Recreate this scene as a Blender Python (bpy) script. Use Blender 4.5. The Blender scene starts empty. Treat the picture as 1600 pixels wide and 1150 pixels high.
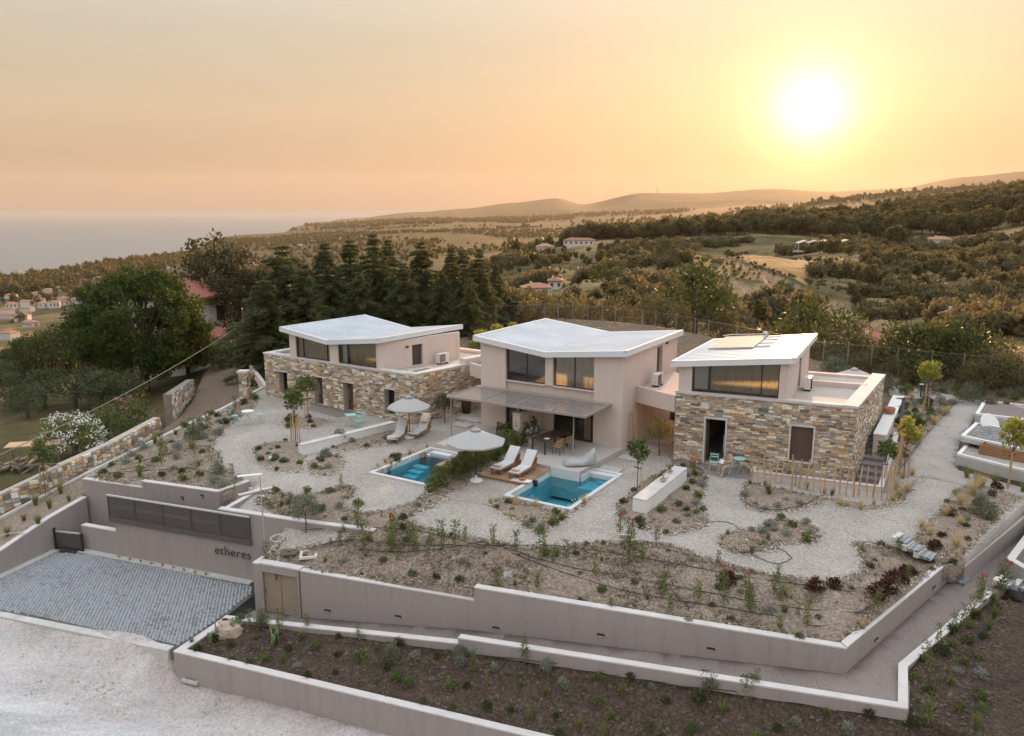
import bpy, math, random
import numpy as np
from mathutils import Vector, Matrix, noise as mnoise
from mathutils.geometry import delaunay_2d_cdt, intersect_point_tri_2d
random.seed(7); NR = np.random.default_rng(11)
sc = bpy.context.scene
R = math.radians
# ------------------------------------------------------------------ camera
CZ = 12.6; F = 1244.0; PIT = math.atan(248 / 1244.0)
cam = bpy.data.cameras.new('camera'); camo = bpy.data.objects.new('camera', cam); sc.collection.objects.link(camo)
cam.sensor_fit = 'HORIZONTAL'; cam.sensor_width = 36.0; cam.lens = 36.0 * F / 1600.0
cam.clip_start = 0.5; cam.clip_end = 120000.0
camo.location = (0, 0, CZ); camo.rotation_euler = (math.pi / 2 - PIT, 0, 0); sc.camera = camo
# ------------------------------------------------------------------ survey helpers (photo pixel + known height -> place on the site)
_c, _s = math.cos(PIT), math.sin(PIT)
def ray(px, py):
    x = (px - 800.0) / F; v = (575.0 - py) / F
    return (x, _c + v * _s, -_s + v * _c)
def W(px, py, z=0.0):
    d = ray(px, py); t = (z - CZ) / d[2]; return (d[0] * t, d[1] * t, z)
def PL(px, py, A, B):
    d = ray(px, py); nx, ny = -(B[1] - A[1]), (B[0] - A[0])
    t = (A[0] * nx + A[1] * ny) / (d[0] * nx + d[1] * ny)
    return (d[0] * t, d[1] * t, CZ + d[2] * t)
def WR(px, py, r):
    d = ray(px, py); t = r / math.hypot(d[0], d[1]); return (d[0] * t, d[1] * t, CZ + d[2] * t)
# ------------------------------------------------------------------ sun, sky, exposure
SUN = Vector(ray(1268, 178)).normalized()
SUN_EL = math.asin(SUN.z); SUN_AZ = math.atan2(SUN.x, SUN.y)
lamp = bpy.data.lights.new('sun', 'SUN'); lamp.energy = 4.0; lamp.angle = R(1.6); lamp.color = (1.0, 0.53, 0.23)
so = bpy.data.objects.new('sun', lamp); sc.collection.objects.link(so)
so.rotation_euler = (-SUN).to_track_quat('-Z', 'Y').to_euler(); so.location = SUN * 300
wd = bpy.data.worlds.new('World'); sc.world = wd; wd.use_nodes = True
def make_sky():
    nt = wd.node_tree; N = nt.nodes; L = nt.links; N.clear()
    out = N.new('ShaderNodeOutputWorld'); bg = N.new('ShaderNodeBackground')
    sky = N.new('ShaderNodeTexSky'); sky.sky_type = 'NISHITA'; sky.sun_disc = False
    sky.sun_elevation = SUN_EL; sky.sun_rotation = SUN_AZ
    sky.air_density = 1.0; sky.dust_density = 2.5; sky.ozone_density = 1.0; sky.altitude = 100
    tc = N.new('ShaderNodeTexCoord')
    nrm = N.new('ShaderNodeVectorMath'); nrm.operation = 'NORMALIZE'; L.new(tc.outputs['Generated'], nrm.inputs[0])
    sep = N.new('ShaderNodeSeparateXYZ'); L.new(nrm.outputs[0], sep.inputs[0])
    dot = N.new('ShaderNodeVectorMath'); dot.operation = 'DOT_PRODUCT'; L.new(nrm.outputs[0], dot.inputs[0]); dot.inputs[1].default_value = SUN
    ac = N.new('ShaderNodeMath'); ac.operation = 'ARCCOSINE'; L.new(dot.outputs['Value'], ac.inputs[0])
    # hazy air: colour by height above the horizon
    hr = N.new('ShaderNodeValToRGB'); L.new(sep.outputs['Z'], hr.inputs[0])
    e = hr.color_ramp.elements; e[0].position = 0.0; e[0].color = (0.20, 0.158, 0.123, 1); e[1].position = 1.0; e[1].color = (0.72, 0.78, 0.86, 1)
    for p, c in SKY_H: k = e.new(p); k.color = (*c, 1)
    mixn = N.new('ShaderNodeMixRGB'); mixn.inputs[0].default_value = SKY_MIX; L.new(sky.outputs[0], mixn.inputs[1])
    sc10 = N.new('ShaderNodeVectorMath'); sc10.operation = 'SCALE'; L.new(hr.outputs[0], sc10.inputs[0]); sc10.inputs['Scale'].default_value = 1.0 / SKY_STR
    L.new(sc10.outputs[0], mixn.inputs[2])
    # aureole round the sun, seen through dust
    gl = None
    for wdt, col, pw in GLOW:
        d1 = N.new('ShaderNodeMath'); d1.operation = 'DIVIDE'; L.new(ac.outputs[0], d1.inputs[0]); d1.inputs[1].default_value = R(wdt)
        p1 = N.new('ShaderNodeMath'); p1.operation = 'POWER'; L.new(d1.outputs[0], p1.inputs[0]); p1.inputs[1].default_value = pw
        m1 = N.new('ShaderNodeMath'); m1.operation = 'MULTIPLY'; L.new(p1.outputs[0], m1.inputs[0]); m1.inputs[1].default_value = -1.0
        x1 = N.new('ShaderNodeMath'); x1.operation = 'EXPONENT'; L.new(m1.outputs[0], x1.inputs[0])
        s1 = N.new('ShaderNodeVectorMath'); s1.operation = 'SCALE'; s1.inputs[0].default_value = tuple(q / SKY_STR for q in col); L.new(x1.outputs[0], s1.inputs['Scale'])
        a1 = N.new('ShaderNodeVectorMath'); a1.operation = 'ADD'; L.new(s1.outputs[0], a1.inputs[1]); gl and L.new(gl, a1.inputs[0]); gl = a1.outputs[0]
    # the lower the ray, the more dust it crosses: the glow reddens towards the horizon
    rd = N.new('ShaderNodeValToRGB'); L.new(sep.outputs['Z'], rd.inputs[0]); q = rd.color_ramp.elements; q[0].position = 0.0; q[0].color = (0.75, 0.30, 0.05, 1); q[1].position = 0.15; q[1].color = (1, 1, 1, 1)
    m2 = N.new('ShaderNodeVectorMath'); m2.operation = 'MULTIPLY'; L.new(gl, m2.inputs[0]); L.new(rd.outputs[0], m2.inputs[1])
    a2 = N.new('ShaderNodeVectorMath'); a2.operation = 'ADD'; L.new(mixn.outputs[0], a2.inputs[0]); L.new(m2.outputs[0], a2.inputs[1]); 
    # faint uneven veils of dust
    vm = N.new('ShaderNodeMapping'); vm.inputs['Scale'].default_value = (1.6, 1.6, 15.0); L.new(nrm.outputs[0], vm.inputs[0]); vn = N.new('ShaderNodeTexNoise'); vn.inputs['Scale'].default_value = 1.6; vn.inputs['Detail'].default_value = 5.0; L.new(vm.outputs[0], vn.inputs['Vector'])
    vr_ = N.new('ShaderNodeMapRange'); L.new(vn.outputs['Fac'], vr_.inputs[0]); vr_.inputs[1].default_value = 0.3; vr_.inputs[2].default_value = 0.7; vr_.inputs[3].default_value = 0.98; vr_.inputs[4].default_value = 1.02
    vs_ = N.new('ShaderNodeVectorMath'); vs_.operation = 'SCALE'; L.new(a2.outputs[0], vs_.inputs[0]); L.new(vr_.outputs[0], vs_.inputs['Scale']); last = vs_.outputs[0]
    L.new(last, bg.inputs[0]); bg.inputs[1].default_value = SKY_STR; L.new(bg.outputs[0], out.inputs[0])
SKY_STR = 0.12; SKY_MIX = 0.98
SKY_H = [(0.05, (0.245, 0.180, 0.122)), (0.11, (0.305, 0.236, 0.160)), (0.19, (0.295, 0.260, 0.207)), (0.30, (0.345, 0.335, 0.31)), (0.55, (0.57, 0.59, 0.62))]
GLOW = [(1.9, (1.7, 1.28, 0.78), 1.35), (6.5, (0.18, 0.115, 0.045), 1.1), (27.0, (0.135, 0.066, 0.006), 1.8)]
make_sky()
vs = sc.view_settings; vs.view_transform = 'Standard'; vs.look = 'None'; vs.exposure = 1.06; vs.gamma = 1.0; vs.use_curve_mapping = False
cy = sc.cycles; cy.max_bounces = 6; cy.diffuse_bounces = 2; cy.glossy_bounces = 2; cy.transmission_bounces = 4; cy.transparent_max_bounces = 12; cy.volume_bounces = 0
cy.use_adaptive_sampling = True; cy.adaptive_threshold = 0.02; cy.use_denoising = True; cy.caustics_reflective = False; cy.caustics_refractive = False
try: cy.volume_step_rate = 4.0; cy.volume_max_steps = 64
except Exception: pass
# ------------------------------------------------------------------ object helpers
C = sc.collection; OFF = {}
def tagp(o, label=None, cat=None, group=None, kind=None):
    if label: o['label'] = label
    if cat: o['category'] = cat
    if group: o['group'] = group
    if kind: o['kind'] = kind
    return o
def thing(name, label, cat, loc=(0, 0, 0), rz=0.0, group=None):
    o = bpy.data.objects.new(name, None); C.objects.link(o); o.location = loc; o.rotation_euler = (0, 0, rz); o.empty_display_size = 0.2
    return tagp(o, label, cat, group, 'thing')
def kids(o): return [c for c in C.objects if c.parent == o]
KID = {}
def reg(c, p): KID.setdefault(p.name, []).append(c)
def copy_tree(o, parent=None):
    c = o.copy(); C.objects.link(c); c.parent = parent
    if parent: reg(c, parent)
    for k in KID.get(o.name, []): copy_tree(k, c)
    return c
def place(proto, used, loc, rz=0.0, scale=1.0, label=None, group=None):
    o = proto if not used else copy_tree(proto)
    o.location = loc; o.rotation_euler = (0, 0, rz); o.scale = (scale, scale, scale) if not hasattr(scale, '__len__') else scale
    if label: o['label'] = label
    if group: o['group'] = group
    return o
class MB:
    def __init__(s): s.v = []; s.f = []; s.m = []
    def add(s, vs_, fs, mi=0):
        b = len(s.v); s.v += [tuple(q) for q in vs_]; s.f += [tuple(b + i for i in f) for f in fs]; s.m += [mi] * len(fs); return s
    def box(s, c, d, rz=0.0, mi=0, M=None, tap=1.0):
        x, y, z = d[0] / 2, d[1] / 2, d[2] / 2; vs_ = []
        for k in (-z, z):
            t = tap if k > 0 else 1.0
            for a, b in ((-x, -y), (x, -y), (x, y), (-x, y)): vs_.append(Vector((a * t, b * t, k)))
        if M is None: M = Matrix.Rotation(rz, 3, 'Z')
        return s.add([M @ q + Vector(c) for q in vs_], [(3, 2, 1, 0), (4, 5, 6, 7), (0, 1, 5, 4), (1, 2, 6, 5), (2, 3, 7, 6), (3, 0, 4, 7)], mi)
    def prism(s, poly, z0, z1, mi=0):
        n = len(poly); zf0 = z0 if callable(z0) else (lambda x, y: z0); zf1 = z1 if callable(z1) else (lambda x, y: z1)
        a = sum(poly[i][0] * poly[(i + 1) % n][1] - poly[(i + 1) % n][0] * poly[i][1] for i in range(n))
        if a < 0: poly = poly[::-1]
        vs_ = [(p[0], p[1], zf0(p[0], p[1])) for p in poly] + [(p[0], p[1], zf1(p[0], p[1])) for p in poly]
        return s.add(vs_, [tuple(range(n))[::-1], tuple(range(n, 2 * n))] + [(i, (i + 1) % n, n + (i + 1) % n, n + i) for i in range(n)], mi)
    def plate(s, pts, t, mi=0):           # planar polygon given as 3d points, extruded by vector t
        n = len(pts); t = Vector(t); P = [Vector(p) for p in pts]; nn = Vector((0, 0, 0))
        for i in range(n): nn += (P[i] - P[0]).cross(P[(i + 1) % n] - P[0])
        if nn.dot(t) > 0: P = P[::-1]
        return s.add(P + [p + t for p in P], [tuple(range(n)), tuple(range(n, 2 * n))[::-1]] + [((i + 1) % n, i, n + i, n + (i + 1) % n) for i in range(n)], mi)
    def tube(s, path, r, n=8, mi=0, cap=True):
        P = [Vector(p) for p in path]; rs = r if hasattr(r, '__len__') else [r] * len(P); rings = []
        for i, p in enumerate(P):
            d = (P[min(i + 1, len(P) - 1)] - P[max(i - 1, 0)]).normalized()
            a = d.orthogonal().normalized() if i == 0 else (a - d * a.dot(d)).normalized()
            b = d.cross(a)
            rings.append([p + (a * math.cos(2 * math.pi * k / n) + b * math.sin(2 * math.pi * k / n)) * rs[i] for k in range(n)])
        fs = [(i * n + k, i * n + (k + 1) % n, (i + 1) * n + (k + 1) % n, (i + 1) * n + k) for i in range(len(P) - 1) for k in range(n)]
        if cap: fs += [tuple(range(n))[::-1], tuple(range((len(P) - 1) * n, len(P) * n))]
        return s.add([q for r_ in rings for q in r_], fs, mi)
    def lathe(s, prof, c=(0, 0, 0), n=16, mi=0, sx=1.0, sy=1.0):
        vs_ = [(c[0] + r * sx * math.cos(2 * math.pi * k / n), c[1] + r * sy * math.sin(2 * math.pi * k / n), c[2] + z) for r, z in prof for k in range(n)]
        fs = [(i * n + k, i * n + (k + 1) % n, (i + 1) * n + (k + 1) % n, (i + 1) * n + k) for i in range(len(prof) - 1) for k in range(n)]
        fs += [tuple(range(n))[::-1], tuple(range((len(prof) - 1) * n, len(prof) * n))]
        return s.add(vs_, fs, mi)
    def build(s, name, mat, parent=None, loc=None, smooth=False, world=False):
        me = bpy.data.meshes.new(name); off = Vector((0, 0, 0))
        if loc is not None: off = Vector(loc)
        elif world and parent is not None:
            q = parent
            while q.parent: q = q.parent
            off = q.location.copy()
        me.from_pydata([(a - off.x, b - off.y, c - off.z) for a, b, c in s.v], [], s.f)
        for m in (mat if isinstance(mat, (list, tuple)) else [mat]): me.materials.append(m)
        if any(s.m): me.polygons.foreach_set('material_index', s.m)
        if smooth: me.polygons.foreach_set('use_smooth', [True] * len(s.f))
        me.update()
        o = bpy.data.objects.new(name, me); C.objects.link(o)
        if loc is not None: o.location = loc
        if parent is not None: o.parent = parent; reg(o, parent)
        return o
def npmesh(name, v, f, mats, fm=None, smooth=False):
    """fast mesh from numpy arrays; f is (n,3) or (n,4)"""
    me = bpy.data.meshes.new(name); v = np.asarray(v, np.float32); f = np.asarray(f, np.int32); k = f.shape[1]
    me.vertices.add(len(v)); me.vertices.foreach_set('co', v.ravel())
    me.loops.add(f.size); me.loops.foreach_set('vertex_index', f.ravel())
    me.polygons.add(len(f)); me.polygons.foreach_set('loop_start', np.arange(0, f.size, k, dtype=np.int32))
    me.polygons.foreach_set('loop_total', np.full(len(f), k, np.int32))
    for m in (mats if isinstance(mats, (list, tuple)) else [mats]): me.materials.append(m)
    if fm is not None: me.polygons.foreach_set('material_index', np.asarray(fm, np.int32))
    if smooth: me.polygons.foreach_set('use_smooth', np.ones(len(f), bool))
    me.update(calc_edges=True); return me
def meshobj(name, me, parent=None, loc=None):
    o = bpy.data.objects.new(name, me); C.objects.link(o)
    if loc is not None: o.location = loc
    if parent is not None: o.parent = parent; reg(o, parent)
    return o
# ------------------------------------------------------------------ materials
def nmat(name):
    m = bpy.data.materials.new(name); m.use_nodes = True; nt = m.node_tree; nt.nodes.clear()
    return m, nt, nt.nodes, nt.links
def nd(N, t, **k):
    n = N.new('ShaderNode' + t)
    for a, b in k.items(): setattr(n, a, b)
    return n
def noise_tex(N, L, co, scale, detail=4.0, rough=0.6):
    n = nd(N, 'TexNoise'); n.inputs['Scale'].default_value = scale; n.inputs['Detail'].default_value = detail; n.inputs['Roughness'].default_value = rough
    L.new(co, n.inputs['Vector']); return n.outputs['Fac']
def ramp(N, L, fac, stops, interp='LINEAR'):
    r = nd(N, 'ValToRGB'); r.color_ramp.interpolation = interp; e = r.color_ramp.elements
    while len(e) > 1: e.remove(e[-1])
    for i, (p, c) in enumerate(stops):
        k = e[0] if i == 0 else e.new(p)
        k.position = p; k.color = (*c, 1) if len(c) == 3 else c
    L.new(fac, r.inputs[0]); return r.outputs[0]
def mul(c, k): return tuple(min(1.0, q * k) for q in c)
def mixc(N, L, fac, a, b, bt='MIX'):
    m = nd(N, 'MixRGB'); m.blend_type = bt
    for i, q in ((0, fac), (1, a), (2, b)):
        if isinstance(q, (int, float)): m.inputs[i].default_value = q
        elif isinstance(q, tuple): m.inputs[i].default_value = (*q, 1)
        else: L.new(q, m.inputs[i])
    return m.outputs[0]
def finish(N, L, col, rough=0.8, bump=None, bstr=0.3, bdist=0.02, metal=0.0, spec=0.5, rough_s=None):
    o = nd(N, 'OutputMaterial'); p = nd(N, 'BsdfPrincipled')
    if isinstance(col, tuple): p.inputs['Base Color'].default_value = (*col, 1)
    else: L.new(col, p.inputs['Base Color'])
    p.inputs['Roughness'].default_value = rough; p.inputs['Metallic'].default_value = metal; p.inputs['Specular IOR Level'].default_value = spec
    if rough_s is not None: L.new(rough_s, p.inputs['Roughness'])
    if bump is not None:
        b = nd(N, 'Bump'); b.inputs['Strength'].default_value = bstr; b.inputs['Distance'].default_value = bdist; L.new(bump, b.inputs['Height']); L.new(b.outputs[0], p.inputs['Normal'])
    L.new(p.outputs[0], o.inputs[0]); return p
def plain(name, col, rough=0.75, var=0.18, scale=3.0, bump=0.15, bscale=60.0, metal=0.0, rnd=0.0, spec=0.5, fine=0.0):
    """base colour with blotches of wear, optional per-object variation and fine bump"""
    m, nt, N, L = nmat(name); tc = nd(N, 'TexCoord'); co = tc.outputs['Object']
    n1 = noise_tex(N, L, co, scale, 5.0)
    col_o = ramp(N, L, n1, [(0.25, mul(col, 1 - var)), (0.75, mul(col, 1 + var))])
    if fine: 
        n3 = noise_tex(N, L, co, bscale, 2.0); col_o = mixc(N, L, fine, col_o, ramp(N, L, n3, [(0.3, mul(col, 0.4)), (0.7, mul(col, 1.7))]))
    if rnd:
        oi = nd(N, 'ObjectInfo'); hs = nd(N, 'HueSaturation'); L.new(col_o, hs.inputs['Color'])
        mr = nd(N, 'MapRange'); L.new(oi.outputs['Random'], mr.inputs[0]); mr.inputs[3].default_value = 1 - rnd; mr.inputs[4].default_value = 1 + rnd; L.new(mr.outputs[0], hs.inputs['Value'])
        col_o = hs.outputs[0]
    n2 = noise_tex(N, L, co, bscale, 3.0)
    finish(N, L, col_o, rough, n2 if bump else None, bump, 0.02, metal, spec); return m
def leafmat(name, a, b, trans=0.35, dry=None, scale=1.2, rough=0.55):
    """foliage: leaf colour varies clump by clump and tree by tree, some light passes through the leaves"""
    m, nt, N, L = nmat(name); tc = nd(N, 'TexCoord'); geo = nd(N, 'NewGeometry'); oi = nd(N, 'ObjectInfo')
    n1 = noise_tex(N, L, tc.outputs['Object'], scale, 3.0)
    rr = nd(N, 'Math', operation='MULTIPLY_ADD'); L.new(geo.outputs['Random Per Island'], rr.inputs[0]); rr.inputs[1].default_value = 0.5; L.new(n1, rr.inputs[2])
    r3 = nd(N, 'Math', operation='MULTIPLY_ADD'); L.new(oi.outputs['Random'], r3.inputs[0]); r3.inputs[1].default_value = 0.25; L.new(rr.outputs[0], r3.inputs[2])
    st = [(0.45, a), (0.95, b)]
    if dry: st += [(1.12, dry)]
    st = [(p / 1.3, c) for p, c in st]
    mm = nd(N, 'Math', operation='DIVIDE'); L.new(r3.outputs[0], mm.inputs[0]); mm.inputs[1].default_value = 1.3
    col = ramp(N, L, mm.outputs[0], st)
    o = nd(N, 'OutputMaterial'); p = nd(N, 'BsdfPrincipled'); t = nd(N, 'BsdfTranslucent'); mx = nd(N, 'MixShader')
    L.new(col, p.inputs['Base Color']); p.inputs['Roughness'].default_value = rough; p.inputs['Specular IOR Level'].default_value = 0.25
    L.new(mixc(N, L, 0.5, col, mul(b, 1.6)), t.inputs[0]); mx.inputs[0].default_value = trans
    L.new(p.outputs[0], mx.inputs[1]); L.new(t.outputs[0], mx.inputs[2]); L.new(mx.outputs[0], o.inputs[0]); return m
# ------------------------------------------------------------------ land: one sheet from the garden to the far hills
SEA = -100.0
RG = [30, 50, 62, 75, 95, 120, 160, 220, 300, 400, 500, 620, 700, 1000, 1500, 2200, 3000, 4200, 6500, 9000, 12000, 18000]
def zrow(px, row, r):
    return WR(px, row, r)[2]
# per photo column: (distance, ('z', height) or photo row of the ground seen there)
COL = {
 -500: [(30, 'z', -5), (62, 'z', -4), (95, 'z', -8), (160, 'z', -22), (300, 'z', -50), (500, 'z', -75), (700, 'z', -90), (1000, 'z', -99), (1100, 'z', -108), (18000, 'z', -125)],
 0:   [(30, 'z', -2.4), (50, 'z', -2.0), (62, 'z', -2.3), (75, 'z', -2.7), (95, 'z', -5), (160, 'z', -20), (300, 'z', -46), (500, 'z', -66), (700, 'z', -80), (1000, 'z', -89), (1500, 'z', -98.4), (1700, 'z', -103), (2200, 'z', -112), (18000, 'z', -125)],
 200: [(30, 'z', -3), (50, 'z', -1.3), (62, 'z', -2.0), (75, 'z', -2.4), (95, 'z', -4), (160, 'z', -16), (300, 'z', -40), (500, 'z', -60), (700, 'z', -72), (1000, 'z', -83), (1500, 'z', -93), (1950, 'z', -99), (2200, 'z', -106), (18000, 'z', -125)],
 400: [(30, 'z', -5), (50, 'z', -1.0), (62, 'z', -0.8), (75, 'z', -0.6), (95, 'z', -2), (160, 'z', -12), (300, 'z', -34), (500, 'z', -52), (700, 'z', -63), (1000, 'z', -74), (1500, 'z', -82), (2200, 'z', -89), (3000, 'z', -94), (3900, 'z', -99.5), (4200, 'z', -108), (18000, 'z', -125)],
 505: [(30, 'z', -4), (50, 'z', -0.5), (62, 'z', 0.5), (75, 'z', 1), (95, 'z', 0), (160, 'z', -10), (300, 'z', -30), (500, 'z', -48), (700, 'z', -57), (1000, 'z', -64), (1500, 'z', -69), (2200, 'z', -74), (3000, 'z', -80), (4200, 'z', -88), (6500, 'z', -97), (7600, 'z', -99.6), (8300, 'z', -106), (18000, 'z', -125)],
 560: [(30, 'z', -4), (50, 'z', 0), (62, 'z', 1.2), (75, 'z', 1.6), (95, 'z', 0), (160, 'z', -10), (300, 'z', -30), (500, 'z', -46), (700, 'z', -54), (1000, 'z', -60), (1500, 'z', -63), (2200, 'z', -66), (3000, 'z', -70), (4200, 'z', -76), (6500, 'z', -84), (9000, 'z', -80), (10500, 'z', -99), (12000, 'z', -110), (18000, 'z', -125)],
 650: [(30, 'z', -4), (50, 'z', 0.3), (62, 'z', 1.6), (75, 'z', 2), (95, 'z', 0), (160, 'z', -9), (300, 'z', -26), (500, 'z', -40), (700, 'z', -48), (1000, 'z', -53), (1500, 'z', -56), (2200, 'z', -58), (3000, 'z', -60), (4200, 'z', -62), (6500, 'z', -62), (9000, 331), (12000, 'z', -60), (18000, 'z', -125)],
 730: [(30, 'z', -4), (50, 'z', 0.3), (62, 'z', 1.8), (75, 'z', 2.0), (95, 'z', 0), (160, 'z', -9), (300, 'z', -20), (500, 'z', -30), (700, 'z', -42), (1000, 'z', -50), (1500, 'z', -54), (2200, 'z', -56), (3000, 'z', -57), (4200, 'z', -56), (6500, 343), (9000, 325), (12000, 'z', -40), (18000, 'z', -125)],
 800: [(30, 'z', -4), (50, 'z', 0.4), (62, 'z', 2.2), (75, 'z', 1.5), (95, 'z', -1), (120, 'z', -4), (160, 487), (220, 457), (300, 438), (400, 405), (450, 398), (500, 'z', -16), (700, 'z', -36), (1000, 'z', -46), (1500, 'z', -52), (2200, 372), (3000, 358), (4200, 350), (6500, 340), (9000, 316), (12000, 'z', -20), (18000, 'z', -125)],
 870: [(30, 'z', -4), (50, 'z', 0.6), (62, 'z', 2.6), (75, 'z', 1.5), (95, 'z', -2), (120, 'z', -5), (160, 486), (220, 460), (260, 440), (300, 425), (400, 402), (500, 386), (620, 'z', -24), (1000, 'z', -44), (1500, 'z', -48), (2200, 370), (3000, 356), (4200, 349), (6500, 338), (9000, 309), (12000, 'z', -20), (18000, 'z', -125)],
 910: [(30, 'z', -4), (50, 'z', 0.6), (62, 'z', 2.7), (75, 'z', 1.5), (95, 'z', -2), (120, 'z', -5), (160, 482), (220, 448), (260, 424), (300, 'z', -14), (400, 398), (500, 378), (560, 372), (700, 'z', -20), (1000, 'z', -40), (1500, 'z', -46), (2200, 368), (3000, 354), (4200, 347), (6500, 334), (9000, 319), (12000, 'z', -20), (18000, 'z', -125)],
 1000: [(30, 'z', -4), (50, 'z', 0.8), (62, 'z', 2.9), (75, 'z', 1), (95, 'z', -2.5), (120, 502), (160, 468), (220, 432), (265, 409), (300, 'z', -10), (400, 392), (500, 373), (600, 374), (700, 'z', -18), (1000, 'z', -32), (1500, 'z', -42), (2200, 362), (3000, 351), (4200, 343), (6500, 330), (9000, 300), (12000, 'z', -20), (18000, 'z', -125)],
 1100: [(30, 'z', -4), (50, 'z', 0.9), (62, 'z', 2.6), (75, 'z', 0.5), (95, 'z', -4), (120, 508), (160, 470), (220, 425), (285, 396), (330, 'z', -11), (400, 388), (500, 368), (600, 364), (700, 'z', -6), (1000, 'z', -25), (1500, 'z', -38), (2200, 356), (3000, 346), (4200, 338), (6500, 326), (9000, 301), (12000, 'z', -20), (18000, 'z', -125)],
 1200: [(30, 'z', -4), (50, 'z', 1.0), (58, 'z', 1.4), (66, 'z', -.5), (75, 'z', -3), (95, 'z', -6), (120, 528), (150, 510), (160, 492), (220, 436), (300, 402), (330, 'z', -10), (400, 388), (500, 362), (620, 350), (700, 'z', 0), (1000, 'z', -15), (1500, 'z', -30), (2200, 348), (3000, 338), (4200, 330), (6500, 320), (9000, 294), (12000, 'z', -20), (18000, 'z', -125)],
 1300: [(30, 'z', -4), (50, 'z', 1.2), (56, 'z', 0.8), (62, 'z', -1.0), (75, 'z', -4), (95, 'z', -8), (120, 548), (160, 512), (190, 478), (220, 452), (300, 412), (350, 398), (400, 386), (500, 366), (640, 344), (700, 'z', 4), (1000, 'z', -5), (1500, 'z', -20), (2200, 336), (3000, 312), (4200, 330), (6500, 316), (9000, 299), (12000, 'z', -20), (18000, 'z', -125)],
 1400: [(30, 'z', -4), (50, 'z', 1.2), (56, 'z', 0.8), (62, 'z', -1.0), (75, 'z', -4), (95, 'z', -8), (120, 552), (160, 522), (195, 490), (220, 462), (300, 420), (350, 404), (400, 393), (500, 360), (650, 333), (700, 'z', 10), (1000, 'z', 0), (1500, 'z', -20), (2200, 330), (3000, 303), (4200, 325), (6500, 310), (9000, 294), (12000, 'z', -20), (18000, 'z', -125)],
 1500: [(30, 'z', -4), (50, 'z', 1.2), (56, 'z', 0.8), (62, 'z', -1.0), (75, 'z', -4), (95, 'z', -7), (120, 552), (160, 520), (220, 474), (300, 428), (350, 404), (400, 388), (500, 362), (670, 326), (750, 'z', 14), (1000, 'z', 0), (1500, 'z', -20), (2200, 325), (3000, 295), (4200, 320), (6500, 300), (9000, 276), (12000, 'z', -20), (18000, 'z', -125)],
 1600: [(30, 'z', -4), (50, 'z', 1.2), (56, 'z', 0.8), (62, 'z', -1.0), (75, 'z', -4), (95, 'z', -7), (120, 552), (160, 522), (220, 474), (300, 425), (400, 374), (500, 350), (680, 308), (760, 'z', 24), (1000, 'z', 0), (1500, 'z', -20), (2200, 320), (3000, 287), (4200, 320), (6500, 300), (9000, 267), (12000, 'z', -20), (18000, 'z', -125)],
 1850: [(30, 'z', -4), (50, 'z', 1.2), (56, 'z', 0.8), (62, 'z', -1.0), (75, 'z', -4), (95, 'z', -7), (160, 515), (220, 465), (300, 415), (400, 360), (500, 322), (680, 294), (760, 'z', 36), (1000, 'z', 10), (1500, 'z', -10), (3000, 285), (6500, 300), (9000, 272), (12000, 'z', -20), (18000, 'z', -125)],
 2500: [(30, 'z', -4), (50, 'z', 1.2), (56, 'z', 0.8), (62, 'z', -1.0), (75, 'z', -4), (95, 'z', -6), (160, 'z', -8), (300, 'z', -4), (500, 'z', 25), (700, 'z', 60), (1000, 'z', 40), (3000, 'z', 100), (9000, 'z', 500), (12000, 'z', -20), (18000, 'z', -125)],
}
_lr = np.log(np.array([25, *np.exp(np.linspace(math.log(26), math.log(17800), 340))]))
_cx = sorted(COL); _prof = []
for px in _cx:
    rr = []; zz = []
    for it in COL[px]:
        rr.append(math.log(it[0])); zz.append(it[2] if it[1] == 'z' else zrow(max(-200, min(1800, px)), it[1], it[0]))
    _prof.append(np.interp(_lr, rr, zz))
_prof = np.array(_prof); _ct = np.array([(p - 800) / 1268.0 for p in _cx])
def terr_base(x, y):
    """vectorised land height before small relief"""
    r = np.clip(np.hypot(x, y), 26, 17700); t = np.clip(np.where(y > 1, x / np.maximum(y, 1), 9), _ct[0], _ct[-1] - 1e-6)
    i = np.clip(np.searchsorted(_ct, t, side='right') - 1, 0, len(_ct) - 2)
    u = (t - _ct[i]) / (_ct[i + 1] - _ct[i]); us = u * u * (3 - 2 * u) * 0.6 + u * 0.4
    l = np.log(r); k = np.clip(np.searchsorted(_lr, l) - 1, 0, len(_lr) - 2); w = (l - _lr[k]) / (_lr[k + 1] - _lr[k])
    a = _prof[i, k] * (1 - w) + _prof[i, k + 1] * w; b = _prof[i + 1, k] * (1 - w) + _prof[i + 1, k + 1] * w
    return a * (1 - us) + b * us
def vnoise(x, y, seed=0):
    """value noise, numpy"""
    xi = np.floor(x).astype(np.int64); yi = np.floor(y).astype(np.int64); fx = x - xi; fy = y - yi
    def h(a, b):
        n = (a * 374761393 + b * 668265263 + seed * 1442695041) & 0xffffffff; n = ((n ^ (n >> 13)) * 1274126177) & 0xffffffff
        return ((n ^ (n >> 16)) & 0xffff) / 65535.0
    fx = fx * fx * (3 - 2 * fx); fy = fy * fy * (3 - 2 * fy)
    return (h(xi, yi) * (1 - fx) + h(xi + 1, yi) * fx) * (1 - fy) + (h(xi, yi + 1) * (1 - fx) + h(xi + 1, yi + 1) * fx) * fy
def fbm(x, y, sc_, oct_=4, seed=0):
    s = 0; a = 0.5; f = 1.0 / sc_
    for o in range(oct_): s = s + a * (vnoise(x * f, y * f, seed + o) - 0.5); a *= 0.5; f *= 2.03
    return s
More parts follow.
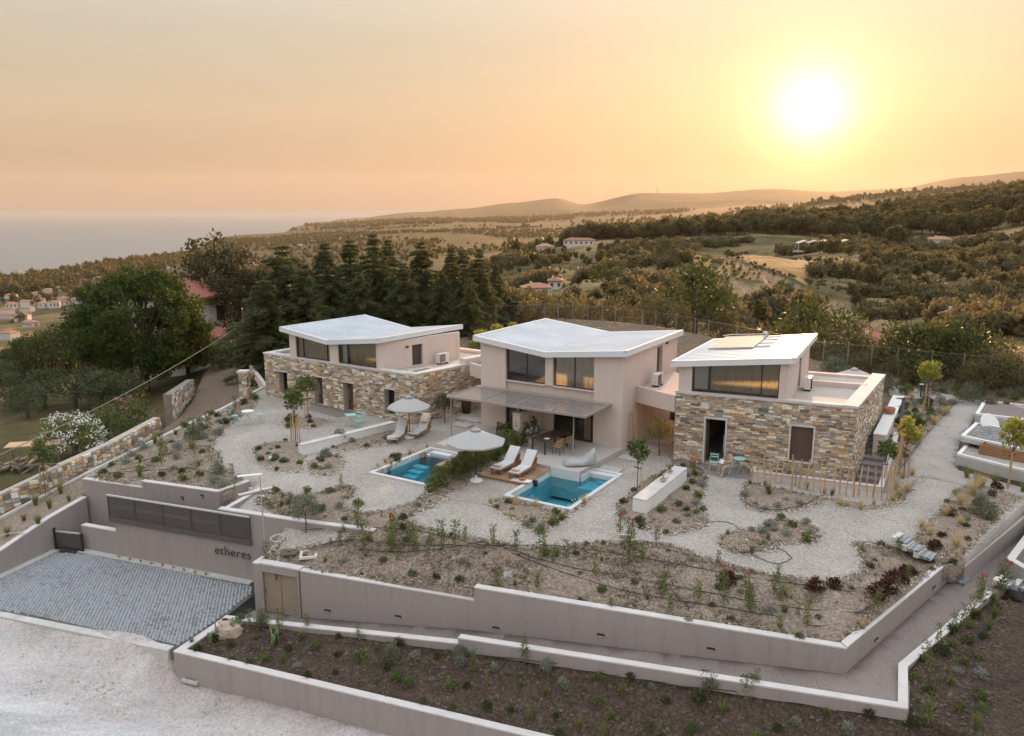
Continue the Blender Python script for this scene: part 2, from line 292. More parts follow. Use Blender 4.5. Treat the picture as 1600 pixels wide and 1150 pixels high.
SITE = [(-29, 20), (-27.6, 34.5), (-25.2, 40), (-22.0, 47), (-19.0, 53.0), (-16.5, 62), (-12, 66), (0, 67), *[(W(a, b, c)[0], W(a, b, c)[1] + .4) for a, b, c in ((851, 505, 2.5), (941, 510, 2.5), (1024, 519, 2.4), (1106, 535, 2.2), (1285, 573, 1.9), (1360, 580, 1.85), (1453, 590, 1.8), (1590, 605, 1.8), (1800, 640, 1.8))], (75, 38), (75, 8), (-60, 8), (-60, 20)]
def inpoly(x, y, poly):
    x = np.asarray(x, float); y = np.asarray(y, float); c = np.zeros(x.shape, bool); n = len(poly)
    for i in range(n):
        x0, y0 = poly[i][:2]; x1, y1 = poly[(i + 1) % n][:2]
        if y0 == y1: continue
        k = ((y0 > y) != (y1 > y)) & (x < (x1 - x0) * (y - y0) / (y1 - y0) + x0); c ^= k
    return c
def terr(x, y):
    x = np.asarray(x, float); y = np.asarray(y, float); r = np.hypot(x, y)
    z = terr_base(x, y)
    amp = np.clip((r - 90) / 160, 0, 1)
    z = z + fbm(x, y, 46, 4, 3) * 7.0 * amp * np.clip(1 - r / 1500, 0.25, 1) + fbm(x, y, 420, 4, 9) * 14 * np.clip((r - 700) / 2500, 0, 1) * (z > -96)
    # gullies cut into the slopes beyond the fence
    g = np.abs(vnoise(x / 30 + 5, y / 55, 21) - 0.5); z = z - np.clip(0.10 - g, 0, 1) * 75 * np.clip((r - 130) / 40, 0, 1) * np.clip((330 - r) / 60, 0, 1) * (x > 18)
    return z
def make_land():
    na, nr = 460, 430
    tt = np.concatenate([np.linspace(-1.15, 1.25, na)]); ll = np.linspace(math.log(27), math.log(17500), nr)
    A, Lg = np.meshgrid(np.arctan(tt), ll); rr = np.exp(Lg)
    x = rr * np.sin(A); y = rr * np.cos(A); z = terr(x, y)
    z = np.where(inpoly(x, y, SITE), np.minimum(z, -2.6) - 3.2, z)
    i = np.arange(nr - 1)[:, None] * na + np.arange(na - 1)[None]; f = np.stack([i, i + 1, i + na + 1, i + na], -1).reshape(-1, 4)
    me = npmesh('hills', np.stack([x, y, z], -1).reshape(-1, 3), f, M_land, smooth=True)
    o = meshobj('hills', me); o['kind'] = 'structure'
    s = MB(); s.add([(-60000, -2000, SEA), (60000, -2000, SEA), (60000, 90000, SEA), (-60000, 90000, SEA)], [(0, 1, 2, 3)])
    q = s.build('sea', M_sea); q['kind'] = 'structure'
def m_land():
    m, nt, N, L = nmat('land'); geo = nd(N, 'NewGeometry'); co = geo.outputs['Position']
    n1 = noise_tex(N, L, co, 0.012, 6.0, 0.62); n2 = noise_tex(N, L, co, 0.09, 5.0, 0.7); n3 = noise_tex(N, L, co, 0.9, 3.0, 0.7)
    grass = ramp(N, L, n2, [(0.3, (0.25, 0.176, 0.09)), (0.48, (0.38, 0.27, 0.138)), (0.6, (0.28, 0.205, 0.112)), (0.75, (0.42, 0.31, 0.175))])
    scrub = ramp(N, L, n2, [(0.35, (0.075, 0.070, 0.034)), (0.65, (0.15, 0.125, 0.062))])
    k = ramp(N, L, n1, [(0.46, (1, 1, 1)), (0.60, (0, 0, 0))])
    c = mixc(N, L, k, grass, scrub)
    ln = nd(N, 'VectorMath', operation='LENGTH'); L.new(co, ln.inputs[0]); mr = nd(N, 'MapRange'); L.new(ln.outputs['Value'], mr.inputs[0]); mr.inputs[1].default_value = 420; mr.inputs[2].default_value = 1200; mr.inputs[4].default_value = 0.82
    fld = ramp(N, L, n2, [(0.36, (0.055, 0.050, 0.026)), (0.6, (0.105, 0.086, 0.048)), (0.74, (0.20, 0.15, 0.085))]); c = mixc(N, L, mr.outputs[0], c, fld)   # groves and small fields on the plain
    # steep ground is bare eroded earth
    sp = nd(N, 'SeparateXYZ'); L.new(geo.outputs['Normal'], sp.inputs[0])
    st = ramp(N, L, sp.outputs['Z'], [(0.80, (1, 1, 1)), (0.92, (0, 0, 0))])
    c = mixc(N, L, st, c, ramp(N, L, n3, [(0.3, (0.30, 0.21, 0.13)), (0.7, (0.46, 0.34, 0.225))]))
    n4 = noise_tex(N, L, co, 0.35, 6.0, 0.75); c = mixc(N, L, 0.6, c, ramp(N, L, n4, [(0.35, (0.6, 0.57, 0.5)), (0.65, (1.3, 1.27, 1.2))]), 'MULTIPLY'); finish(N, L, c, 0.95, n4, 0.9, 1.2, spec=0.1); return m
def m_sea():
    m, nt, N, L = nmat('sea'); geo = nd(N, 'NewGeometry'); co = geo.outputs['Position']
    mp = nd(N, 'Mapping'); mp.inputs['Scale'].default_value = (0.05, 0.02, 1); L.new(co, mp.inputs[0])
    n1 = noise_tex(N, L, mp.outputs[0], 1.0, 6.0, 0.6); big = noise_tex(N, L, co, 0.0011, 4.0)
    finish(N, L, ramp(N, L, big, [(0.3, (0.10, 0.12, 0.13)), (0.7, (0.14, 0.155, 0.16))]), 0.35, n1, 0.5, 3.0, spec=0.5); return m
M_land = m_land(); M_sea = m_sea()
make_land()
# ------------------------------------------------------------------ site ground
def tps(ctrl):
    P = np.array([c[:2] for c in ctrl], float); Z = np.array([c[2] for c in ctrl], float); n = len(P)
    U = lambda r2: np.where(r2 > 1e-9, r2 * np.log(np.maximum(r2, 1e-9)), 0)
    K = U(((P[:, None] - P[None]) ** 2).sum(-1)) + np.eye(n) * 0.4
    A = np.zeros((n + 3, n + 3)); A[:n, :n] = K; A[:n, n] = 1; A[:n, n + 1:] = P; A[n, :n] = 1; A[n + 1:, :n] = P.T
    w = np.linalg.solve(A, np.concatenate([Z, [0, 0, 0]]))
    def f(x, y):
        x = np.asarray(x, float); y = np.asarray(y, float); r2 = (x[..., None] - P[:, 0]) ** 2 + (y[..., None] - P[:, 1]) ** 2
        return U(r2) @ w[:n] + w[n] + w[n + 1] * x + w[n + 2] * y
    return f
def sheet(name, poly, zf, mat, step=0.5, jit=0.25, kind='structure', parent=None, rough=0.0, fade=0.0, seed=1, holes=(), skirt=0.45):
    """ground sheet: a polygon filled with a jittered grid, height from zf"""
    poly = [(float(p[0]), float(p[1])) for p in poly]; dense = []
    n = len(poly)
    for i in range(n):
        a, b = poly[i], poly[(i + 1) % n]; k = max(1, int(math.hypot(b[0] - a[0], b[1] - a[1]) / step))
        dense += [(a[0] + (b[0] - a[0]) * j / k, a[1] + (b[1] - a[1]) * j / k) for j in range(k)]
    xs = [p[0] for p in dense]; ys = [p[1] for p in dense]
    gx, gy = np.meshgrid(np.arange(min(xs), max(xs), step), np.arange(min(ys), max(ys), step)); rg = np.random.default_rng(seed)
    gx = (gx + rg.uniform(-jit, jit, gx.shape) * step).ravel(); gy = (gy + rg.uniform(-jit, jit, gy.shape) * step).ravel()
    k = inpoly(gx, gy, dense)
    for h in holes: k &= ~inpoly(gx, gy, h)
    gx, gy = gx[k], gy[k]
    vv = [Vector(p) for p in dense] + [Vector((a, b)) for a, b in zip(gx, gy)]; nb = len(dense); edges = [(i, (i + 1) % nb) for i in range(nb)]
    for h in holes:
        b0 = len(vv); vv += [Vector((q[0], q[1])) for q in h]; edges += [(b0 + i, b0 + (i + 1) % len(h)) for i in range(len(h))]
    r = delaunay_2d_cdt(vv, edges, [], 1 if not holes else 0, 1e-4); V2 = np.array([(v.x, v.y) for v in r[0]]); Fc = np.array([f for f in r[2] if len(f) == 3], np.int32)
    cen = V2[Fc].mean(1); kk = inpoly(cen[:, 0], cen[:, 1], dense)
    for h in holes: kk &= ~inpoly(cen[:, 0], cen[:, 1], h)
    Fc = Fc[kk]
    z = zf(V2[:, 0], V2[:, 1])
    if rough: 
        rz_ = fbm(V2[:, 0], V2[:, 1], 1.1, 4, seed) * rough
        if fade:
            D = np.array(dense); d = np.sqrt(((V2[:, None] - D[None]) ** 2).sum(-1)).min(1); w = np.clip(d / fade, 0, 1); z = z + rz_ * w + (w * (2 - w) - 0.35) * 0.09
        else: z = z + rz_
    a = V2[Fc]; cr = (a[:, 1, 0] - a[:, 0, 0]) * (a[:, 2, 1] - a[:, 0, 1]) - (a[:, 1, 1] - a[:, 0, 1]) * (a[:, 2, 0] - a[:, 0, 0]); Fc[cr < 0] = Fc[cr < 0][:, ::-1]
    V3 = np.column_stack([V2, z]); n0 = len(V3)
    if skirt:
        from collections import Counter
        cnt = Counter(); ori = {}
        for t in Fc.tolist():
            for a_, b_ in ((t[0], t[1]), (t[1], t[2]), (t[2], t[0])): cnt[(min(a_, b_), max(a_, b_))] += 1; ori[(min(a_, b_), max(a_, b_))] = (a_, b_)
        be = [ori[k_] for k_, c_ in cnt.items() if c_ == 1]; low = V3.copy(); low[:, 2] -= skirt; V3 = np.vstack([V3, low])
        Fc = np.vstack([Fc] + [np.array([(a_, a_ + n0, b_), (b_, a_ + n0, b_ + n0)], np.int32) for a_, b_ in be])
    me = npmesh(name, V3, Fc, mat, smooth=not skirt or True); o = meshobj(name, me, parent); o['kind'] = kind; return o
def xy(px, py, z=0.0): return W(px, py, z)[:2]
def curve(pts, n=5, closed=True):
    """Catmull-Rom through plan points"""
    out = []; m = len(pts); rng = range(m) if closed else range(m - 1)
    for i in rng:
        g = (lambda j: pts[j % m]) if closed else (lambda j: pts[max(0, min(m - 1, j))])
        p0, p1, p2, p3 = g(i - 1), g(i), g(i + 1), g(i + 2)
        for k in range(n):
            t = k / n; out.append(tuple(0.5 * (2 * p1[a] + (p2[a] - p0[a]) * t + (2 * p0[a] - 5 * p1[a] + 4 * p2[a] - p3[a]) * t * t + (3 * p1[a] - p0[a] - 3 * p2[a] + p3[a]) * t ** 3) for a in (0, 1)))
    if not closed: out.append(tuple(pts[-1][:2]))
    return out
ZP = -3.5                                           # parking level
KERB = [W(-120, 872, -3.3), W(0, 811, -2.5), W(130, 744, -1.2), W(172, 723, -1.05), W(291, 665, -0.55), W(347, 640, -0.3), W(412, 606, 0.15)]
GC = [W(*p) for p in [(700, 700, 0), (600, 720, 0), (520, 700, 0), (450, 660, 0), (560, 640, 0), (720, 640, 0), (850, 700, 0), (950, 740, 0), (1100, 745, -.12), (1050, 790, -.1), (1250, 860, -.22), (1310, 905, -.35), (1400, 800, -.2), (1450, 760, -.1),
    (720, 835, -.15), (860, 850, -.15), (1060, 857, -.2), (600, 805, -.2), (500, 760, -.15), (430, 740, -.15), (741, 936, -1.36), (742, 918, -.98), (1000, 953, -.97), (1331, 1006, -.95), (1460, 884, -.9), (1433, 860, -.62), (480, 893, -1.44), (600, 915, -1.42), (405, 878, -1.46),
    (540, 825, -.5), (460, 806, -.5), (400, 780, -.42), (225, 748, -.52), (340, 764, -.5), (131, 750, -.92), (400, 690, -.05), (370, 740, -.3), (330, 700, -.3), (1500, 800, -.25), (1600, 790, 0.0), (1480, 880, -.7), (1420, 690, .3), (1560, 720, .2), (744, 750, 0), (800, 792, -.03), (680, 765, -.02), (620, 748, 0), (560, 732, 0), (900, 795, -.04), (985, 765, -.02), (900, 715, 0), (800, 690, 0), (830, 745, 0), (780, 720, 0), (650, 690, 0)]] + KERB[2:]
gz = tps(GC)
# ---- retaining walls: rendered masonry in one run, each a thing of its own
STUC = (0.352, 0.304, 0.288)
def m_stucco(name, col, sc_=60, streak=0.62):
    m, nt, N, L = nmat(name); tc = nd(N, 'TexCoord'); co = tc.outputs['Object']
    big = noise_tex(N, L, co, 0.6, 5.0, 0.6); fine = noise_tex(N, L, co, sc_, 3.0, 0.8)
    mp = nd(N, 'Mapping'); mp.inputs['Scale'].default_value = (3.0, 3.0, 0.35); L.new(co, mp.inputs[0]); st = noise_tex(N, L, mp.outputs[0], 1.0, 6.0, 0.7)
    c = ramp(N, L, big, [(0.3, mul(col, 0.90)), (0.7, mul(col, 1.08))])
    c = mixc(N, L, streak, c, ramp(N, L, st, [(0.28, mul(col, 0.66)), (0.5, mul(col, 1.0)), (0.7, mul(col, 1.1))]))
    c = mixc(N, L, 0.35, c, ramp(N, L, fine, [(0.3, mul(col, 0.7)), (0.7, mul(col, 1.3))]))
    finish(N, L, c, 0.92, fine, 0.35, 0.02, spec=0.2); return m
M_stucco = m_stucco('stucco', STUC); M_cap = plain('coping_concrete', (0.60, 0.555, 0.53), 0.85, 0.12, 1.5, 0.2, 45)
M_house = m_stucco('house_render', (0.67, 0.56, 0.50), 45, 0.28)
DIRW = (math.cos(R(-19.4)), math.sin(R(-19.4))); NW = (math.sin(R(19.4)), math.cos(R(19.4)))
def wall(name, label, pts, tops, bots, th=0.25, cap=True, cat='wall', capw=0.0, mat=None, side=1):
    """pts plan polyline; tops[i] / bots[i] heights at segment ends; wall body lies behind the line (th to the left of travel)"""
    root = thing(name, label, cat, (pts[0][0], pts[0][1], min(b if not hasattr(b, '__len__') else min(b) for b in bots)))
    n = len(pts); off = []
    for i in range(n):
        d1 = Vector(pts[i][:2]) - Vector(pts[i - 1][:2]) if i else Vector(pts[1][:2]) - Vector(pts[0][:2])
        d2 = Vector(pts[i + 1][:2]) - Vector(pts[i][:2]) if i < n - 1 else d1
        d1.normalize(); d2.normalize(); n1 = Vector((-d1.y, d1.x)); n2 = Vector((-d2.y, d2.x)); b = (n1 + n2).normalized()
        off.append(Vector(pts[i][:2]) + b * side * th / max(0.35, b.dot(n1)))
    body = MB(); cp = MB()
    for i in range(n - 1):
        t0, t1 = tops[i] if hasattr(tops[i], '__len__') else (tops[i], tops[i]); b0, b1 = bots[i] if hasattr(bots[i], '__len__') else (bots[i], bots[i])
        a, b, c, d = Vector(pts[i][:2]), Vector(pts[i + 1][:2]), off[i + 1], off[i]
        ct = 0.05 if cap else 0.0
        def blk(mb, a, b, c, d, z0, z1, y0, y1):
            vs_ = [(*a, z0), (*b, z1), (*c, z1), (*d, z0), (*a, y0), (*b, y1), (*c, y1), (*d, y0)]
            fs = [(3, 2, 1, 0), (4, 5, 6, 7), (0, 1, 5, 4), (1, 2, 6, 5), (2, 3, 7, 6), (3, 0, 4, 7)]
            if side < 0: fs = [f[::-1] for f in fs]
            mb.add(vs_, fs)
        blk(body, a, b, c, d, b0, b1, t0 - ct, t1 - ct)
        if cap:
            e = 0.012; u = (b - a).normalized(); nn = (d - a).normalized()
            ex0 = e if i == 0 else 0; ex1 = e if i == n - 2 else 0
            blk(cp, a - nn * e - u * ex0, b - (c - b).normalized() * e + u * ex1, c + (c - b).normalized() * e + u * ex1, d + nn * e - u * ex0, t0 - ct, t1 - ct, t0, t1)
    body.build('wall_face', mat or M_stucco, root, world=True)
    if cap: cp.build('coping', M_cap, root, world=True)
    return root
# parking front wall (stepped), the screen on it and the gate
PA, PB = W(131, 858, ZP), W(397, 908, ZP)
def onP(px): return PL(px, 800, PA, PB)[:2]
wall('retaining_wall', 'long mauve rendered wall behind the paved parking, carrying the mesh screen', [onP(125), onP(178), onP(341), onP(470), (PL(575, 830, PA, PB)[0] + .2, PL(575, 830, PA, PB)[1] + .1)], [-2.25, -1.12, -0.33, -0.33], [-3.7, -3.7, -3.7, -3.7], 0.26)
TWd = W(225, 752, -.4); T0 = PL(129, 750, TWd, (TWd[0] + DIRW[0], TWd[1] + DIRW[1])); T1 = PL(222, 760, TWd, (TWd[0] + DIRW[0], TWd[1] + DIRW[1])); T2 = W(340, 768, -.4); T3 = W(391, 754, -.4)
wall('retaining_wall', 'mauve rendered terrace wall behind the mesh screen, stepped at its middle', [T0[:2], T1[:2], T2[:2], T3[:2]], [-.72, -.4, (-.4, -.30)], [-3.7, -3.3, (-2.6, -1.2)], 0.24)
L0 = W(0, 898, ZP); L1 = W(85, 858, ZP); ld = ((L1[0] - L0[0]), (L1[1] - L0[1])); LL = math.hypot(*ld); ld = (ld[0] / LL, ld[1] / LL)
lsw = lambda k: (L0[0] + ld[0] * k, L0[1] + ld[1] * k)
wall('retaining_wall', 'sloping mauve wall along the gate side of the paved parking', [lsw(-5.5), lsw(0), lsw(2.9), lsw(5.05)], [(-3.5, -2.45), (-2.45, -1.85), (-1.85, -1.59)], [-4.4, -3.8, -3.8], 0.25, side=1)
# front garden wall
FA, FB = W(411, 957, ZP), W(468, 968, ZP)
onF = lambda px: PL(px, 930, FA, FB)[:2]
FC = onF(1331); FD = W(1483, 878, -.8)[:2]; FE = W(1433, 858, -.78)[:2]
F0 = onF(398)
wall('garden_wall', 'long stepped mauve garden wall with slot lights facing the lower path', [onF(470.5), onF(741), FC, FD, FE], [-1.36, -.85, -.8, -.8], [-3.8, -3.2, -2.6, -1.9], 0.26)
wall('storage_wall', 'pale rendered corner of the storage room with the slatted doors', [(F0[0] + NW[0] * 3.0, F0[1] + NW[1] * 3.0), F0, (onF(409.5))], [-1.36, -1.36], [-3.8, -3.8], 0.22, side=1)
# storage doors with slats
sd = thing('storage_room_front', 'beige slatted double doors of the storage room under the garden', 'door', (*onF(410), ZP), math.atan2(DIRW[1], DIRW[0]))
M_slat = plain('door_slat', (0.36, 0.29, 0.21), 0.6, 0.08); M_dark = plain('dark_metal', (0.028, 0.026, 0.027), 0.5, 0.2)
wd_ = math.hypot(onF(469)[0] - onF(410)[0], onF(469)[1] - onF(410)[1]); fr = MB()
fr.box((wd_ / 2, 0.05, 1.98), (wd_, 0.16, 0.32)); fr.box((0.04, 0.05, 0.91), (0.08, 0.16, 1.82)); fr.box((wd_ - 0.04, 0.05, 0.91), (0.08, 0.16, 1.82)); fr.build('lintel_frame', M_stucco, sd)
MB().box((wd_ / 2, 0.13, 2.17), (wd_ + .1, 0.36, 0.06)).build('coping', M_cap, sd)
for k in range(2):
    lf = MB().box((0.08 + (wd_ - .16) * (k + .5) / 2, 0.10, 0.91), ((wd_ - .16) / 2 - 0.015, 0.03, 1.78)).build('door_leaf', M_slat, sd)
    sl = None
    for j in range(24):
        if sl is None:
            b = MB(); b.box((0, 0, 0), ((wd_ - .16) / 2 - 0.06, 0.028, 0.045), M=Matrix.Rotation(R(30), 3, 'X')); sl = b.build('slat', M_slat, lf); me_s = sl.data; q = sl
        else: q = meshobj('slat', me_s, lf)
        q.location = (0.08 + (wd_ - .16) * (k + .5) / 2, 0.075, 0.09 + j * 0.071)
    MB().box((0.14 + (wd_ - .28) * k, 0.06, 0.95), (0.025, 0.04, 0.16)).build('handle', M_dark, lf)
# lower path wall, planter walls
d3 = (math.cos(R(-19.4)), math.sin(R(-19.4)))
Q0 = W(355, 962, -3.08); Q1 = PL(716, 1005, Q0, (Q0[0] + d3[0], Q0[1] + d3[1])); Q2 = PL(1418, 1110, Q0, (Q0[0] + d3[0], Q0[1] + d3[1])); Q3 = W(1418, 1040, -1.48); Q4 = W(1553, 925, -1.3)
wall('planter_wall', 'low mauve wall between the lower path and the front planting bed, with a step', [W(347, 966, -3.08)[:2], Q1[:2], Q2[:2], Q3[:2], Q4[:2]], [(-3.08, Q1[2]), (Q1[2] + .22, -1.66), (-1.66, -1.5), (-1.5, -1.32)], [(-4.4, -3.6), (-3.6, -2.9), (-2.9, -2.7), (-2.7, -2.4)], 0.25)
E0 = W(271, 1018, -3.36); E1 = PL(820, 1150, E0, (E0[0] + d3[0], E0[1] + d3[1]))
E2 = (E0[0] + d3[0] * 32, E0[1] + d3[1] * 32)
wall('planter_wall', 'lowest mauve planter wall above the white dirt road', [W(345, 968, -3.08)[:2], E0[:2], E2], [(-3.08, -3.34), (-3.34, -3.76)], [-5.2, -5.4], 0.27)
# right-hand low walls by the upper path
wall('kerb_wall', 'low pinkish wall between the grassy bed and the rising path', [W(1507, 890, -1.1)[:2], W(1600, 812, -.75)[:2], W(1700, 735, -.4)[:2]], [(-.95, -.62), (-.62, -.3)], [-2.2, -1.8], 0.26)
wall('planter_wall', 'low mauve corner wall beside the red flowers at the stepped path', [W(1700, 690, -.2)[:2], W(1573, 872, -.95)[:2], W(1640, 910, -.95)[:2]], [-.95, -.95], [-2.3, -2.3], 0.26)
# ---- ground sheets
def m_gravel(name, cols, sc_=22.0, bump=0.9, dust=0.4):
    m, nt, N, L = nmat(name); tc = nd(N, 'TexCoord'); co = tc.outputs['Object']
    v = nd(N, 'TexVoronoi'); v.inputs['Scale'].default_value = sc_; L.new(co, v.inputs['Vector'])
    sp = nd(N, 'SeparateColor'); L.new(v.outputs['Color'], sp.inputs[0])
    c = ramp(N, L, sp.outputs[0], cols)
    big = noise_tex(N, L, co, 0.35, 5.0, 0.65); c = mixc(N, L, dust, c, ramp(N, L, big, [(0.3, mul(cols[0][1], 1.05)), (0.7, mul(cols[-1][1], 0.95))]))
    gap = ramp(N, L, v.outputs['Distance'], [(0.25, (1, 1, 1)), (0.8, (0.72, 0.70, 0.68))]); c = mixc(N, L, 1.0, c, gap, 'MULTIPLY')
    inv = nd(N, 'Math', operation='SUBTRACT'); inv.inputs[0].default_value = 1.0; L.new(v.outputs['Distance'], inv.inputs[1])
    finish(N, L, c, 0.9, inv.outputs[0], bump, 0.03, spec=0.2); return m
M_gravel = m_gravel('gravel', [(0.0, (0.28, 0.245, 0.212)), (0.35, (0.43, 0.385, 0.342)), (0.75, (0.55, 0.50, 0.45)), (1.0, (0.69, 0.635, 0.58))])
M_fine = m_gravel('fine_gravel', [(0.0, (0.20, 0.165, 0.150)), (0.5, (0.285, 0.235, 0.212)), (1.0, (0.38, 0.325, 0.295))], 40.0, 0.4, 0.5)
def m_soil(name, a, b, c_):
    m, nt, N, L = nmat(name); tc = nd(N, 'TexCoord'); co = tc.outputs['Object']
    n1 = noise_tex(N, L, co, 0.9, 6.0, 0.65); n2 = noise_tex(N, L, co, 9.0, 5.0, 0.75)
    c = ramp(N, L, n1, [(0.3, a), (0.55, b), (0.75, c_)])
    c = mixc(N, L, 0.65, c, ramp(N, L, n2, [(0.32, mul(a, 0.55)), (0.5, b), (0.68, mul(c_, 1.3))]))
    v = nd(N, 'TexVoronoi'); v.inputs['Scale'].default_value = 13.0; L.new(co, v.inputs['Vector'])
    peb = ramp(N, L, v.outputs['Distance'], [(0.10, (1, 1, 1)), (0.16, (0, 0, 0))]); c = mixc(N, L, mixc(N, L, 1.0, peb, (0.5, 0.5, 0.5), 'MULTIPLY'), c, (0.42, 0.36, 0.30))
    finish(N, L, c, 0.97, n2, 0.9, 0.10, spec=0.1); return m
M_soil = m_soil('soil', (0.17, 0.128, 0.095), (0.32, 0.25, 0.195), (0.47, 0.385, 0.31))
M_soild = m_soil('dark_soil', (0.046, 0.033, 0.025), (0.088, 0.062, 0.047), (0.155, 0.114, 0.088))
M_dry = m_soil('dry_earth', (0.13, 0.092, 0.062), (0.20, 0.148, 0.105), (0.27, 0.215, 0.155))
def m_road():
    m, nt, N, L = nmat('white_dirt'); tc = nd(N, 'TexCoord'); co = tc.outputs['Object']
    mp = nd(N, 'Mapping'); mp.inputs['Scale'].default_value = (0.14, 0.6, 1); mp.inputs['Rotation'].default_value = (0, 0, R(-8)); L.new(co, mp.inputs[0])
    tr = noise_tex(N, L, mp.outputs[0], 1.0, 6.0, 0.7); big = noise_tex(N, L, co, 0.45, 5.0, 0.7); fine = noise_tex(N, L, co, 26.0, 4.0, 0.8)
    c = ramp(N, L, tr, [(0.36, (0.36, 0.338, 0.33)), (0.48, (0.55, 0.54, 0.54)), (0.60, (0.74, 0.737, 0.74))])
    # towards the parking kerb the road is pinkish and stony
    sp = nd(N, 'SeparateXYZ'); L.new(co, sp.inputs[0]); a1 = nd(N, 'Math', operation='MULTIPLY_ADD'); L.new(sp.outputs['X'], a1.inputs[0]); a1.inputs[1].default_value = 0.35; L.new(sp.outputs['Y'], a1.inputs[2])
    a2 = nd(N, 'Math', operation='MULTIPLY_ADD'); L.new(big, a2.inputs[0]); a2.inputs[1].default_value = 6.0; L.new(a1.outputs[0], a2.inputs[2])
    mr = nd(N, 'MapRange'); L.new(a2.outputs[0], mr.inputs[0]); mr.inputs[1].default_value = 21.5; mr.inputs[2].default_value = 25.0
    pink = ramp(N, L, big, [(0.36, (0.33, 0.275, 0.25)), (0.5, (0.48, 0.395, 0.36)), (0.66, (0.60, 0.56, 0.545))])
    c = mixc(N, L, mr.outputs[0], c, pink)
    v = nd(N, 'TexVoronoi'); v.inputs['Scale'].default_value = 16.0; L.new(co, v.inputs['Vector']); sc2 = nd(N, 'SeparateColor'); L.new(v.outputs['Color'], sc2.inputs[0])
    c = mixc(N, L, 0.28, c, ramp(N, L, sc2.outputs[0], [(0, (0.25, 0.23, 0.22)), (1, (0.75, 0.73, 0.71))]))
    finish(N, L, c, 0.95, fine, 0.7, 0.04, spec=0.15); return m
M_road = m_road()
RDN = tps([W(*q) for q in [(0, 966, -3.53), (150, 994, -3.54), (225, 1010, -3.54), (258, 1019, -3.6), (-200, 925, -3.5), (274, 1058, -4.4), (400, 1086, -4.5), (600, 1130, -4.6), (0, 1150, -4.6), (200, 1150, -4.7), (100, 1060, -4.15), (-200, 1020, -3.9), (250, 1040, -4.15), (700, 1150, -4.65), (800, 1300, -4.9), (0, 1300, -4.9)]] + [(30, 8, -5.4), (-60, 8, -5.2), (-60, 30, -4.0), (10, 18.5, -4.9)])
sheet('dirt_road', [(-60, 6), (30, 6), (30, 18), (E0[0] + d3[0] * 20, E0[1] + d3[1] * 20 + .15), (E0[0] + .05, E0[1] + .1), W(270, 1010, -3.55)[:2], W(0, 958, -3.55)[:2], W(-300, 896, -3.55)[:2], (-60, 31)], RDN, M_road, 0.45, rough=0.07)
# lower path of fine gravel
def zpath(x, y):
    k = (x - F0[0]) / DIRW[0]; k2 = np.clip((x - FC[0]), 0, 20)
    return np.interp(k, [-2, 2.5, 9.6, 22.4], [-3.5, -3.35, -2.58, -1.74]) + 0.0 * y + k2 * 0.012
sheet('path', [W(398, 955, ZP)[:2], onF(470), onF(741), FC, (FD[0] - .1, FD[1]), W(1500, 905, -1.6)[:2], W(1510, 885, -1.4)[:2], W(1610, 800, -1.1)[:2], W(1720, 715, -.9)[:2], W(1760, 720, -.9)[:2], W(1600, 870, -1.3)[:2], W(1553, 930, -1.62)[:2], (Q3[0] + .1, Q3[1]), (Q2[0] + .1, Q2[1] + .1), (Q1[0], Q1[1] + .1), (Q0[0], Q0[1] + .1)], zpath, M_fine, 0.6, rough=0.03)
# planting bed between planter walls and the bed at the lower right
def zbed2(x, y):
    k = (x - E0[0]) / d3[0]; dd = (x - E0[0]) * NW[0] + (y - E0[1]) * NW[1]; w = np.clip(dd / 2.6, 0, 1)
    return (-3.44 - k * 0.013) * (1 - w) + np.interp(k, [0, 10.5, 25], [-3.2, -2.62, -1.95]) * w
BED2 = [(E0[0] + .25, E0[1] + .25), (E2[0], E2[1] + .25), (E2[0] + 2, E2[1] + 3), (17, 17.5), (Q2[0] + .25, Q2[1] - .02), Q2[:2], Q1[:2], (Q0[0] + .1, Q0[1])]
sheet('planting_bed', BED2, zbed2, M_soild, 0.28, rough=0.16, seed=4)
def zbed3(x, y): return np.clip(-1.48 + (y - 27) * 0.02 - np.clip(24 - y, 0, 9) * 0.09 - np.clip(x - 14, 0, 12) * 0.02, -2.6, 0)
BED3 = [(Q2[0] + .1, Q2[1] + .1), (Q3[0] + .05, Q3[1]), (Q4[0], Q4[1] - .05), W(1600, 950, -1.75)[:2], W(1760, 960, -1.8)[:2], (24, 17.2), (16.8, 17.4)]
sheet('planting_bed', BED3, zbed3, M_soild, 0.28, rough=0.16, seed=5)
# garden terrace: gravel everywhere, beds laid over it
# ------------------------------------------------------------------ middle house frame: u along its front, v into the house
MA, MBp = W(752, 671, 0), W(970, 708, 0)
TH = math.atan2(MBp[1] - MA[1], MBp[0] - MA[0]); UX = (math.cos(TH), math.sin(TH)); VX = (-math.sin(TH), math.cos(TH))
def UV(u, v): return (MA[0] + u * UX[0] + v * VX[0], MA[1] + u * UX[1] + v * VX[1])
def UVZ(u, v, z=0.0): return (*UV(u, v), z)
def rect(u0, u1, v0, v1): return [UV(u0, v0), UV(u1, v0), UV(u1, v1), UV(u0, v1)]
POOL2 = (6.95, 10.35, -8.7, -3.15); POOL1 = (-0.3, 3.35, -9.45, -4.5)
hol = [rect(*POOL1), rect(*POOL2)]
RA, RBp, RC = W(1056.5, 610, 3.6), W(1339.5, 635, 3.6), W(1382, 585, 3.6)      # stone house with the open door
_u3 = (Vector(RBp[:2]) - Vector(RA[:2])).normalized(); _n3 = Vector((_u3.y, -_u3.x)); _u4 = (Vector(RC[:2]) - Vector(RBp[:2])).normalized(); _n4 = Vector((_u4.y, -_u4.x))
_a = Vector(RA[:2]); _b = Vector(RBp[:2]); TRA = _a + _u3 * 3.95
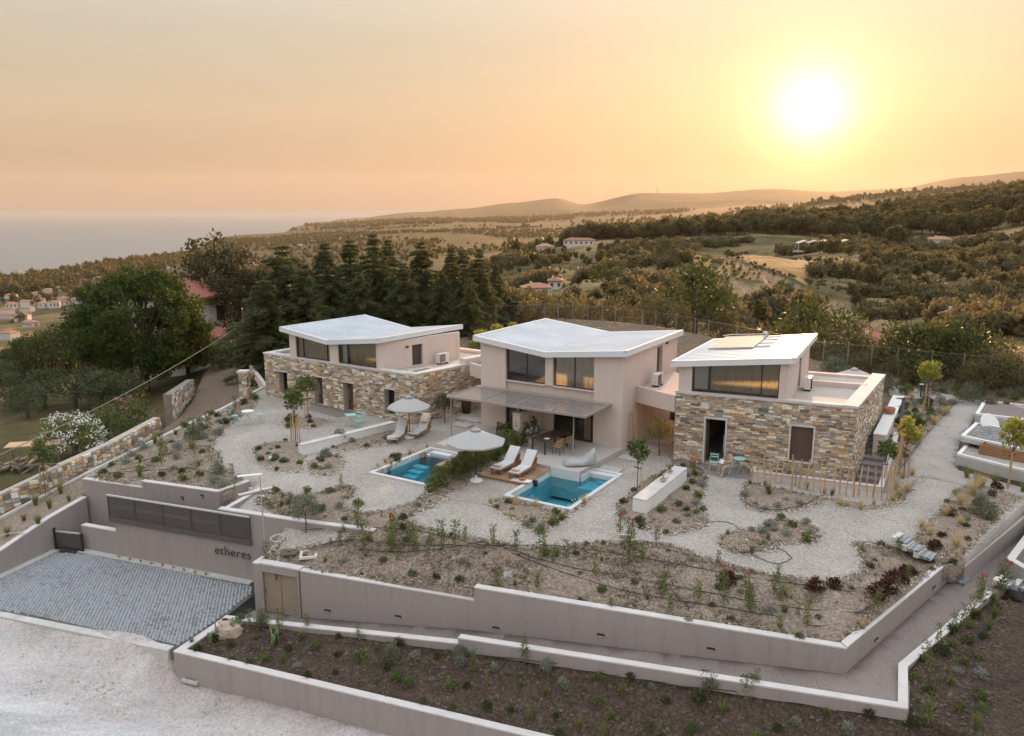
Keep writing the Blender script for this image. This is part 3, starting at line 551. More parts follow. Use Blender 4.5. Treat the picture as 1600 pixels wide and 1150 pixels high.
TRENCH = [tuple(q) for q in (TRA + _n3 * .95, _b + _n3 * .95 + _u3 * 1.35, _b + _n4 * 1.3 + _u4 * 5.6, _b + _u4 * 5.6 - _n4 * .2, _b - _n4 * .2 - _n3 * .2, TRA - _n3 * .2)]
hol.append(TRENCH)
# garden sheet
GARD = [KERB[6][:2], W(440, 560, 0)[:2], (-14, 61), (0, 60), (14, 55), (25, 49), W(1480, 640, .9)[:2], W(1440, 738, 0)[:2], W(1600, 782, -.1)[:2], W(1700, 700, 0)[:2], W(1730, 715, -.2)[:2], W(1600, 810, -.72)[:2], W(1507, 886, -1.0)[:2], FD, FE, (FD[0] - .15, FD[1]), (FC[0] - .1, FC[1] + .2), (onF(741)[0], onF(741)[1] + .2), (onF(400)[0] + .2, onF(400)[1] + .2), (onF(400)[0] + NW[0] * 2.6, onF(400)[1] + NW[1] * 2.6), (PL(460, 809, PA, PB)[0], PL(460, 809, PA, PB)[1] + .2), (onP(345)[0] + .1, onP(345)[1] + .26), W(360, 792, -.5)[:2], W(405, 757, -.4)[:2], T3[:2], (T2[0] + .1, T2[1] + .15), (T1[0], T1[1] + .15), (T0[0] + .1, T0[1] + .15)] + [k[:2] for k in KERB[2:6]]
sheet('garden_gravel', GARD, gz, M_gravel, 0.55, rough=0.03, holes=hol)
BEDS = {}
def bed(name, pts, mat=None, step=0.24, rough=0.24, fade=0.6, smooth=5, seed=3, lift=0.0):
    P = []
    for p in pts:
        if p[0] == 'xy': P.append(p[1:]); continue
        q = p if len(p) == 3 else None
        z0 = 0.0
        for _ in range(3):
            x, y, _z = W(p[0], p[1], z0); z0 = float(gz(x, y))
        P.append((x, y))
    P = curve(P, smooth) if smooth > 1 else P; BEDS[name] = P
    if smooth > 1: P = [(a + .22 * mnoise.noise(Vector((a * 2.3, b * 2.3, 3))), b + .22 * mnoise.noise(Vector((a * 2.3, b * 2.3, 9)))) for a, b in P]
    return sheet('planting_bed', P, lambda x, y: gz(x, y) + 0.012 + lift, mat or M_soil, step, rough=rough, fade=fade, seed=seed)
bed('left', [(136, 749), (172, 725), (240, 692), (291, 667), (347, 642), (392, 620), (402, 632), (372, 655), (348, 676), (334, 700), (340, 722), (362, 738), (372, 756), (352, 768), (336, 766), (280, 757), (224, 751), (180, 752)], seed=11)
bed('front', [(428, 860), (440, 848), (470, 835), (545, 829), (500, 815), (440, 805), (395, 783), (410, 768), (440, 770), (470, 776), (500, 770), (535, 758), (556, 762), (552, 776), (535, 788), (560, 800), (600, 798), (640, 786), (668, 768), (700, 752), (712, 762), (690, 785), (650, 802), (636, 814), (700, 832), (760, 843), (820, 852), (880, 850), (940, 846), (1000, 846), (1050, 852), (1078, 862), (1120, 876), (1180, 892), (1245, 902), (1310, 908), (1345, 893), (1342, 866), (1330, 850), (1360, 845), (1400, 850), (1440, 863), ('xy', FD[0] - .1, FD[1] + .02), ('xy', FC[0] - .05, FC[1] + .12), ('xy', onF(1050)[0] + .05, onF(1050)[1] + .14), ('xy', onF(745)[0] + .05, onF(745)[1] + .14), ('xy', onF(600)[0] + .05, onF(600)[1] + .14), ('xy', onF(402)[0] + .1, onF(402)[1] + .14), ('xy', onF(402)[0] + NW[0] * 1.6 + .15, onF(402)[1] + NW[1] * 1.6)], seed=12, smooth=1)
bed('tree', [(436, 659), (452, 650), (480, 652), (515, 655), (520, 662), (490, 670), (455, 670)], seed=13)
bed('bench_l', [(393, 710), (405, 695), (440, 690), (478, 692), (484, 704), (478, 722), (470, 738), (440, 738), (410, 728)], seed=14)
bed('bench_r', [(478, 724), (500, 716), (540, 706), (580, 700), (610, 690), (622, 676), (612, 668), (580, 676), (530, 690), (520, 700), (540, 720), (535, 736), (510, 744), (480, 738)], seed=15)
bed('pool', [(762, 788), (790, 779), (840, 789), (880, 799), (910, 783), (930, 772), (926, 782), (890, 806), (860, 828), (835, 832), (815, 820), (790, 806)], seed=16)
bed('bench', [(962, 790), (985, 770), (1010, 750), (1040, 735), (1075, 728), (1100, 738), (1102, 765), (1095, 790), (1110, 815), (1080, 832), (1030, 835), (985, 822), (965, 806)], seed=17)
bed('stakes', [(1155, 778), (1168, 752), (1200, 760), (1300, 778), (1385, 786), (1408, 740), (1412, 700), (1430, 705), (1432, 740), (1425, 770), (1395, 792), (1340, 795), (1290, 785), (1262, 795), (1205, 802), (1170, 796)], seed=18)
bed('island', [(1122, 842), (1150, 828), (1180, 826), (1205, 812), (1250, 815), (1282, 830), (1272, 850), (1230, 852), (1200, 862), (1160, 868), (1130, 858)], seed=19)
bed('hedge', [(640, 800), (672, 770), (700, 742), (735, 722), (770, 700), (806, 690), (816, 700), (790, 716), (750, 742), (720, 768), (690, 788), (660, 800)], seed=20)
bed('right', [(1418, 862), (1424, 842), (1452, 812), (1478, 782), (1510, 757), (1560, 765), (1600, 778), (1586, 790), (1552, 822), (1500, 876), (1482, 884), (1440, 872)], seed=21)
bed('lounge', [(605, 722), (640, 706), (672, 698), (674, 702), (630, 720), (596, 735), (585, 738), (592, 728)], seed=22, rough=0.06)
# upper beds and paving behind and beside the square stone house
def zback(x, y):
    """ground behind the houses climbs to the fence"""
    t = np.clip((y + 0.58 * x - 47) / 9.0, 0, 1); return 0.0 + 1.35 * t + np.clip(y + 0.5 * x - 60, 0, 14) * 0.11
zc_ = tps([W(*p) for p in [(1418, 606, 1.4), (1600, 640, 1.45), (1800, 678, 1.45), (1800, 705, 1.3), (1537, 632, 1.3), (1498, 627, 1.3), (1440, 690, .5), (1500, 690, .5), (1492, 732, .1), (1600, 764, .05), (1440, 742, .0), (1407, 762, -.1), (1700, 800, .03), (1390, 618, 1.35), (1400, 660, .95), (1420, 590, 1.7), (1600, 618, 1.75), (1500, 600, 1.75), (1330, 590, 1.7), (1260, 580, 1.9)]])
def zR(x, y):
    k = np.clip((np.asarray(x) - 13.0) / 6.0, 0, 1); k = k * k * (3 - 2 * k); return zback(x, y) * (1 - k) + np.clip(zc_(x, y), -.3, 2.6) * k
BACK = [(-19.5, 56), (-16, 60), (-12.5, 67), (0, 68), *[(W(a, b, c)[0], W(a, b, c)[1] + 1.0) for a, b, c in ((851, 505, 2.5), (941, 510, 2.5), (1024, 519, 2.4), (1106, 535, 2.2), (1285, 573, 1.9), (1360, 580, 1.85), (1453, 590, 1.8), (1590, 605, 1.8), (1800, 640, 1.8))], (60, 34), (60, 28), (30, 31), W(1700, 800, 0)[:2], W(1600, 770, 0)[:2], W(1452, 736, 0)[:2], W(1420, 735, 0)[:2], W(1412, 690, .5)[:2], tuple(_b + _u4 * 5.6 + _n4 * 1.2), tuple(_b + _u4 * 5.6), (17, 44), (8, 47), (4, 53), (-2, 58), (-12, 60)]
sheet('back_ground', BACK, lambda x, y: zR(x, y) - 0.02, M_dry, 0.6, rough=0.10)
M_conc = plain('path_concrete', (0.37, 0.33, 0.295), 0.85, 0.16, 0.8, 0.25, 25, fine=0.18)
PATHU = [W(1385, 602, 1.4)[:2], W(1418, 606, 1.4)[:2], W(1600, 637, 1.45)[:2], W(1800, 672, 1.45)[:2], W(1800, 705, 1.3)[:2], W(1640, 662, 1.3)[:2], W(1537, 632, 1.3)[:2], W(1500, 690, .5)[:2], W(1492, 732, .1)[:2], W(1600, 764, .05)[:2], W(1700, 790, .05)[:2], W(1700, 806, -.02)[:2], W(1600, 777, -.02)[:2], W(1440, 744, .0)[:2], W(1407, 764, -.1)[:2], W(1396, 748, .0)[:2], W(1440, 690, .5)[:2], W(1498, 627, 1.3)[:2], W(1390, 618, 1.35)[:2]]
sheet('concrete_path', PATHU, lambda x, y: zR(x, y) + 0.055, M_conc, 0.6, rough=0.0)
UB = [W(1403, 622, 1.3)[:2], W(1494, 629, 1.3)[:2], W(1438, 690, .5)[:2], W(1396, 745, .05)[:2], W(1412, 700, .4)[:2], W(1396, 650, 1.05)[:2]]
sheet('planting_bed', UB, lambda x, y: zR(x, y) + 0.03, M_soil, 0.3, rough=0.16, seed=31)
sheet('planting_bed', [W(1496, 738, 0)[:2], W(1600, 764, 0)[:2], W(1700, 789, 0)[:2], W(1700, 770, 0)[:2], W(1600, 742, 0)[:2], W(1500, 716, .2)[:2]], lambda x, y: zR(x, y) + 0.07, M_soild, 0.3, rough=0.1, seed=32)
# strip between the sloping wall and the kerb, kerb, gully and lane
zs = tps([W(-120, 872, -3.35), W(0, 811, -2.55), W(130, 744, -1.25), W(172, 723, -1.1), (*lsw(-5.5), -3.5), (*lsw(0), -2.5), (*lsw(2.9), -1.92), (*lsw(5.0), -1.66), (T0[0], T0[1] + .3, -1.35)])
sheet('planting_bed', [(lsw(-5.5)[0] - .14, lsw(-5.5)[1] + .04), (lsw(5.0)[0] - .14, lsw(5.0)[1] + .04), (T0[0] - .02, T0[1]), (T0[0] + .1, T0[1] + .5), W(172, 725, -1.1)[:2], W(130, 746, -1.25)[:2], W(0, 813, -2.55)[:2], W(-120, 874, -3.35)[:2]], lambda x, y: zs(x, y) + .02, M_soil, 0.3, rough=0.12, seed=33)
kb = thing('kerb', 'pale concrete kerb running up the slope beside the dirt lane', 'kerb', KERB[0]); kbm = MB()
for a, b in zip(KERB[:-1], KERB[1:]):
    a, b = Vector(a), Vector(b); d = (b - a); n = Vector((-d.y, d.x, 0)).normalized() * 0.11; dz = Vector((0, 0, .55)); up = Vector((0, 0, .10))
    kbm.add([a - n - dz, b - n - dz, b + n - dz, a + n - dz, a - n + up, b - n + up, b + n + up, a + n + up], [(3, 2, 1, 0), (4, 5, 6, 7), (0, 1, 5, 4), (1, 2, 6, 5), (2, 3, 7, 6), (3, 0, 4, 7)])
kbm.build('kerb_stone', M_cap, kb, world=True)
RB = [W(-120, 858, -3.1), W(0, 804, -2.45), W(100, 757, -1.5), W(180, 718, -1.05), W(252, 676, -.7)]     # foot of the rubble wall
LANE = [W(-120, 872, -3.3)[:2], W(0, 811, -2.5)[:2], W(130, 744, -1.2)[:2], W(172, 723, -1.05)[:2], W(291, 665, -.55)[:2], W(347, 640, -.3)[:2], W(412, 606, .15)[:2], W(405, 575, .1)[:2], W(375, 545, -.2)[:2], W(345, 556, -.7)[:2], W(318, 585, -.7)[:2], W(300, 630, -.65)[:2], W(280, 650, -.65)[:2], W(252, 672, -.7)[:2], W(180, 714, -1.05)[:2], W(100, 753, -1.5)[:2], W(0, 800, -2.45)[:2], W(-120, 854, -3.1)[:2]]
zl = tps([W(-120, 865, -3.2), W(0, 808, -2.45), W(130, 742, -1.3), W(172, 720, -1.1), W(291, 665, -.62), W(347, 640, -.38), W(412, 606, .02), W(375, 548, -.2), W(345, 558, -.6), W(300, 630, -.62), W(252, 674, -.72), W(330, 600, -.5)])
sheet('dirt_lane', LANE, lambda x, y: zl(x, y) + .03, M_dry, 0.5, rough=0.08, seed=34)
# ---- parking: cobble setters laid in rows, real joints
M_cob = leafmat('cobble', (0.205, 0.21, 0.222), (0.37, 0.38, 0.40), 0.0, scale=.5, rough=.85); M_joint = plain('joint_sand', (0.115, 0.105, 0.098), 0.95, 0.3, 2.0)
PK = [lsw(0.0), lsw(2.85), PA[:2], PB[:2], F0, W(398, 957, ZP)[:2], W(345, 968, ZP)[:2], W(272, 1016, ZP)[:2], W(0, 962, ZP)[:2], W(-300, 900, ZP)[:2], lsw(-5.0)]
pk = sheet('parking_base', PK, lambda x, y: ZP - 0.03 + 0 * x, M_joint, 1.0)
def cobbles():
    du = np.array(DIRW); dn = np.array(NW); vs_ = []; k = 0
    a0, b0 = 0.17, 0.125; o = np.array([-13.0, 30.0])
    I, J = np.meshgrid(np.arange(-98, 44), np.arange(-58, 72)); uu = (I + 0.5 * (J % 2)) * a0 + NR.normal(0, .006, I.shape); vv = J * b0 + NR.normal(0, .005, I.shape)
    X = o[0] + uu * du[0] + vv * dn[0]; Y = o[1] + uu * du[1] + vv * dn[1]
    ins = inpoly(X, Y, PK_IN); X, Y = X[ins], Y[ins]; n = len(X)
    hx = a0 / 2 - .022 + NR.normal(0, .006, n); hy = b0 / 2 - .022 + NR.normal(0, .004, n); zt = ZP + .018 + NR.normal(0, .004, n)
    V = np.zeros((n, 8, 3))
    for q, (sx, sy, top) in enumerate([(-1, -1, 0), (1, -1, 0), (1, 1, 0), (-1, 1, 0), (-1, -1, 1), (1, -1, 1), (1, 1, 1), (-1, 1, 1)]):
        e = 0.82 if top else 1.0; a = sx * hx * e + NR.normal(0, .004, n); b = sy * hy * e + NR.normal(0, .004, n)
        V[:, q, 0] = X + a * du[0] + b * dn[0]; V[:, q, 1] = Y + a * du[1] + b * dn[1]; V[:, q, 2] = zt if top else ZP - .04
    Fq = np.array([(4, 5, 6, 7), (0, 1, 5, 4), (1, 2, 6, 5), (2, 3, 7, 6), (3, 0, 4, 7)]); f = (np.arange(n)[:, None, None] * 8 + Fq[None]).reshape(-1, 4)
    o_ = meshobj('cobblestones', npmesh('cobblestones', V.reshape(-1, 3), f, M_cob), pk); o_['kind'] = 'stuff'
_b = 0.45
PK_IN = [lsw(0.3), (lsw(2.6)[0] + .45, lsw(2.6)[1] - .1), (PA[0] + .5, PA[1] - .55), (PB[0] - .05, PB[1] - .45), W(397, 922, ZP)[:2], W(338, 968, ZP)[:2], W(278, 1008, ZP)[:2], W(0, 951, ZP)[:2], W(-300, 890, ZP)[:2], lsw(-4.8)]
cobbles()
kz = thing('kerb', 'worn pale concrete kerb strip between the cobbled parking and the dirt road', 'kerb', W(270, 1015, ZP))
km = MB(); a, b = Vector(W(262, 1017.5, ZP)), Vector(W(-300, 903, ZP)); d = (b - a).normalized(); n = Vector((-d.y, d.x, 0)) * -1
km.add([a + Vector((0, 0, -.4)), b + Vector((0, 0, -.4)), b + n * .34 + Vector((0, 0, -.4)), a + n * .34 + Vector((0, 0, -.4)), a + Vector((0, 0, .02)), b + Vector((0, 0, .02)), b + n * .34 + Vector((0, 0, .03)), a + n * .34 + Vector((0, 0, .03))], [(0, 1, 2, 3), (7, 6, 5, 4), (4, 5, 1, 0), (5, 6, 2, 1), (6, 7, 3, 2), (7, 4, 0, 3)])
M_wornc = plain('worn_concrete', (0.50, 0.48, 0.455), 0.9, 0.22, 1.6, 0.4, 20, fine=0.2)
km.build('kerb_stone', M_wornc, kz, world=True)
tk = thing('kerb', 'narrow concrete border strip at the foot of the parking walls', 'kerb', PA); tm = MB()
for p0, p1, w_ in ((Vector(PA), Vector(PB), -.36), (Vector((*lsw(-5), ZP)), Vector((*lsw(2.85), ZP)), -.36)):
    d = (p1 - p0).normalized(); n = Vector((-d.y, d.x, 0)) * w_
    tm.add([p0 + Vector((0, 0, -.2)), p1 + Vector((0, 0, -.2)), p1 + n + Vector((0, 0, -.2)), p0 + n + Vector((0, 0, -.2)), p0 + Vector((0, 0, .03)), p1 + Vector((0, 0, .03)), p1 + n + Vector((0, 0, .03)), p0 + n + Vector((0, 0, .03))], [(0, 1, 2, 3), (7, 6, 5, 4), (4, 5, 1, 0), (5, 6, 2, 1), (6, 7, 3, 2), (7, 4, 0, 3)])
tm.build('border_strip', M_wornc, tk, world=True)
# passage behind the screen and its steps up to the garden
sheet('passage', [(PA[0] + NW[0] * .13, PA[1] + NW[1] * .13), (onP(345)[0] + NW[0] * .13, onP(345)[1] + NW[1] * .13), W(360, 790, -1.3)[:2], T3[:2], T2[:2], T1[:2], T0[:2], lsw(5.0), (lsw(2.9)[0] + .1, lsw(2.9)[1])], lambda x, y: np.interp((x - PA[0]) / DIRW[0], [0, 2.5, 9, 11], [-3.49, -3.2, -1.5, -1.3]), M_fine, 0.5, rough=0.02)
stp = thing('garden_steps', 'short flight of rendered steps rising from the passage to the gravel garden', 'steps', W(375, 778, -1.2))
s0 = Vector(W(356, 790, -1.3)); sdv = (Vector((*T3[:2], 0)) - Vector((*T2[:2], 0))).normalized(); sn = Vector((sdv.y, -sdv.x, 0))
for k in range(5):
    c = Vector((T2[0], T2[1], 0)) + sdv * (0.75 + 0.32 * k) + sn * 0.62
    MB().box((c.x, c.y, -1.3 + (k + 1) * 0.085 - 0.06 + k * .085), (1.2, 0.34, 0.32), math.atan2(sn.y, sn.x)).build('step', M_cap, stp, world=True)
wall('garden_wall', 'short low rendered wall edging the garden steps, T-shaped in plan', [W(352, 796, -.35)[:2], W(411, 763, -.33)[:2]], [(-.35, -.3)], [-1.5], 0.2)
wall('garden_wall', 'thin white-topped wall end running into the young bed beside the steps', [W(374, 776, -.3)[:2], W(425, 763, -.25)[:2]], [-.22], [-1.2], 0.18)
wall('garden_wall', 'thin pale wall branching across the young bed behind the parking wall', [W(405, 775, -.3)[:2], W(462, 781, -.3)[:2]], [(-.3, -.32)], [-.9], 0.18)
# ------------------------------------------------------------------ houses
M_metal = plain('roof_metal', (0.62, 0.66, 0.70), 0.42, 0.13, 0.5, 0.05, 30, metal=0.0, spec=0.6); M_trim = plain('roof_trim', (0.72, 0.73, 0.75), 0.45, 0.05, 1.0, 0.0)
M_trough_shade = plain('roof_trough_shade', (0.34, 0.40, 0.46), 0.7, 0.1)  # shade of the troughs between roof ribs, put into the colour
M_frame = plain('window_frame', (0.060, 0.050, 0.045), 0.45, 0.1, 2, 0.0); M_door = plain('door_brown', (0.105, 0.068, 0.052), 0.55, 0.15, 3, 0.1)
M_floor = plain('terrace_screed', (0.50, 0.435, 0.385), 0.85, 0.12, 1.2, 0.2, 40); M_in = plain('interior_plaster', (0.42, 0.36, 0.30), 0.9, 0.1, 1.0, 0.0)
M_mortar = plain('mortar', (0.46, 0.40, 0.34), 0.95, 0.25, 4.0, 0.4, 30)
def m_glass():
    m, nt, N, L = nmat('window_glass'); o = nd(N, 'OutputMaterial'); t = nd(N, 'BsdfTransparent'); t.inputs[0].default_value = (0.90, 0.91, 0.90, 1); g = nd(N, 'BsdfGlossy'); g.inputs['Roughness'].default_value = 0.015
    f = nd(N, 'Fresnel'); f.inputs[0].default_value = 1.6; k = nd(N, 'Math', operation='MULTIPLY'); L.new(f.outputs[0], k.inputs[0]); k.inputs[1].default_value = 1.7
    mx = nd(N, 'MixShader'); L.new(k.outputs[0], mx.inputs[0]); L.new(t.outputs[0], mx.inputs[1]); L.new(g.outputs[0], mx.inputs[2]); L.new(mx.outputs[0], o.inputs[0]); return m
M_glass = m_glass()
M_curt = leafmat('curtain_linen', (0.66, 0.53, 0.36), (0.78, 0.65, 0.46), 0.3, scale=0.6, rough=0.9); M_blind = plain('roller_blind', (0.78, 0.74, 0.70), 0.8, 0.04)
def m_stone():
    m, nt, N, L = nmat('wall_stone'); tc = nd(N, 'TexCoord'); geo = nd(N, 'NewGeometry'); oi = nd(N, 'ObjectInfo')
    a = nd(N, 'Math', operation='ADD'); L.new(geo.outputs['Random Per Island'], a.inputs[0]); L.new(oi.outputs['Random'], a.inputs[1]); fr = nd(N, 'Math', operation='FRACT'); L.new(a.outputs[0], fr.inputs[0])
    c = ramp(N, L, fr.outputs[0], [(0.0, (0.355, 0.277, 0.213)), (0.12, (0.469, 0.376, 0.291)), (0.25, (0.568, 0.376, 0.220)), (0.33, (0.398, 0.376, 0.355)), (0.44, (0.540, 0.490, 0.433)), (0.55, (0.199, 0.185, 0.177)), (0.61, (0.653, 0.440, 0.256)), (0.68, (0.596, 0.483, 0.369)), (0.77, (0.824, 0.682, 0.525)), (0.87, (0.840, 0.838, 0.710)), (0.95, (0.840, 0.840, 0.840))], 'CONSTANT')
    n = noise_tex(N, L, geo.outputs['Position'], 7.0, 5.0, 0.7); c = mixc(N, L, 0.75, c, ramp(N, L, n, [(0.3, (0.55, 0.53, 0.50)), (0.7, (1.25, 1.2, 1.15))]), 'MULTIPLY')
    n2 = noise_tex(N, L, geo.outputs['Position'], 22.0, 4.0, 0.7); finish(N, L, c, 0.88, n2, 0.6, 0.03, spec=0.25); return m
M_stone = m_stone()
class Fac:
    """a wall plane: s runs along it seen from outside left to right, d goes inwards"""
    def __init__(s, A, B):
        s.A = Vector(A[:2]); s.B = Vector(B[:2]); s.w = (s.B - s.A).length; s.u = (s.B - s.A) / s.w; s.n = Vector((-s.u.y, s.u.x)); s.rz = math.atan2(s.u.y, s.u.x)
    def pt(s, a, d, z): q = s.A + s.u * a + s.n * d; return Vector((q.x, q.y, z))
    def px(s, x, y):
        p = PL(x, y, s.A, s.B); return ((Vector(p[:2]) - s.A).dot(s.u), p[2])
    def plate(s, mb, poly, d0, d1, mi=0): mb.plate([s.pt(a, d0, z) for a, z in poly], (s.n.x * (d1 - d0), s.n.y * (d1 - d0), 0), mi); return mb
    def box(s, mb, s0, s1, z0, z1, d0, d1, mi=0): return s.plate(mb, [(s0, z0), (s1, z0), (s1, z1), (s0, z1)], d0, d1, mi)
    def grid(s, mb, w0, w1, z0, z1, ops, d0, d1):
        """wall with rectangular openings (s0,s1,z0,z1), cut into butted blocks"""
        ops = sorted(ops); x = w0
        for o in ops:
            if o[0] > x: s.box(mb, x, o[0], z0, z1, d0, d1)
            if o[2] > z0: s.box(mb, o[0], o[1], z0, o[2], d0, d1)
            if o[3] < z1: s.box(mb, o[0], o[1], o[3], z1, d0, d1)
            x = o[1]
        if w1 > x: s.box(mb, x, w1, z0, z1, d0, d1)
        return mb
_unit = []
def unit_stone(k):
    if len(_unit) <= k:
        r = random.Random(k + 50); b = MB(); e = 0.5; v = [(-e, 0, -e), (e, 0, -e), (e, 0, e), (-e, 0, e)]
        j = lambda: r.uniform(-.045, .045); f = [(-.43 + j(), -1 + r.uniform(0, .3), -.36 + j() * 2), (.43 + j(), -1 + r.uniform(0, .3), -.36 + j() * 2), (.43 + j(), -1 + r.uniform(0, .3), .36 + j() * 2), (-.43 + j(), -1 + r.uniform(0, .3), .36 + j() * 2)]
        b.add(v + f, [(4, 5, 6, 7), (0, 1, 5, 4), (1, 2, 6, 5), (2, 3, 7, 6), (3, 0, 4, 7)])
        me = bpy.data.meshes.new('stone'); me.from_pydata(b.v, [], b.f); me.materials.append(M_stone); me.update(); _unit.append(me)
    return _unit[k]
for _k in range(14): unit_stone(_k)
def stones(fac, w0, w1, z0, z1, ops, seed=1, hmin=0.075, hmax=0.155, lmin=0.16, lmax=0.55, big=0.05, pale=0.03):
    """dry-laid courses: list of (s, z, length, height, depth)"""
    r = random.Random(seed); out = []; z = z0
    while z < z1 - 0.03:
        ch = min(r.uniform(hmin, hmax), z1 - z); x = w0 - r.uniform(0, .1)
        while x < w1:
            l = r.uniform(lmin, lmax) * (0.7 + ch * 3); segs = [(max(x, w0), min(x + l, w1))]; x += l
            for (a, b, c, d) in ops:
                if z + ch > c and z < d:
                    ns = []
                    for p, q in segs:
                        if q <= a or p >= b: ns.append((p, q))
                        else:
                            if p < a: ns.append((p, a))
                            if q > b: ns.append((b, q))
                    segs = ns
            for p, q in segs:
                if q - p < 0.04: continue
                if ch > 0.12 and r.random() < 0.35:
                    t = r.uniform(.4, .6) * ch; out.append((p, q, z, z + t, r.uniform(.02, .055))); out.append((p, q, z + t, z + ch, r.uniform(.02, .055)))
                else: out.append((p, q, z, z + ch, r.uniform(.02, .055)))
        z += ch
    for _ in range(int((w1 - w0) * (z1 - z0) * big * 10)):
        l, h = r.uniform(.24, .5), r.uniform(.17, .32); a, b = r.uniform(w0, w1 - l), r.uniform(z0, z1 - h)
        if any(a < o[1] + .02 and a + l > o[0] - .02 and b < o[3] and b + h > o[2] for o in ops): continue
        out.append((a, a + l, b, b + h, r.uniform(.060, .075)))
    return out
def lay(fac, lst, part_, root, nobj, seed=2, g=0.010):
    r = random.Random(seed); lst = sorted(lst, key=lambda t: -(t[1] - t[0]) * (t[3] - t[2])); loc = root.location
    for i, (a, b, c, d, dp) in enumerate(lst[:nobj]):
        o = meshobj('stone', unit_stone(r.randrange(14)), part_); p = fac.pt((a + b) / 2, 0, (c + d) / 2) - loc
        o.location = p; o.rotation_euler = (0, 0, fac.rz); o.scale = (b - a - g, dp, d - c - g * .8)
    rest = lst[nobj:]
    if rest:
        V = []; Fs = []
        for (a, b, c, d, dp) in rest:
            me = unit_stone(r.randrange(14)); k = len(V); L_, H_ = b - a - g, d - c - g * .8
            for v in me.vertices: V.append(fac.pt((a + b) / 2 + v.co.x * L_, v.co.y * dp, (c + d) / 2 + v.co.z * H_) - loc)
            for f in ((4, 5, 6, 7), (0, 1, 5, 4), (1, 2, 6, 5), (2, 3, 7, 6), (3, 0, 4, 7)): Fs.append([k + q for q in f])
        o = meshobj('small_stones', npmesh('small_stones', [tuple(v) for v in V], Fs, M_stone), part_); o['kind'] = 'stuff'
def roof(root, quads, nrib, ov=0.10):
    """quads: list of (front-eave, front-valley, back-valley, back-eave) top corners; panels run from eave to valley"""
    rf = None
    body = MB()
    for q in quads:
        P = [Vector(p) for p in q]; dz = Vector((0, 0, .27)); body.add([p - dz for p in P] + [p - Vector((0, 0, .045)) for p in P], [(0, 1, 2, 3), (7, 6, 5, 4), (0, 4, 5, 1), (1, 5, 6, 2), (2, 6, 7, 3), (3, 7, 4, 0)])
    rf = body.build('roof', M_trim, root, world=True)
    for q in quads: P = [Vector(p) - Vector((0, 0, .042)) for p in q]; c0 = sum(P, Vector()) / 4; MB().add([c0 + (p - c0) * .985 for p in P], [(0, 1, 2, 3)]).build('trough_shade', M_trough_shade, rf, world=True)  # blue-grey sheet added below the panels as painted trough shade
    for q in quads:
        a, b, c, d = [Vector(p) for p in q]
        nn = (b - a).cross(d - a).normalized(); nn = nn if nn.z > 0 else -nn
        for k in range(nrib):
            t0, t1 = .012 + .976 * k / nrib, .012 + .976 * (k + 1) / nrib; l0, l1 = .02, .99
            A_, D_ = a.lerp(d, t0), a.lerp(d, t1); B_, C_ = b.lerp(c, t0), b.lerp(c, t1)
            A2, B2, C2, D2 = A_.lerp(B_, l0), A_.lerp(B_, l1), D_.lerp(C_, l1), D_.lerp(C_, l0); m = MB()
            R1 = 0.78; hh = nn * .075; f = lambda P0, P1, t: P0.lerp(P1, t)
            lo = nn * -.03; pr = [(0, 0), (.34, 0), (.42, 1), (.62, 1), (.70, 0), (.74, 0)]
            vs_ = [f(A2, D2, t) + lo + hh * (1 if h else 0) for t, h in pr] + [f(B2, C2, t) + lo + hh * (1 if h else 0) for t, h in pr]; n = len(pr)
            m.add(vs_, [(i, n + i, n + i + 1, i + 1) for i in range(n - 1)] + [(5, 4, 3, 2, 1, 0), (6, 7, 8, 9, 10, 11)])
            m.build('roof_panel', M_metal, rf, world=True)
    # edge trim
    def bar(p, q_, wv, nm='edge_trim'):
        p, q_ = Vector(p), Vector(q_); w = Vector(wv); m = MB(); up = Vector((0, 0, .035)); dn = Vector((0, 0, -.05))
        m.add([p + dn, q_ + dn, q_ + w + dn, p + w + dn, p + up, q_ + up, q_ + w + up, p + w + up], [(0, 1, 2, 3), (7, 6, 5, 4), (4, 5, 1, 0), (5, 6, 2, 1), (6, 7, 3, 2), (7, 4, 0, 3)]); m.build(nm, M_trim, rf, world=True)
    for i, q in enumerate(quads):
        a, b, c, d = [Vector(p) for p in q]; f = (d - a).normalized() * .16; f.z = 0; s_ = (b - a).normalized() * .16; s_.z = 0
        bar(a, b, f); bar(d, c, -f); bar(a, d, s_)
        if len(quads) == 1: bar(b, c, -s_)
    return rf
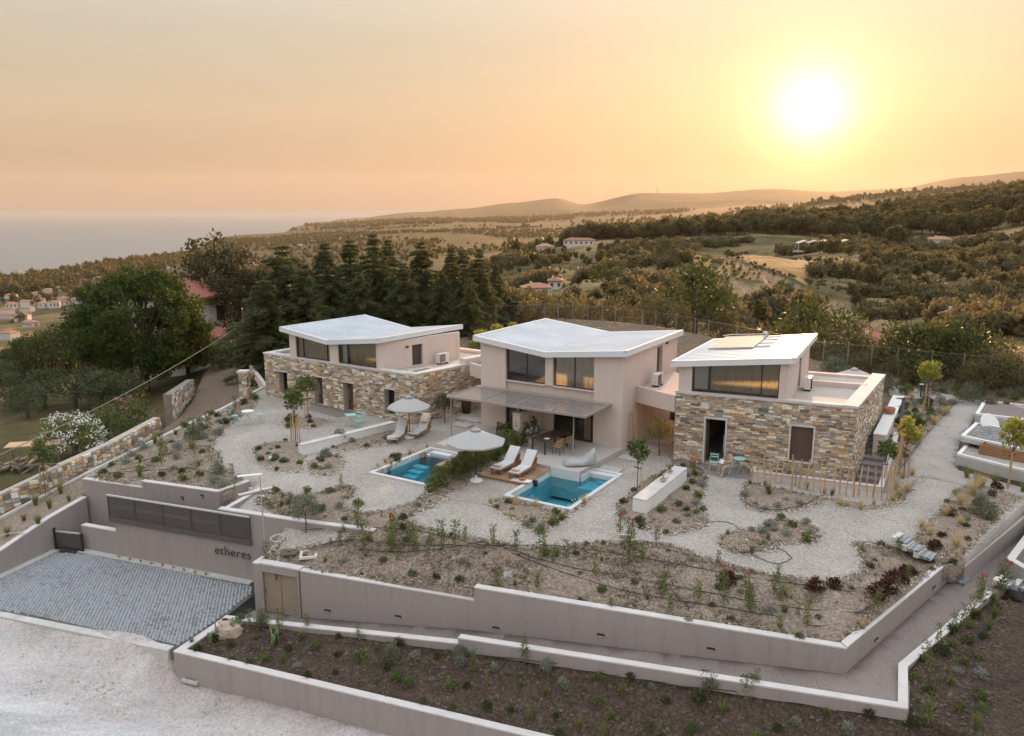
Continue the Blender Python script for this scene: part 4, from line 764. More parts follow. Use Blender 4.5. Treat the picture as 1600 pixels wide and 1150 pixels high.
def window(root, fac, poly, d, mull=(), name='window', fw=.05, cur=None, blind=None):
    """framed glazing filling poly (4 points s,z from lower left anticlockwise); mull = s positions of mullions"""
    (s0, za), (s1, zb), (s2, zc2), (s3, zd) = poly; m = MB(); top = lambda s: zd + (zc2 - zd) * (s - s3) / (s2 - s3); bot = lambda s: za + (zb - za) * (s - s0) / (s1 - s0)
    fac.plate(m, [(s0, za), (s1, zb), (s1, zb + fw), (s0, za + fw)], d, d + .07); fac.plate(m, [(s0, top(s0) - fw), (s1, top(s1) - fw), (s1, top(s1)), (s0, top(s0))], d, d + .07)
    for c in [s0 + fw / 2, s1 - fw / 2] + list(mull): fac.plate(m, [(c - fw / 2, bot(c) + fw), (c + fw / 2, bot(c) + fw), (c + fw / 2, top(c) - fw), (c - fw / 2, top(c) - fw)], d, d + .07)
    w = m.build(name, M_frame, root, world=True); xs = [s0 + fw] + [q for c in mull for q in (c - fw / 2, c + fw / 2)] + [s1 - fw]
    for k in range(0, len(xs), 2):
        a, b = xs[k], xs[k + 1]; g = MB(); g.add([fac.pt(a, d + .035, bot(a) + fw), fac.pt(b, d + .035, bot(b) + fw), fac.pt(b, d + .035, top(b) - fw), fac.pt(a, d + .035, top(a) - fw)], [(0, 1, 2, 3)]); g.build('pane', M_glass, w, world=True)
    for rng, mt in ((cur, M_curt), (blind, M_blind)):
        if rng:
            a, b = rng; n = int((b - a) / .045); c = MB(); vs_ = []
            for i in range(n + 1):
                s = a + (b - a) * i / n; dd = d + .13 + (.05 * math.sin(i * 1.1) + .02 * math.sin(i * 0.37) if mt is M_curt else 0); vs_ += [fac.pt(s, dd, bot(s) + .02), fac.pt(s, dd, top(s) - .03)]
            c.add(vs_, [(2 * i, 2 * i + 2, 2 * i + 3, 2 * i + 1) for i in range(n)]); c.build('curtain' if mt is M_curt else 'blind', mt, w, world=True, smooth=(mt is M_curt))
    return w
def aircon(loc, rz, label):
    t = thing('air_conditioner', label, 'air conditioner', loc, rz); M = M_acw
    MB().box((0, 0, .40), (.84, .33, .60)).build('casing', M, t); g = MB()
    for k in range(9): g.box((-.13, -.175, .18 + k * .055), (.46, .02, .018))
    for k in range(5): g.box((-.34 + k * .105, -.180, .40), (.014, .02, .5))
    g.build('grille', M_dark, t); MB().lathe([(.21, 0), (.215, .012)], (0, 0, 0), 20).build('fan_ring', M_acg, t).matrix_local = Matrix.Translation((-.13, -.168, .40)) @ Matrix.Rotation(R(90), 4, 'X')
    s = MB()
    for k in range(6): s.box((.425, .02, .20 + k * .07), (.012, .22, .035))
    s.build('side_vents', M_dark, t); 
    for x in (-.3, .3): MB().box((x, 0, .05), (.06, .36, .10)).build('foot', M_dark, t)
    return t
M_acw = plain('ac_white', (0.72, 0.70, 0.67), 0.5, 0.05); M_acg = plain('ac_grey', (0.5, 0.49, 0.47), 0.5, 0.05)
def m_cobm():
    return m_gravel('cobble_grey', [(0.0, (0.17, 0.16, 0.155)), (0.5, (0.27, 0.26, 0.255)), (1.0, (0.36, 0.35, 0.34))], 6.0, 0.7, 0.2)
M_cobm = m_cobm()
# ---------------- middle house
mid = thing('house', 'two-storey rendered house with butterfly metal roof and glass canopy over its terrace', 'house', MA)
F1 = Fac(MA, MBp); W1 = F1.w; DEP = 8.0
zu = lambda s: float(np.interp(s, [-.35, 4.36, W1 + .35], [5.26, 4.73, 5.22]))
fw_ = MB()
pr = lambda a, b, z0: F1.plate(fw_, [(a, z0), (b, z0), (b, zu(b)), (a, zu(a))], 0, .3)
pr(0, 1.68, -.3); pr(4.23, 4.36, 3.13); F1.plate(fw_, [(4.36, 3.13), (4.70, 3.13), (4.70, zu(4.7)), (4.36, zu(4.36))], 0, .3); pr(7.18, W1, -.3)
F1.box(fw_, 1.68, 7.18, 2.42, 3.13, .14, .3); F1.box(fw_, 3.45, 4.72, -.3, 2.42, .05, .3); fw_.build('front_wall', M_house, mid, world=True)
FR_ = Fac(UV(W1, 0), UV(W1, DEP)); FB_ = Fac(UV(W1, DEP), UV(0, DEP)); FL_ = Fac(UV(0, DEP), UV(0, 0))
dA = FR_.px(1020, 590); sw = MB(); zr_ = 5.20; ds = 4.75
FR_.grid(sw, .3, DEP, -.3, zr_, [(ds, ds + .85, 3.12, 4.95)], 0, .28); FR_.grid(sw, .3, .31, 0, .1, [], .29, .3); sw.build('side_wall', M_house, mid, world=True)
sw = MB(); FL_.box(sw, 0, DEP - .3, -.3, 5.22, 0, .28); sw.build('side_wall', M_house, mid, world=True)
sw = MB(); FB_.grid(sw, .28, W1 - .28, -.3, 4.70, [(1.6, 4.0, 3.3, 4.68), (4.9, 7.3, 3.3, 4.68)], 0, .28); F_ = [(.28, 4.70), (W1 - .28, 4.70), (W1 - .28, 5.18), (W1 - 4.36, 4.71), (.28, 5.16)]; FB_.plate(sw, F_, 0, .28); sw.build('back_wall', M_house, mid, world=True)
MB().prism(rect(.3, W1 - .3, .3, DEP - .3), 2.78, 3.0).build('upper_floor', M_in, mid, world=True); MB().prism(rect(.3, W1 - .3, .3, DEP - .3), .1, .25).build('ground_floor', M_in, mid, world=True)
window(mid, F1, [(1.68, 3.15), (4.23, 3.15), (4.23, zu(4.23)), (1.68, zu(1.68))], .16, (2.98,)); window(mid, F1, [(4.70, 3.15), (7.18, 3.15), (7.18, zu(7.18)), (4.70, zu(4.70))], .16, (5.95,), blind=None, cur=(4.78, 7.1))
for a, b in ((1.62, 4.23), (4.70, 7.22)): F1.box(MB(), a, b, 3.085, 3.145, -.03, .16).build('window_sill', M_cap, mid, world=True)
window(mid, FB_, [(1.6, 3.3), (4.0, 3.3), (4.0, 4.68), (1.6, 4.68)], .1, (2.8,)); window(mid, FB_, [(4.9, 3.3), (7.3, 3.3), (7.3, 4.68), (4.9, 4.68)], .1, (6.1,))
window(mid, F1, [(1.68, .3), (3.45, .3), (3.45, 2.42), (1.68, 2.42)], .16, (2.55,), 'sliding_door'); window(mid, F1, [(4.72, .3), (7.18, .3), (7.18, 2.42), (4.72, 2.42)], .16, (5.95,), 'sliding_door', cur=(6.5, 6.95))
FR_.box(MB(), ds, ds + .85, 3.12, 4.95, .20, .26).build('terrace_door', M_door, mid, world=True)
FR_.box(MB(), ds + 1.35, ds + 1.55, 4.95, 5.05, -.08, 0).build('wall_lamp', M_dark, mid, world=True)
e3 = lambda u, v, z: UVZ(u, v, z)
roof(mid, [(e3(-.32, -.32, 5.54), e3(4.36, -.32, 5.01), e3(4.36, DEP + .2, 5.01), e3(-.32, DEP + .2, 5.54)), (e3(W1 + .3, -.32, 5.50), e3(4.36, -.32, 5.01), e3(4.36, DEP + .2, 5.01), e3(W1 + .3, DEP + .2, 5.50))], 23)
# canopy of glass panels over the terrace
M_can = plain('canopy_steel', (0.34, 0.29, 0.26), 0.5, 0.08, 2, 0.0); cz_ = 2.62
M_cgl, _nt, _N, _L = nmat('canopy_glass'); _p = finish(_N, _L, (0.40, 0.35, 0.32), 0.10, None, spec=1.0); _t = nd(_N, 'BsdfTransparent'); _t.inputs[0].default_value = (.72, .66, .62, 1); _m = nd(_N, 'MixShader'); _m.inputs[0].default_value = .55; _L.new(_t.outputs[0], _m.inputs[1]); _L.new(_p.outputs[0], _m.inputs[2]); _L.new(_m.outputs[0], [n for n in _N if n.type == 'OUTPUT_MATERIAL'][0].inputs[0])
can = MB(); cu0, cu1, cv = -.15, 8.25, -3.15
for a, b, c, d in ((cu0, cu1, cv, cv + .07), (cu0, cu1, -.42, -.002), (cu0, cu0 + .07, cv + .07, -.42), (cu1 - .07, cu1, cv + .07, -.42)): can.prism(rect(a, b, c, d), cz_ - .10, cz_ + .02)
for k in (1, 2, 3): x = cu0 + (cu1 - cu0) * k / 4; can.prism(rect(x - .03, x + .03, cv + .07, -.42), cz_ - .10, cz_ + .02)
can.build('canopy_frame', M_can, mid, world=True)
for k in range(4):
    a = cu0 + (cu1 - cu0) * k / 4 + .035 + (.035 if k == 0 else 0); b = cu0 + (cu1 - cu0) * (k + 1) / 4 - .035 - (.035 if k == 3 else 0)
    MB().prism(rect(a, b, cv + .07, -.42), cz_ - .03, cz_ - .005).build('canopy_panel', M_cgl, mid, world=True)
for u, v in ((7.28, -2.5), (-.05, -2.9), (3.9, -2.35)): MB().tube([UVZ(u, v, .3 if u > 0 else 0), UVZ(u, v, cz_ - .1)], .035, 8).build('canopy_post', M_can, mid, world=True)
# terrace platforms, divider wall with bench, side passage slabs
M_white0 = plain('pool_facing', (0.66, 0.66, 0.65), 0.7, 0.06)
M_terr = plain('terrace_concrete', (0.46, 0.42, 0.395), 0.8, 0.1, 1.0, 0.2, 40, fine=0.12)
pt_ = thing('terrace', 'pale concrete terrace under the glass canopy with the dining table', 'terrace', UVZ(4.2, 0, 0)); MB().prism([UV(4.1, -4.62), UV(8.72, -4.62), UV(8.95, -.0), UV(4.1, -.0)], -1.2, .30).build('terrace_slab', M_terr, pt_, world=True); MB().prism(rect(7.16, 8.74, -4.66, -4.622), -1.2, .29).build('pool_facing', M_white0, pt_, world=True); MB().prism(rect(8.80, 8.84, -4.66, -3.3), -1.2, .12).build('pool_facing', M_white0, pt_, world=True)
pt_ = thing('terrace', 'pale concrete terrace of the next unit behind the hedge', 'terrace', UVZ(.1, 0, 0)); MB().prism([UV(.02, -4.5), UV(3.5, -4.5), UV(3.5, -.0), UV(.02, -.0)], -1.2, .30).build('terrace_slab', M_terr, pt_, world=True)
dv = thing('divider_wall', 'low rendered wall with white end post dividing the two terraces', 'wall', UVZ(3.9, -2.3, .3)); dm = MB(); dm.prism(rect(3.72, 4.05, -2.2, -.005), .3, 1.85); dm.prism(rect(3.66, 4.10, -2.48, -2.2), .3, 1.98); dm.build('wall_face', M_house, dv, world=True); MB().prism(rect(3.64, 4.12, -2.5, -2.18), 1.98, 2.06).build('coping', M_cap, dv, world=True)
# bridges linking the houses
br = thing('bridge', 'rendered bridge slab linking the middle house terrace to the stone house with the open door', 'bridge', UVZ(W1, 2.4, 2.5)); b0, b1 = FR_.px(993.6, 610)[0], 7.0
bm = MB(); bp = [UV(W1 + .002, b0), (RA[0] + .0, RA[1] + .2), (RA[0] + 2.6, RA[1] + 4.6), UV(W1 + .002, 7.6)]; bm.prism(bp, 2.62, 3.05); bm.build('slab', M_house, br, world=True)
pm = MB(); pa, pb = Vector(bp[0]), Vector(bp[1]); fp = Fac(pa, pb); fp.box(pm, 0, fp.w, 2.4, 3.28, -.002, .16); pm.build('parapet', M_house, br, world=True)
LA, LB = W(412, 549, 3.1), W(646.5, 585, 3.03)
br = thing('bridge', 'rendered bridge slab linking the middle house to the long stone house', 'bridge', UVZ(-.02, 3, 2.5)); bl = FL_.px(751, 600)
MB().prism([UV(-.004, 1.6), UV(-2.6, 2.9), UV(-2.2, 6.5), UV(-.004, 6.2)], 2.55, 3.0).build('slab', M_house, br, world=True); pm = MB(); fp = Fac(UV(-2.75, 2.88), UV(-.004, 1.58)); fp.box(pm, 0, fp.w, 2.42, 3.22, -.002, .16); pm.build('parapet', M_house, br, world=True)
# ---------------- long stone house (left)
lh = thing('house', 'long stone house with four dark openings and a butterfly metal roof', 'house', (LA[0], LA[1], -.2)); F2 = Fac(LA, LB); zc2 = 3.02
ops = []
for a, b in (((435, 580), (450, 615)), ((490, 588), (506, 644)), ((536, 597), (553, 651)), ((600, 607), (617, 650))):
    p, q = F2.px(*a), F2.px(*b); ops.append((p[0], q[0] + .02, max(q[1], -.2) if q[1] < .1 else q[1], p[1]))
fwm = MB(); F2.grid(fwm, 0, F2.w, -.5, zc2 - .1, [(o[0], o[1], o[2] - (.0), o[3]) for o in ops], 0, .5); wl = fwm.build('stone_wall', M_mortar, lh, world=True)
lay(F2, stones(F2, 0.02, F2.w - .02, -.25, zc2 - .11, ops, 5, .085, .17, .16, .45, .07), wl, lh, 210)
for o in ops:
    F2.box(MB(), o[0] - .10, o[1] + .10, o[3], o[3] + .10, -.05, .02).build('lintel', M_cap, lh, world=True)
    dr = F2.box(MB(), o[0], o[1], o[2], o[3], .40, .45).build('door' if o[2] < 0 else 'window', M_door if o[2] < 0 else M_frame, lh, world=True)
    if o[2] < 0: F2.box(MB(), o[0] + .12, o[0] + .15, .7, 1.4, .34, .37).build('handle', M_acg, dr, world=True)
    else: F2.box(MB(), o[0] + .07, o[1] - .07, o[2] + .07, o[3] - .07, .392, .398).build('pane', M_glass, dr, world=True)
    F2.box(MB(), o[0] - .03, o[1] + .03, o[2] - .07, o[2] - .005, -.06, .42).build('sill', M_cap, lh, world=True)
SD = Vector((math.cos(R(47)), math.sin(R(47)))); LE = Vector(LB[:2]) + SD * 9.0; LD = Vector(LA[:2]) + Vector((math.cos(R(52)), math.sin(R(52)))) * 9.0
F2r = Fac(LB, LE); F2b = Fac(LE, LD); F2l = Fac(LD, LA)
for ff, nm in ((F2r, 0), (F2b, 1), (F2l, 2)):
    b = MB(); ff.box(b, .5 if nm == 0 else 0, ff.w, -.5, zc2 - .1, 0, .45); w_ = b.build('stone_wall', M_mortar, lh, world=True)
    if nm == 0: lay(ff, stones(ff, 0.0, ff.w, -.25, zc2 - .11, [], 6, .085, .17, .16, .45, .05), w_, lh, 80)
    if nm == 2: lay(ff, stones(ff, 0, ff.w, -.25, zc2 - .11, [], 7), w_, lh, 0)
MB().prism([LA[:2], LB[:2], LE, LD], zc2 - .36, zc2 - .22).build('roof_terrace', M_floor, lh, world=True)
cpm = MB()
for ff, w in ((F2, .46), (F2r, .5), (F2b, .4), (F2l, .45)):
    if ff is F2r: ff.box(cpm, .0, 4.2, zc2 - .1, zc2 + .02, -.05, w); ff.box(cpm, 4.2, ff.w, zc2 - .1, zc2 + .36, -.05, w)
    else: ff.box(cpm, -.05 if ff is F2 else .46, ff.w - (.5 if ff is F2 else .4), zc2 - .1, zc2 + (.02 if ff is not F2 else .015), -.05, w)
cpm.build('coping', M_cap, lh, world=True)
UA, UB_ = F2.px(452, 553)[0], F2.px(591, 576)[0]
def zu2(s): return float(np.interp(s, [F2.px(440, 511)[0], F2.px(513, 532)[0], F2.px(595, 530)[0]], [4.66, 4.17, 4.66]))
um = MB(); g = [F2.px(461, 540)[0], F2.px(518, 550)[0], F2.px(527, 550)[0], F2.px(590, 550)[0]]; sv = F2.px(513, 532)[0]
for a, b in ((UA, g[0]), (g[1], sv), (sv, g[2]), (g[3], UB_)):
    if b - a > .02: F2.plate(MB(), [(a, zc2 + .016), (b, zc2 + .016), (b, zu2(b)), (a, zu2(a))], .06, .3).build('pier', M_house, lh, world=True)
U0 = F2.pt(UA, .06, 0); U1 = F2.pt(UB_, .06, 0); U2 = Vector(W(718.7, 556, 3.0)); U3 = Vector(W(570, 492, 4.95)); U3 = U0 + (U3 - U0) * .95; F2s = Fac(U1, U2); F2t = Fac(U3, U0)
sm = MB(); dq = F2s.px(653, 560)[0]; F2s.grid(sm, 0, F2s.w, zc2 - .21, 4.62, [(dq - .45, dq + .40, zc2 - .15, 4.2)], 0, .25); sm.build('side_wall', M_house, lh, world=True)
F2s.box(MB(), dq - .45, dq + .40, zc2 - .15, 4.2, .17, .23).build('terrace_door', M_frame, lh, world=True); F2s.box(MB(), dq - .95, dq - .75, 4.1, 4.2, -.09, -.001).build('wall_lamp', M_dark, lh, world=True)
sm = MB(); F2t.box(sm, 0, F2t.w - .3, zc2 - .21, 4.6, 0, .25); sm.build('side_wall', M_house, lh, world=True); sm = MB(); F2k = Fac(U2, U3); F2k.box(sm, .0, F2k.w, zc2 - .21, 4.15, 0, .25); sm.build('back_wall', M_house, lh, world=True)
window(lh, F2, [(g[0], zc2 + .03), (g[1], zc2 + .03), (g[1], zu2(g[1])), (g[0], zu2(g[0]))], .14, (g[0] + .62, g[1] - .55), cur=(g[0] + .1, g[1] - .05)); window(lh, F2, [(g[2], zc2 + .03), (g[3], zc2 + .03), (g[3], zu2(g[3])), (g[2], zu2(g[2]))], .14, (g[2] + .75,), cur=(g[2] + .85, g[3] - .05), blind=(g[2] + .25, g[2] + .68))
o_ = -.22
fl, fv, frr = [(F2.pt(F2.px(*p)[0], o_, z)) for p, z in (((440, 511), 4.95), ((513, 532), 4.45), ((595, 530), 4.95))]
bl_, bv_, br_ = W(570, 492, 4.95), W(642, 512, 4.45), W(723.6, 507.6, 4.95)
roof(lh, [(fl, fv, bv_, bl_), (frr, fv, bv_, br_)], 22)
p = F2s.pt(F2s.px(683, 570)[0], -.55, zc2 - .21); aircon(p, F2s.rz, 'air conditioner on the terrace of the long stone house')
hb = thing('planter_curb', 'raised concrete curb around the small dark soil pit on the stone house terrace', 'curb', F2r.pt(.9, 1.0, zc2 - .21)); c_ = MB()
for a, b, e, f in ((.55, 2.2, .55, .7), (.55, 2.2, 1.15, 1.3), (.55, .7, .7, 1.15), (2.05, 2.2, .7, 1.15)): F2r.box(c_, a, b, zc2 - .215, zc2 - .04, e, f)
c_.build('curb_ring', M_cap, hb, world=True); F2r.box(MB(), .7, 2.05, zc2 - .215, zc2 - .12, .7, 1.15).build('soil_fill', M_soild, hb, world=True)
# ---------------- stone house with the open door (right)
rh = thing('house', 'square stone house with open doorway, brown shutter and sloped roof with solar panel', 'house', (RA[0], RA[1], -.2)); F3 = Fac(RA, RBp); zc3 = 3.6
dr_ = (F3.px(1103, 654)[0], F3.px(1134, 657)[0], -.05, 2.30); wn_ = (F3.px(1236.5, 667)[0], F3.px(1271.5, 667)[0], .62, 2.36); ops3 = [dr_, wn_]
fwm = MB(); F3.grid(fwm, 0, F3.w, -1.2, zc3 - .12, ops3, 0, .5); wl = fwm.build('stone_wall', M_mortar, rh, world=True)
lay(F3, stones(F3, 0.02, F3.w - .02, -.9, zc3 - .13, [(o[0] - .09, o[1] + .09, o[2], o[3] + .1) for o in ops3], 15, .07, .135, .18, .52, .06), wl, rh, 230)
F3r = Fac(RBp, RC); F3b = Fac(RC, (RA[0] + (RC[0] - RBp[0]), RA[1] + (RC[1] - RBp[1]))); F3l = Fac(F3b.B, RA)
b = MB(); F3r.box(b, .5, F3r.w, -1.2, zc3 - .12, 0, .5); w_ = b.build('stone_wall', M_mortar, rh, world=True); lay(F3r, stones(F3r, 0.0, F3r.w, -.9, zc3 - .13, [], 16, .07, .14, .16, .45, .05), w_, rh, 70)
for ff, m_ in ((F3b, M_house), (F3l, M_house)): b = MB(); ff.box(b, 0, ff.w - (.5 if ff is F3l else 0), -.6, zc3 - .12, .0, .45); b.build('back_wall', m_, rh, world=True)
for o, z0 in ((dr_, 0), (wn_, 1)):
    m = MB(); F3.box(m, o[0] - .09, o[1] + .09, o[3], o[3] + .09, -.04, .1)
    for a in ((o[0] - .09, o[0]), (o[1], o[1] + .09)): F3.box(m, a[0], a[1], o[2], o[3], -.04, .1)
    m.build('stone_frame', M_cap, rh, world=True)
F3.box(MB(), dr_[0] - .12, dr_[1] + .2, -.22, -.055, -.14, .45).build('door_step', M_cap, rh, world=True)
sh = F3.box(MB(), wn_[0] + .01, wn_[1] - .01, wn_[2], wn_[3], .12, .18).build('shutter', M_door, rh, world=True)
F3.box(MB(), wn_[0] - .05, wn_[1] + .05, wn_[2] - .07, wn_[2] - .003, -.07, .3).build('window_sill', M_cap, rh, world=True)
dl = MB(); dl.box((*F3.pt(dr_[0] + .05, .95, 1.12).xy, 1.12), (.06, .9, 2.3), F3.rz + R(4)); dl.build('door_leaf', M_door, rh, world=True); F3.box(MB(), dr_[1] - .07, dr_[1] - .045, .6, 1.5, .10, .14).build('pull_bar', M_acg, rh, world=True)
MB().prism([F3.pt(.45, .45, 0).xy, F3.pt(F3.w - .5, .45, 0).xy, F3.pt(F3.w - .5, 7, 0).xy, F3.pt(.45, 7, 0).xy], -.2, -.06).build('floor', M_in, rh, world=True)
MB().prism([RA[:2], RBp[:2], RC[:2], F3b.B], zc3 - .40, zc3 - .26).build('roof_terrace', M_floor, rh, world=True)
cpm = MB(); F3.box(cpm, -.05, F3.w - .62, zc3 - .12, zc3 + .0, -.06, .42); F3r.box(cpm, -.06, F3r.w + .05, zc3 - .12, zc3 + .004, -.06, .62); cpm.build('coping', M_cap, rh, world=True)
bk0 = W(1271.7, 595.6, 3.6); bk1 = W(1343, 601, 3.6); bq = MB(); fbk = Fac(bk0, bk1); fbk.box(bq, -.2, fbk.w + .4, zc3 - .3, zc3 + .02, 0, .3); bq.build('parapet', M_house, rh, world=True)
rFL, rFR = PL(1053, 564, RA, RBp), PL(1240, 559, RA, RBp); s0r, s1r = F3.px(1061, 572)[0], F3.px(1233, 571)[0]; gl0, gl1 = F3.px(1081, 590)[0], F3.px(1218, 590)[0]
zu3 = lambda s: float(np.interp(s, [F3.px(1053, 571)[0], F3.px(1240, 569)[0]], [4.86, 5.40]))
um = MB()
for a, b in ((s0r, gl0), (gl1, s1r)): F3.plate(MB(), [(a, zc3 + .001), (b, zc3 + .001), (b, zu3(b)), (a, zu3(a))], .05, .3).build('pier', M_house, rh, world=True)
V0, V1 = F3.pt(s0r, .05, 0), F3.pt(s1r, .05, 0); rBR, rBL = W(1274, 522, 5.69), W(1118, 530, 5.11); V2 = V1 + (Vector(rBR) - Vector(rFR)).normalized() * ((Vector(rBR) - Vector(rFR)).length - .5); V3 = V0 + (V2 - V1); F3s = Fac(V1, V2)
sm = MB(); dq3 = F3s.px(1249, 590)[0]; F3s.grid(sm, 0, F3s.w, zc3 - .25, 5.36, [(dq3 - .35, dq3 + .45, zc3 - .2, 5.1)], 0, .25); sm.build('side_wall', M_house, rh, world=True)
F3s.box(MB(), dq3 - .35, dq3 + .45, zc3 - .2, 5.1, .15, .2).build('terrace_door', M_door, rh, world=True); F3s.box(MB(), dq3 - .75, dq3 - .55, 5.0, 5.12, -.09, -.001).build('wall_lamp', M_dark, rh, world=True)
sm = MB(); Fac(V2, V3).box(sm, 0, (V3 - V2).length, zc3 - .25, 4.85, 0, .25); sm.build('back_wall', M_house, rh, world=True); sm = MB(); Fac(V3, V0).box(sm, 0, (V3 - V0).length - .3, zc3 - .25, 4.85, 0, .25); sm.build('side_wall', M_house, rh, world=True)
window(rh, F3, [(gl0, zc3 + .1), (gl1, zc3 + .1), (gl1, zu3(gl1)), (gl0, zu3(gl0))], .12, (F3.px(1108, 590)[0], F3.px(1190, 590)[0]), cur=(F3.px(1108, 590)[0] + .05, gl1 - .05), blind=(gl0 + .1, F3.px(1105, 590)[0]))
ex = (Vector(rFR) - Vector(rFL)).normalized() * .12; fo = Vector((-F3.n.x, -F3.n.y, 0)) * .22
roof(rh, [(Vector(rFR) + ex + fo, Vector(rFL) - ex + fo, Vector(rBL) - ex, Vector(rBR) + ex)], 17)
aircon(W(1262, 609, zc3 - .25), F3s.rz, 'air conditioner on the roof terrace of the square stone house')
aircon(FR_.pt(3.4, -.6, 3.06), F1.rz + R(90), 'air conditioner on the bridge beside the middle house')
# solar collector on the roof
sp_ = thing('solar_panel', 'flat solar water panel on brackets on the sloped metal roof', 'solar panel', W(1150, 540, 5.45)); _pn = (Vector(rFR) - Vector(rFL)).cross(Vector(rBL) - Vector(rFL)); _o = Vector((0, 0, CZ))
q = [_o + Vector(ray(*p)) * ((Vector(rFL) + Vector((0, 0, .05)) - _o).dot(_pn) / Vector(ray(*p)).dot(_pn)) for p in [(1107, 546), (1176, 544), (1200, 525), (1134, 527.5)]]
def mplate(q, dz0, dz1, nm, m, par):
    b = MB(); b.add([p + Vector((0, 0, dz0)) for p in q] + [p + Vector((0, 0, dz1)) for p in q], [(3, 2, 1, 0), (4, 5, 6, 7), (0, 1, 5, 4), (1, 2, 6, 5), (2, 3, 7, 6), (3, 0, 4, 7)]); return b.build(nm, m, par, world=True)
M_sol, _nt, _N, _L = nmat('solar_glass'); finish(_N, _L, (0.58, 0.57, 0.55), 0.12, None, spec=1.0)
mplate(q, -.02, .07, 'panel_frame', M_can, sp_); ctr = sum(q, Vector()) / 4; mplate([p + (ctr - p) * .04 for p in q], .071, .076, 'collector_glass', M_sol, sp_)
for k in range(4):
    t = .1 + .27 * k; a = q[1].lerp(q[2], t); b = a + (q[1] - q[0]).normalized() * .8; bb = MB(); bb.tube([a + Vector((0, 0, .02)), b + Vector((0, 0, .03))], .03, 6); bb.build('bracket', M_acg, sp_, world=True)
MB().tube([q[3] + Vector((-.15, .1, .1)), q[3] + Vector((.35, .15, .16)), q[2] + Vector((.1, .1, .12))], .03, 6).build('pipe', M_acg, sp_, world=True)
MB().lathe([(.03, 0), (.13, .03), (.15, .12), (.11, .2), (.02, .24)], q[2] + Vector((-.12, .14, .02)), 12).build('vent_cap', M_acg, sp_, world=True)
# ------------------------------------------------------------------ pools, decks, garden furniture
M_poolin = plain('pool_plaster', (0.55, 0.72, 0.75), 0.6, 0.06, 2, 0.0); M_rim = plain('pool_rim', (0.62, 0.615, 0.60), 0.7, 0.08, 2, 0.1, 50)
def m_water():
    m, nt, N, L = nmat('pool_water'); tc = nd(N, 'TexCoord'); o = nd(N, 'OutputMaterial'); g = nd(N, 'BsdfGlossy'); g.inputs['Roughness'].default_value = 0.02; t = nd(N, 'BsdfTransparent'); t.inputs[0].default_value = (0.36, 0.78, 0.86, 1)
    n = noise_tex(N, L, tc.outputs['Object'], 2.2, 3.0); b = nd(N, 'Bump'); b.inputs['Strength'].default_value = 0.12; b.inputs['Distance'].default_value = 0.05; L.new(n, b.inputs['Height']); L.new(b.outputs[0], g.inputs['Normal'])
    f = nd(N, 'Fresnel'); f.inputs[0].default_value = 1.33; L.new(b.outputs[0], f.inputs['Normal']); mx = nd(N, 'MixShader'); L.new(f.outputs[0], mx.inputs[0]); L.new(t.outputs[0], mx.inputs[1]); L.new(g.outputs[0], mx.inputs[2]); L.new(mx.outputs[0], o.inputs[0]); return m
M_water = m_water()
def pool(label, u0, u1, v0, v1, steps, shelf):
    t = thing('pool', label, 'pool', UVZ(u0, v0, -1.3)); w = .2; zr = .07; bt = -1.35
    rim = MB()
    for a, b, c, d in ((u0, u1, v0, v0 + w), (u0, u1, v1 - w, v1), (u0, u0 + w, v0 + w, v1 - w), (u1 - w, u1, v0 + w, v1 - w)): rim.prism(rect(a, b, c, d), bt - .1, zr)
    rim.build('pool_rim', M_rim, t, world=True)
    lin = MB()
    for a, b, c, d in ((u0 + w + .001, u1 - w - .001, v0 + w + .001, v0 + w + .02), (u0 + w + .001, u1 - w - .001, v1 - w - .02, v1 - w - .001), (u0 + w + .001, u0 + w + .02, v0 + w + .02, v1 - w - .02), (u1 - w - .02, u1 - w - .001, v0 + w + .02, v1 - w - .02)): lin.prism(rect(a, b, c, d), bt, zr - .16)
    lin.prism(rect(u0 + w, u1 - w, v0 + w, v1 - w), bt - .1, bt); lin.build('basin', M_poolin, t, world=True)
    for a, b, c, d, z in steps: MB().prism(rect(a, b, c, d), bt, z).build('step', M_poolin, t, world=True)
    for a, b, c, d, z in shelf: MB().prism(rect(a, b, c, d), bt, z).build('shelf', M_rim if z > -.22 else M_poolin, t, world=True)
    q = rect(u0 + w + .02, u1 - w - .02, v0 + w + .02, v1 - w - .02); MB().add([(*p, -.20) for p in q], [(0, 1, 2, 3)]).build('water', M_water, t, world=True); return t
p2 = pool('rectangular plunge pool of blue water in front of the wooden deck', *POOL2, [(9.3, 10.13, -4.0 - .3 * k, -3.7 - .3 * k, -.3 - .2 * k) for k in range(2)], [(8.75, 10.13, -3.75, -3.37, .02), (8.75, 9.95, -4.9, -3.75, -.42)])
p1 = pool('plunge pool with underwater steps beside the lounge chairs on gravel', *POOL1, [(.0, .85, -8.6 + .42 * k, -8.18 + .42 * k, -1.1 + .14 * k) for k in range(6)] + [(.85, 1.9, -5.9 + .3 * k, -5.6 + .3 * k, -.5 + .1 * k) for k in range(2)], [(.0, 3.1, -5.3, -4.72, -.10), (.3, 1.5, -5.3, -4.9, .06)])
pi = MB(); pi.box(UVZ(7.2, -6.3, -.06), (.26, .14, .28), TH); pi.build('pool_skimmer', M_dark, p2, world=True)
M_deck = plain('deck_wood', (0.36, 0.225, 0.135), 0.7, 0.2, 4.0, 0.2, 30, rnd=0.25); M_teak = plain('teak', (0.33, 0.17, 0.075), 0.6, 0.2, 5.0, 0.1)
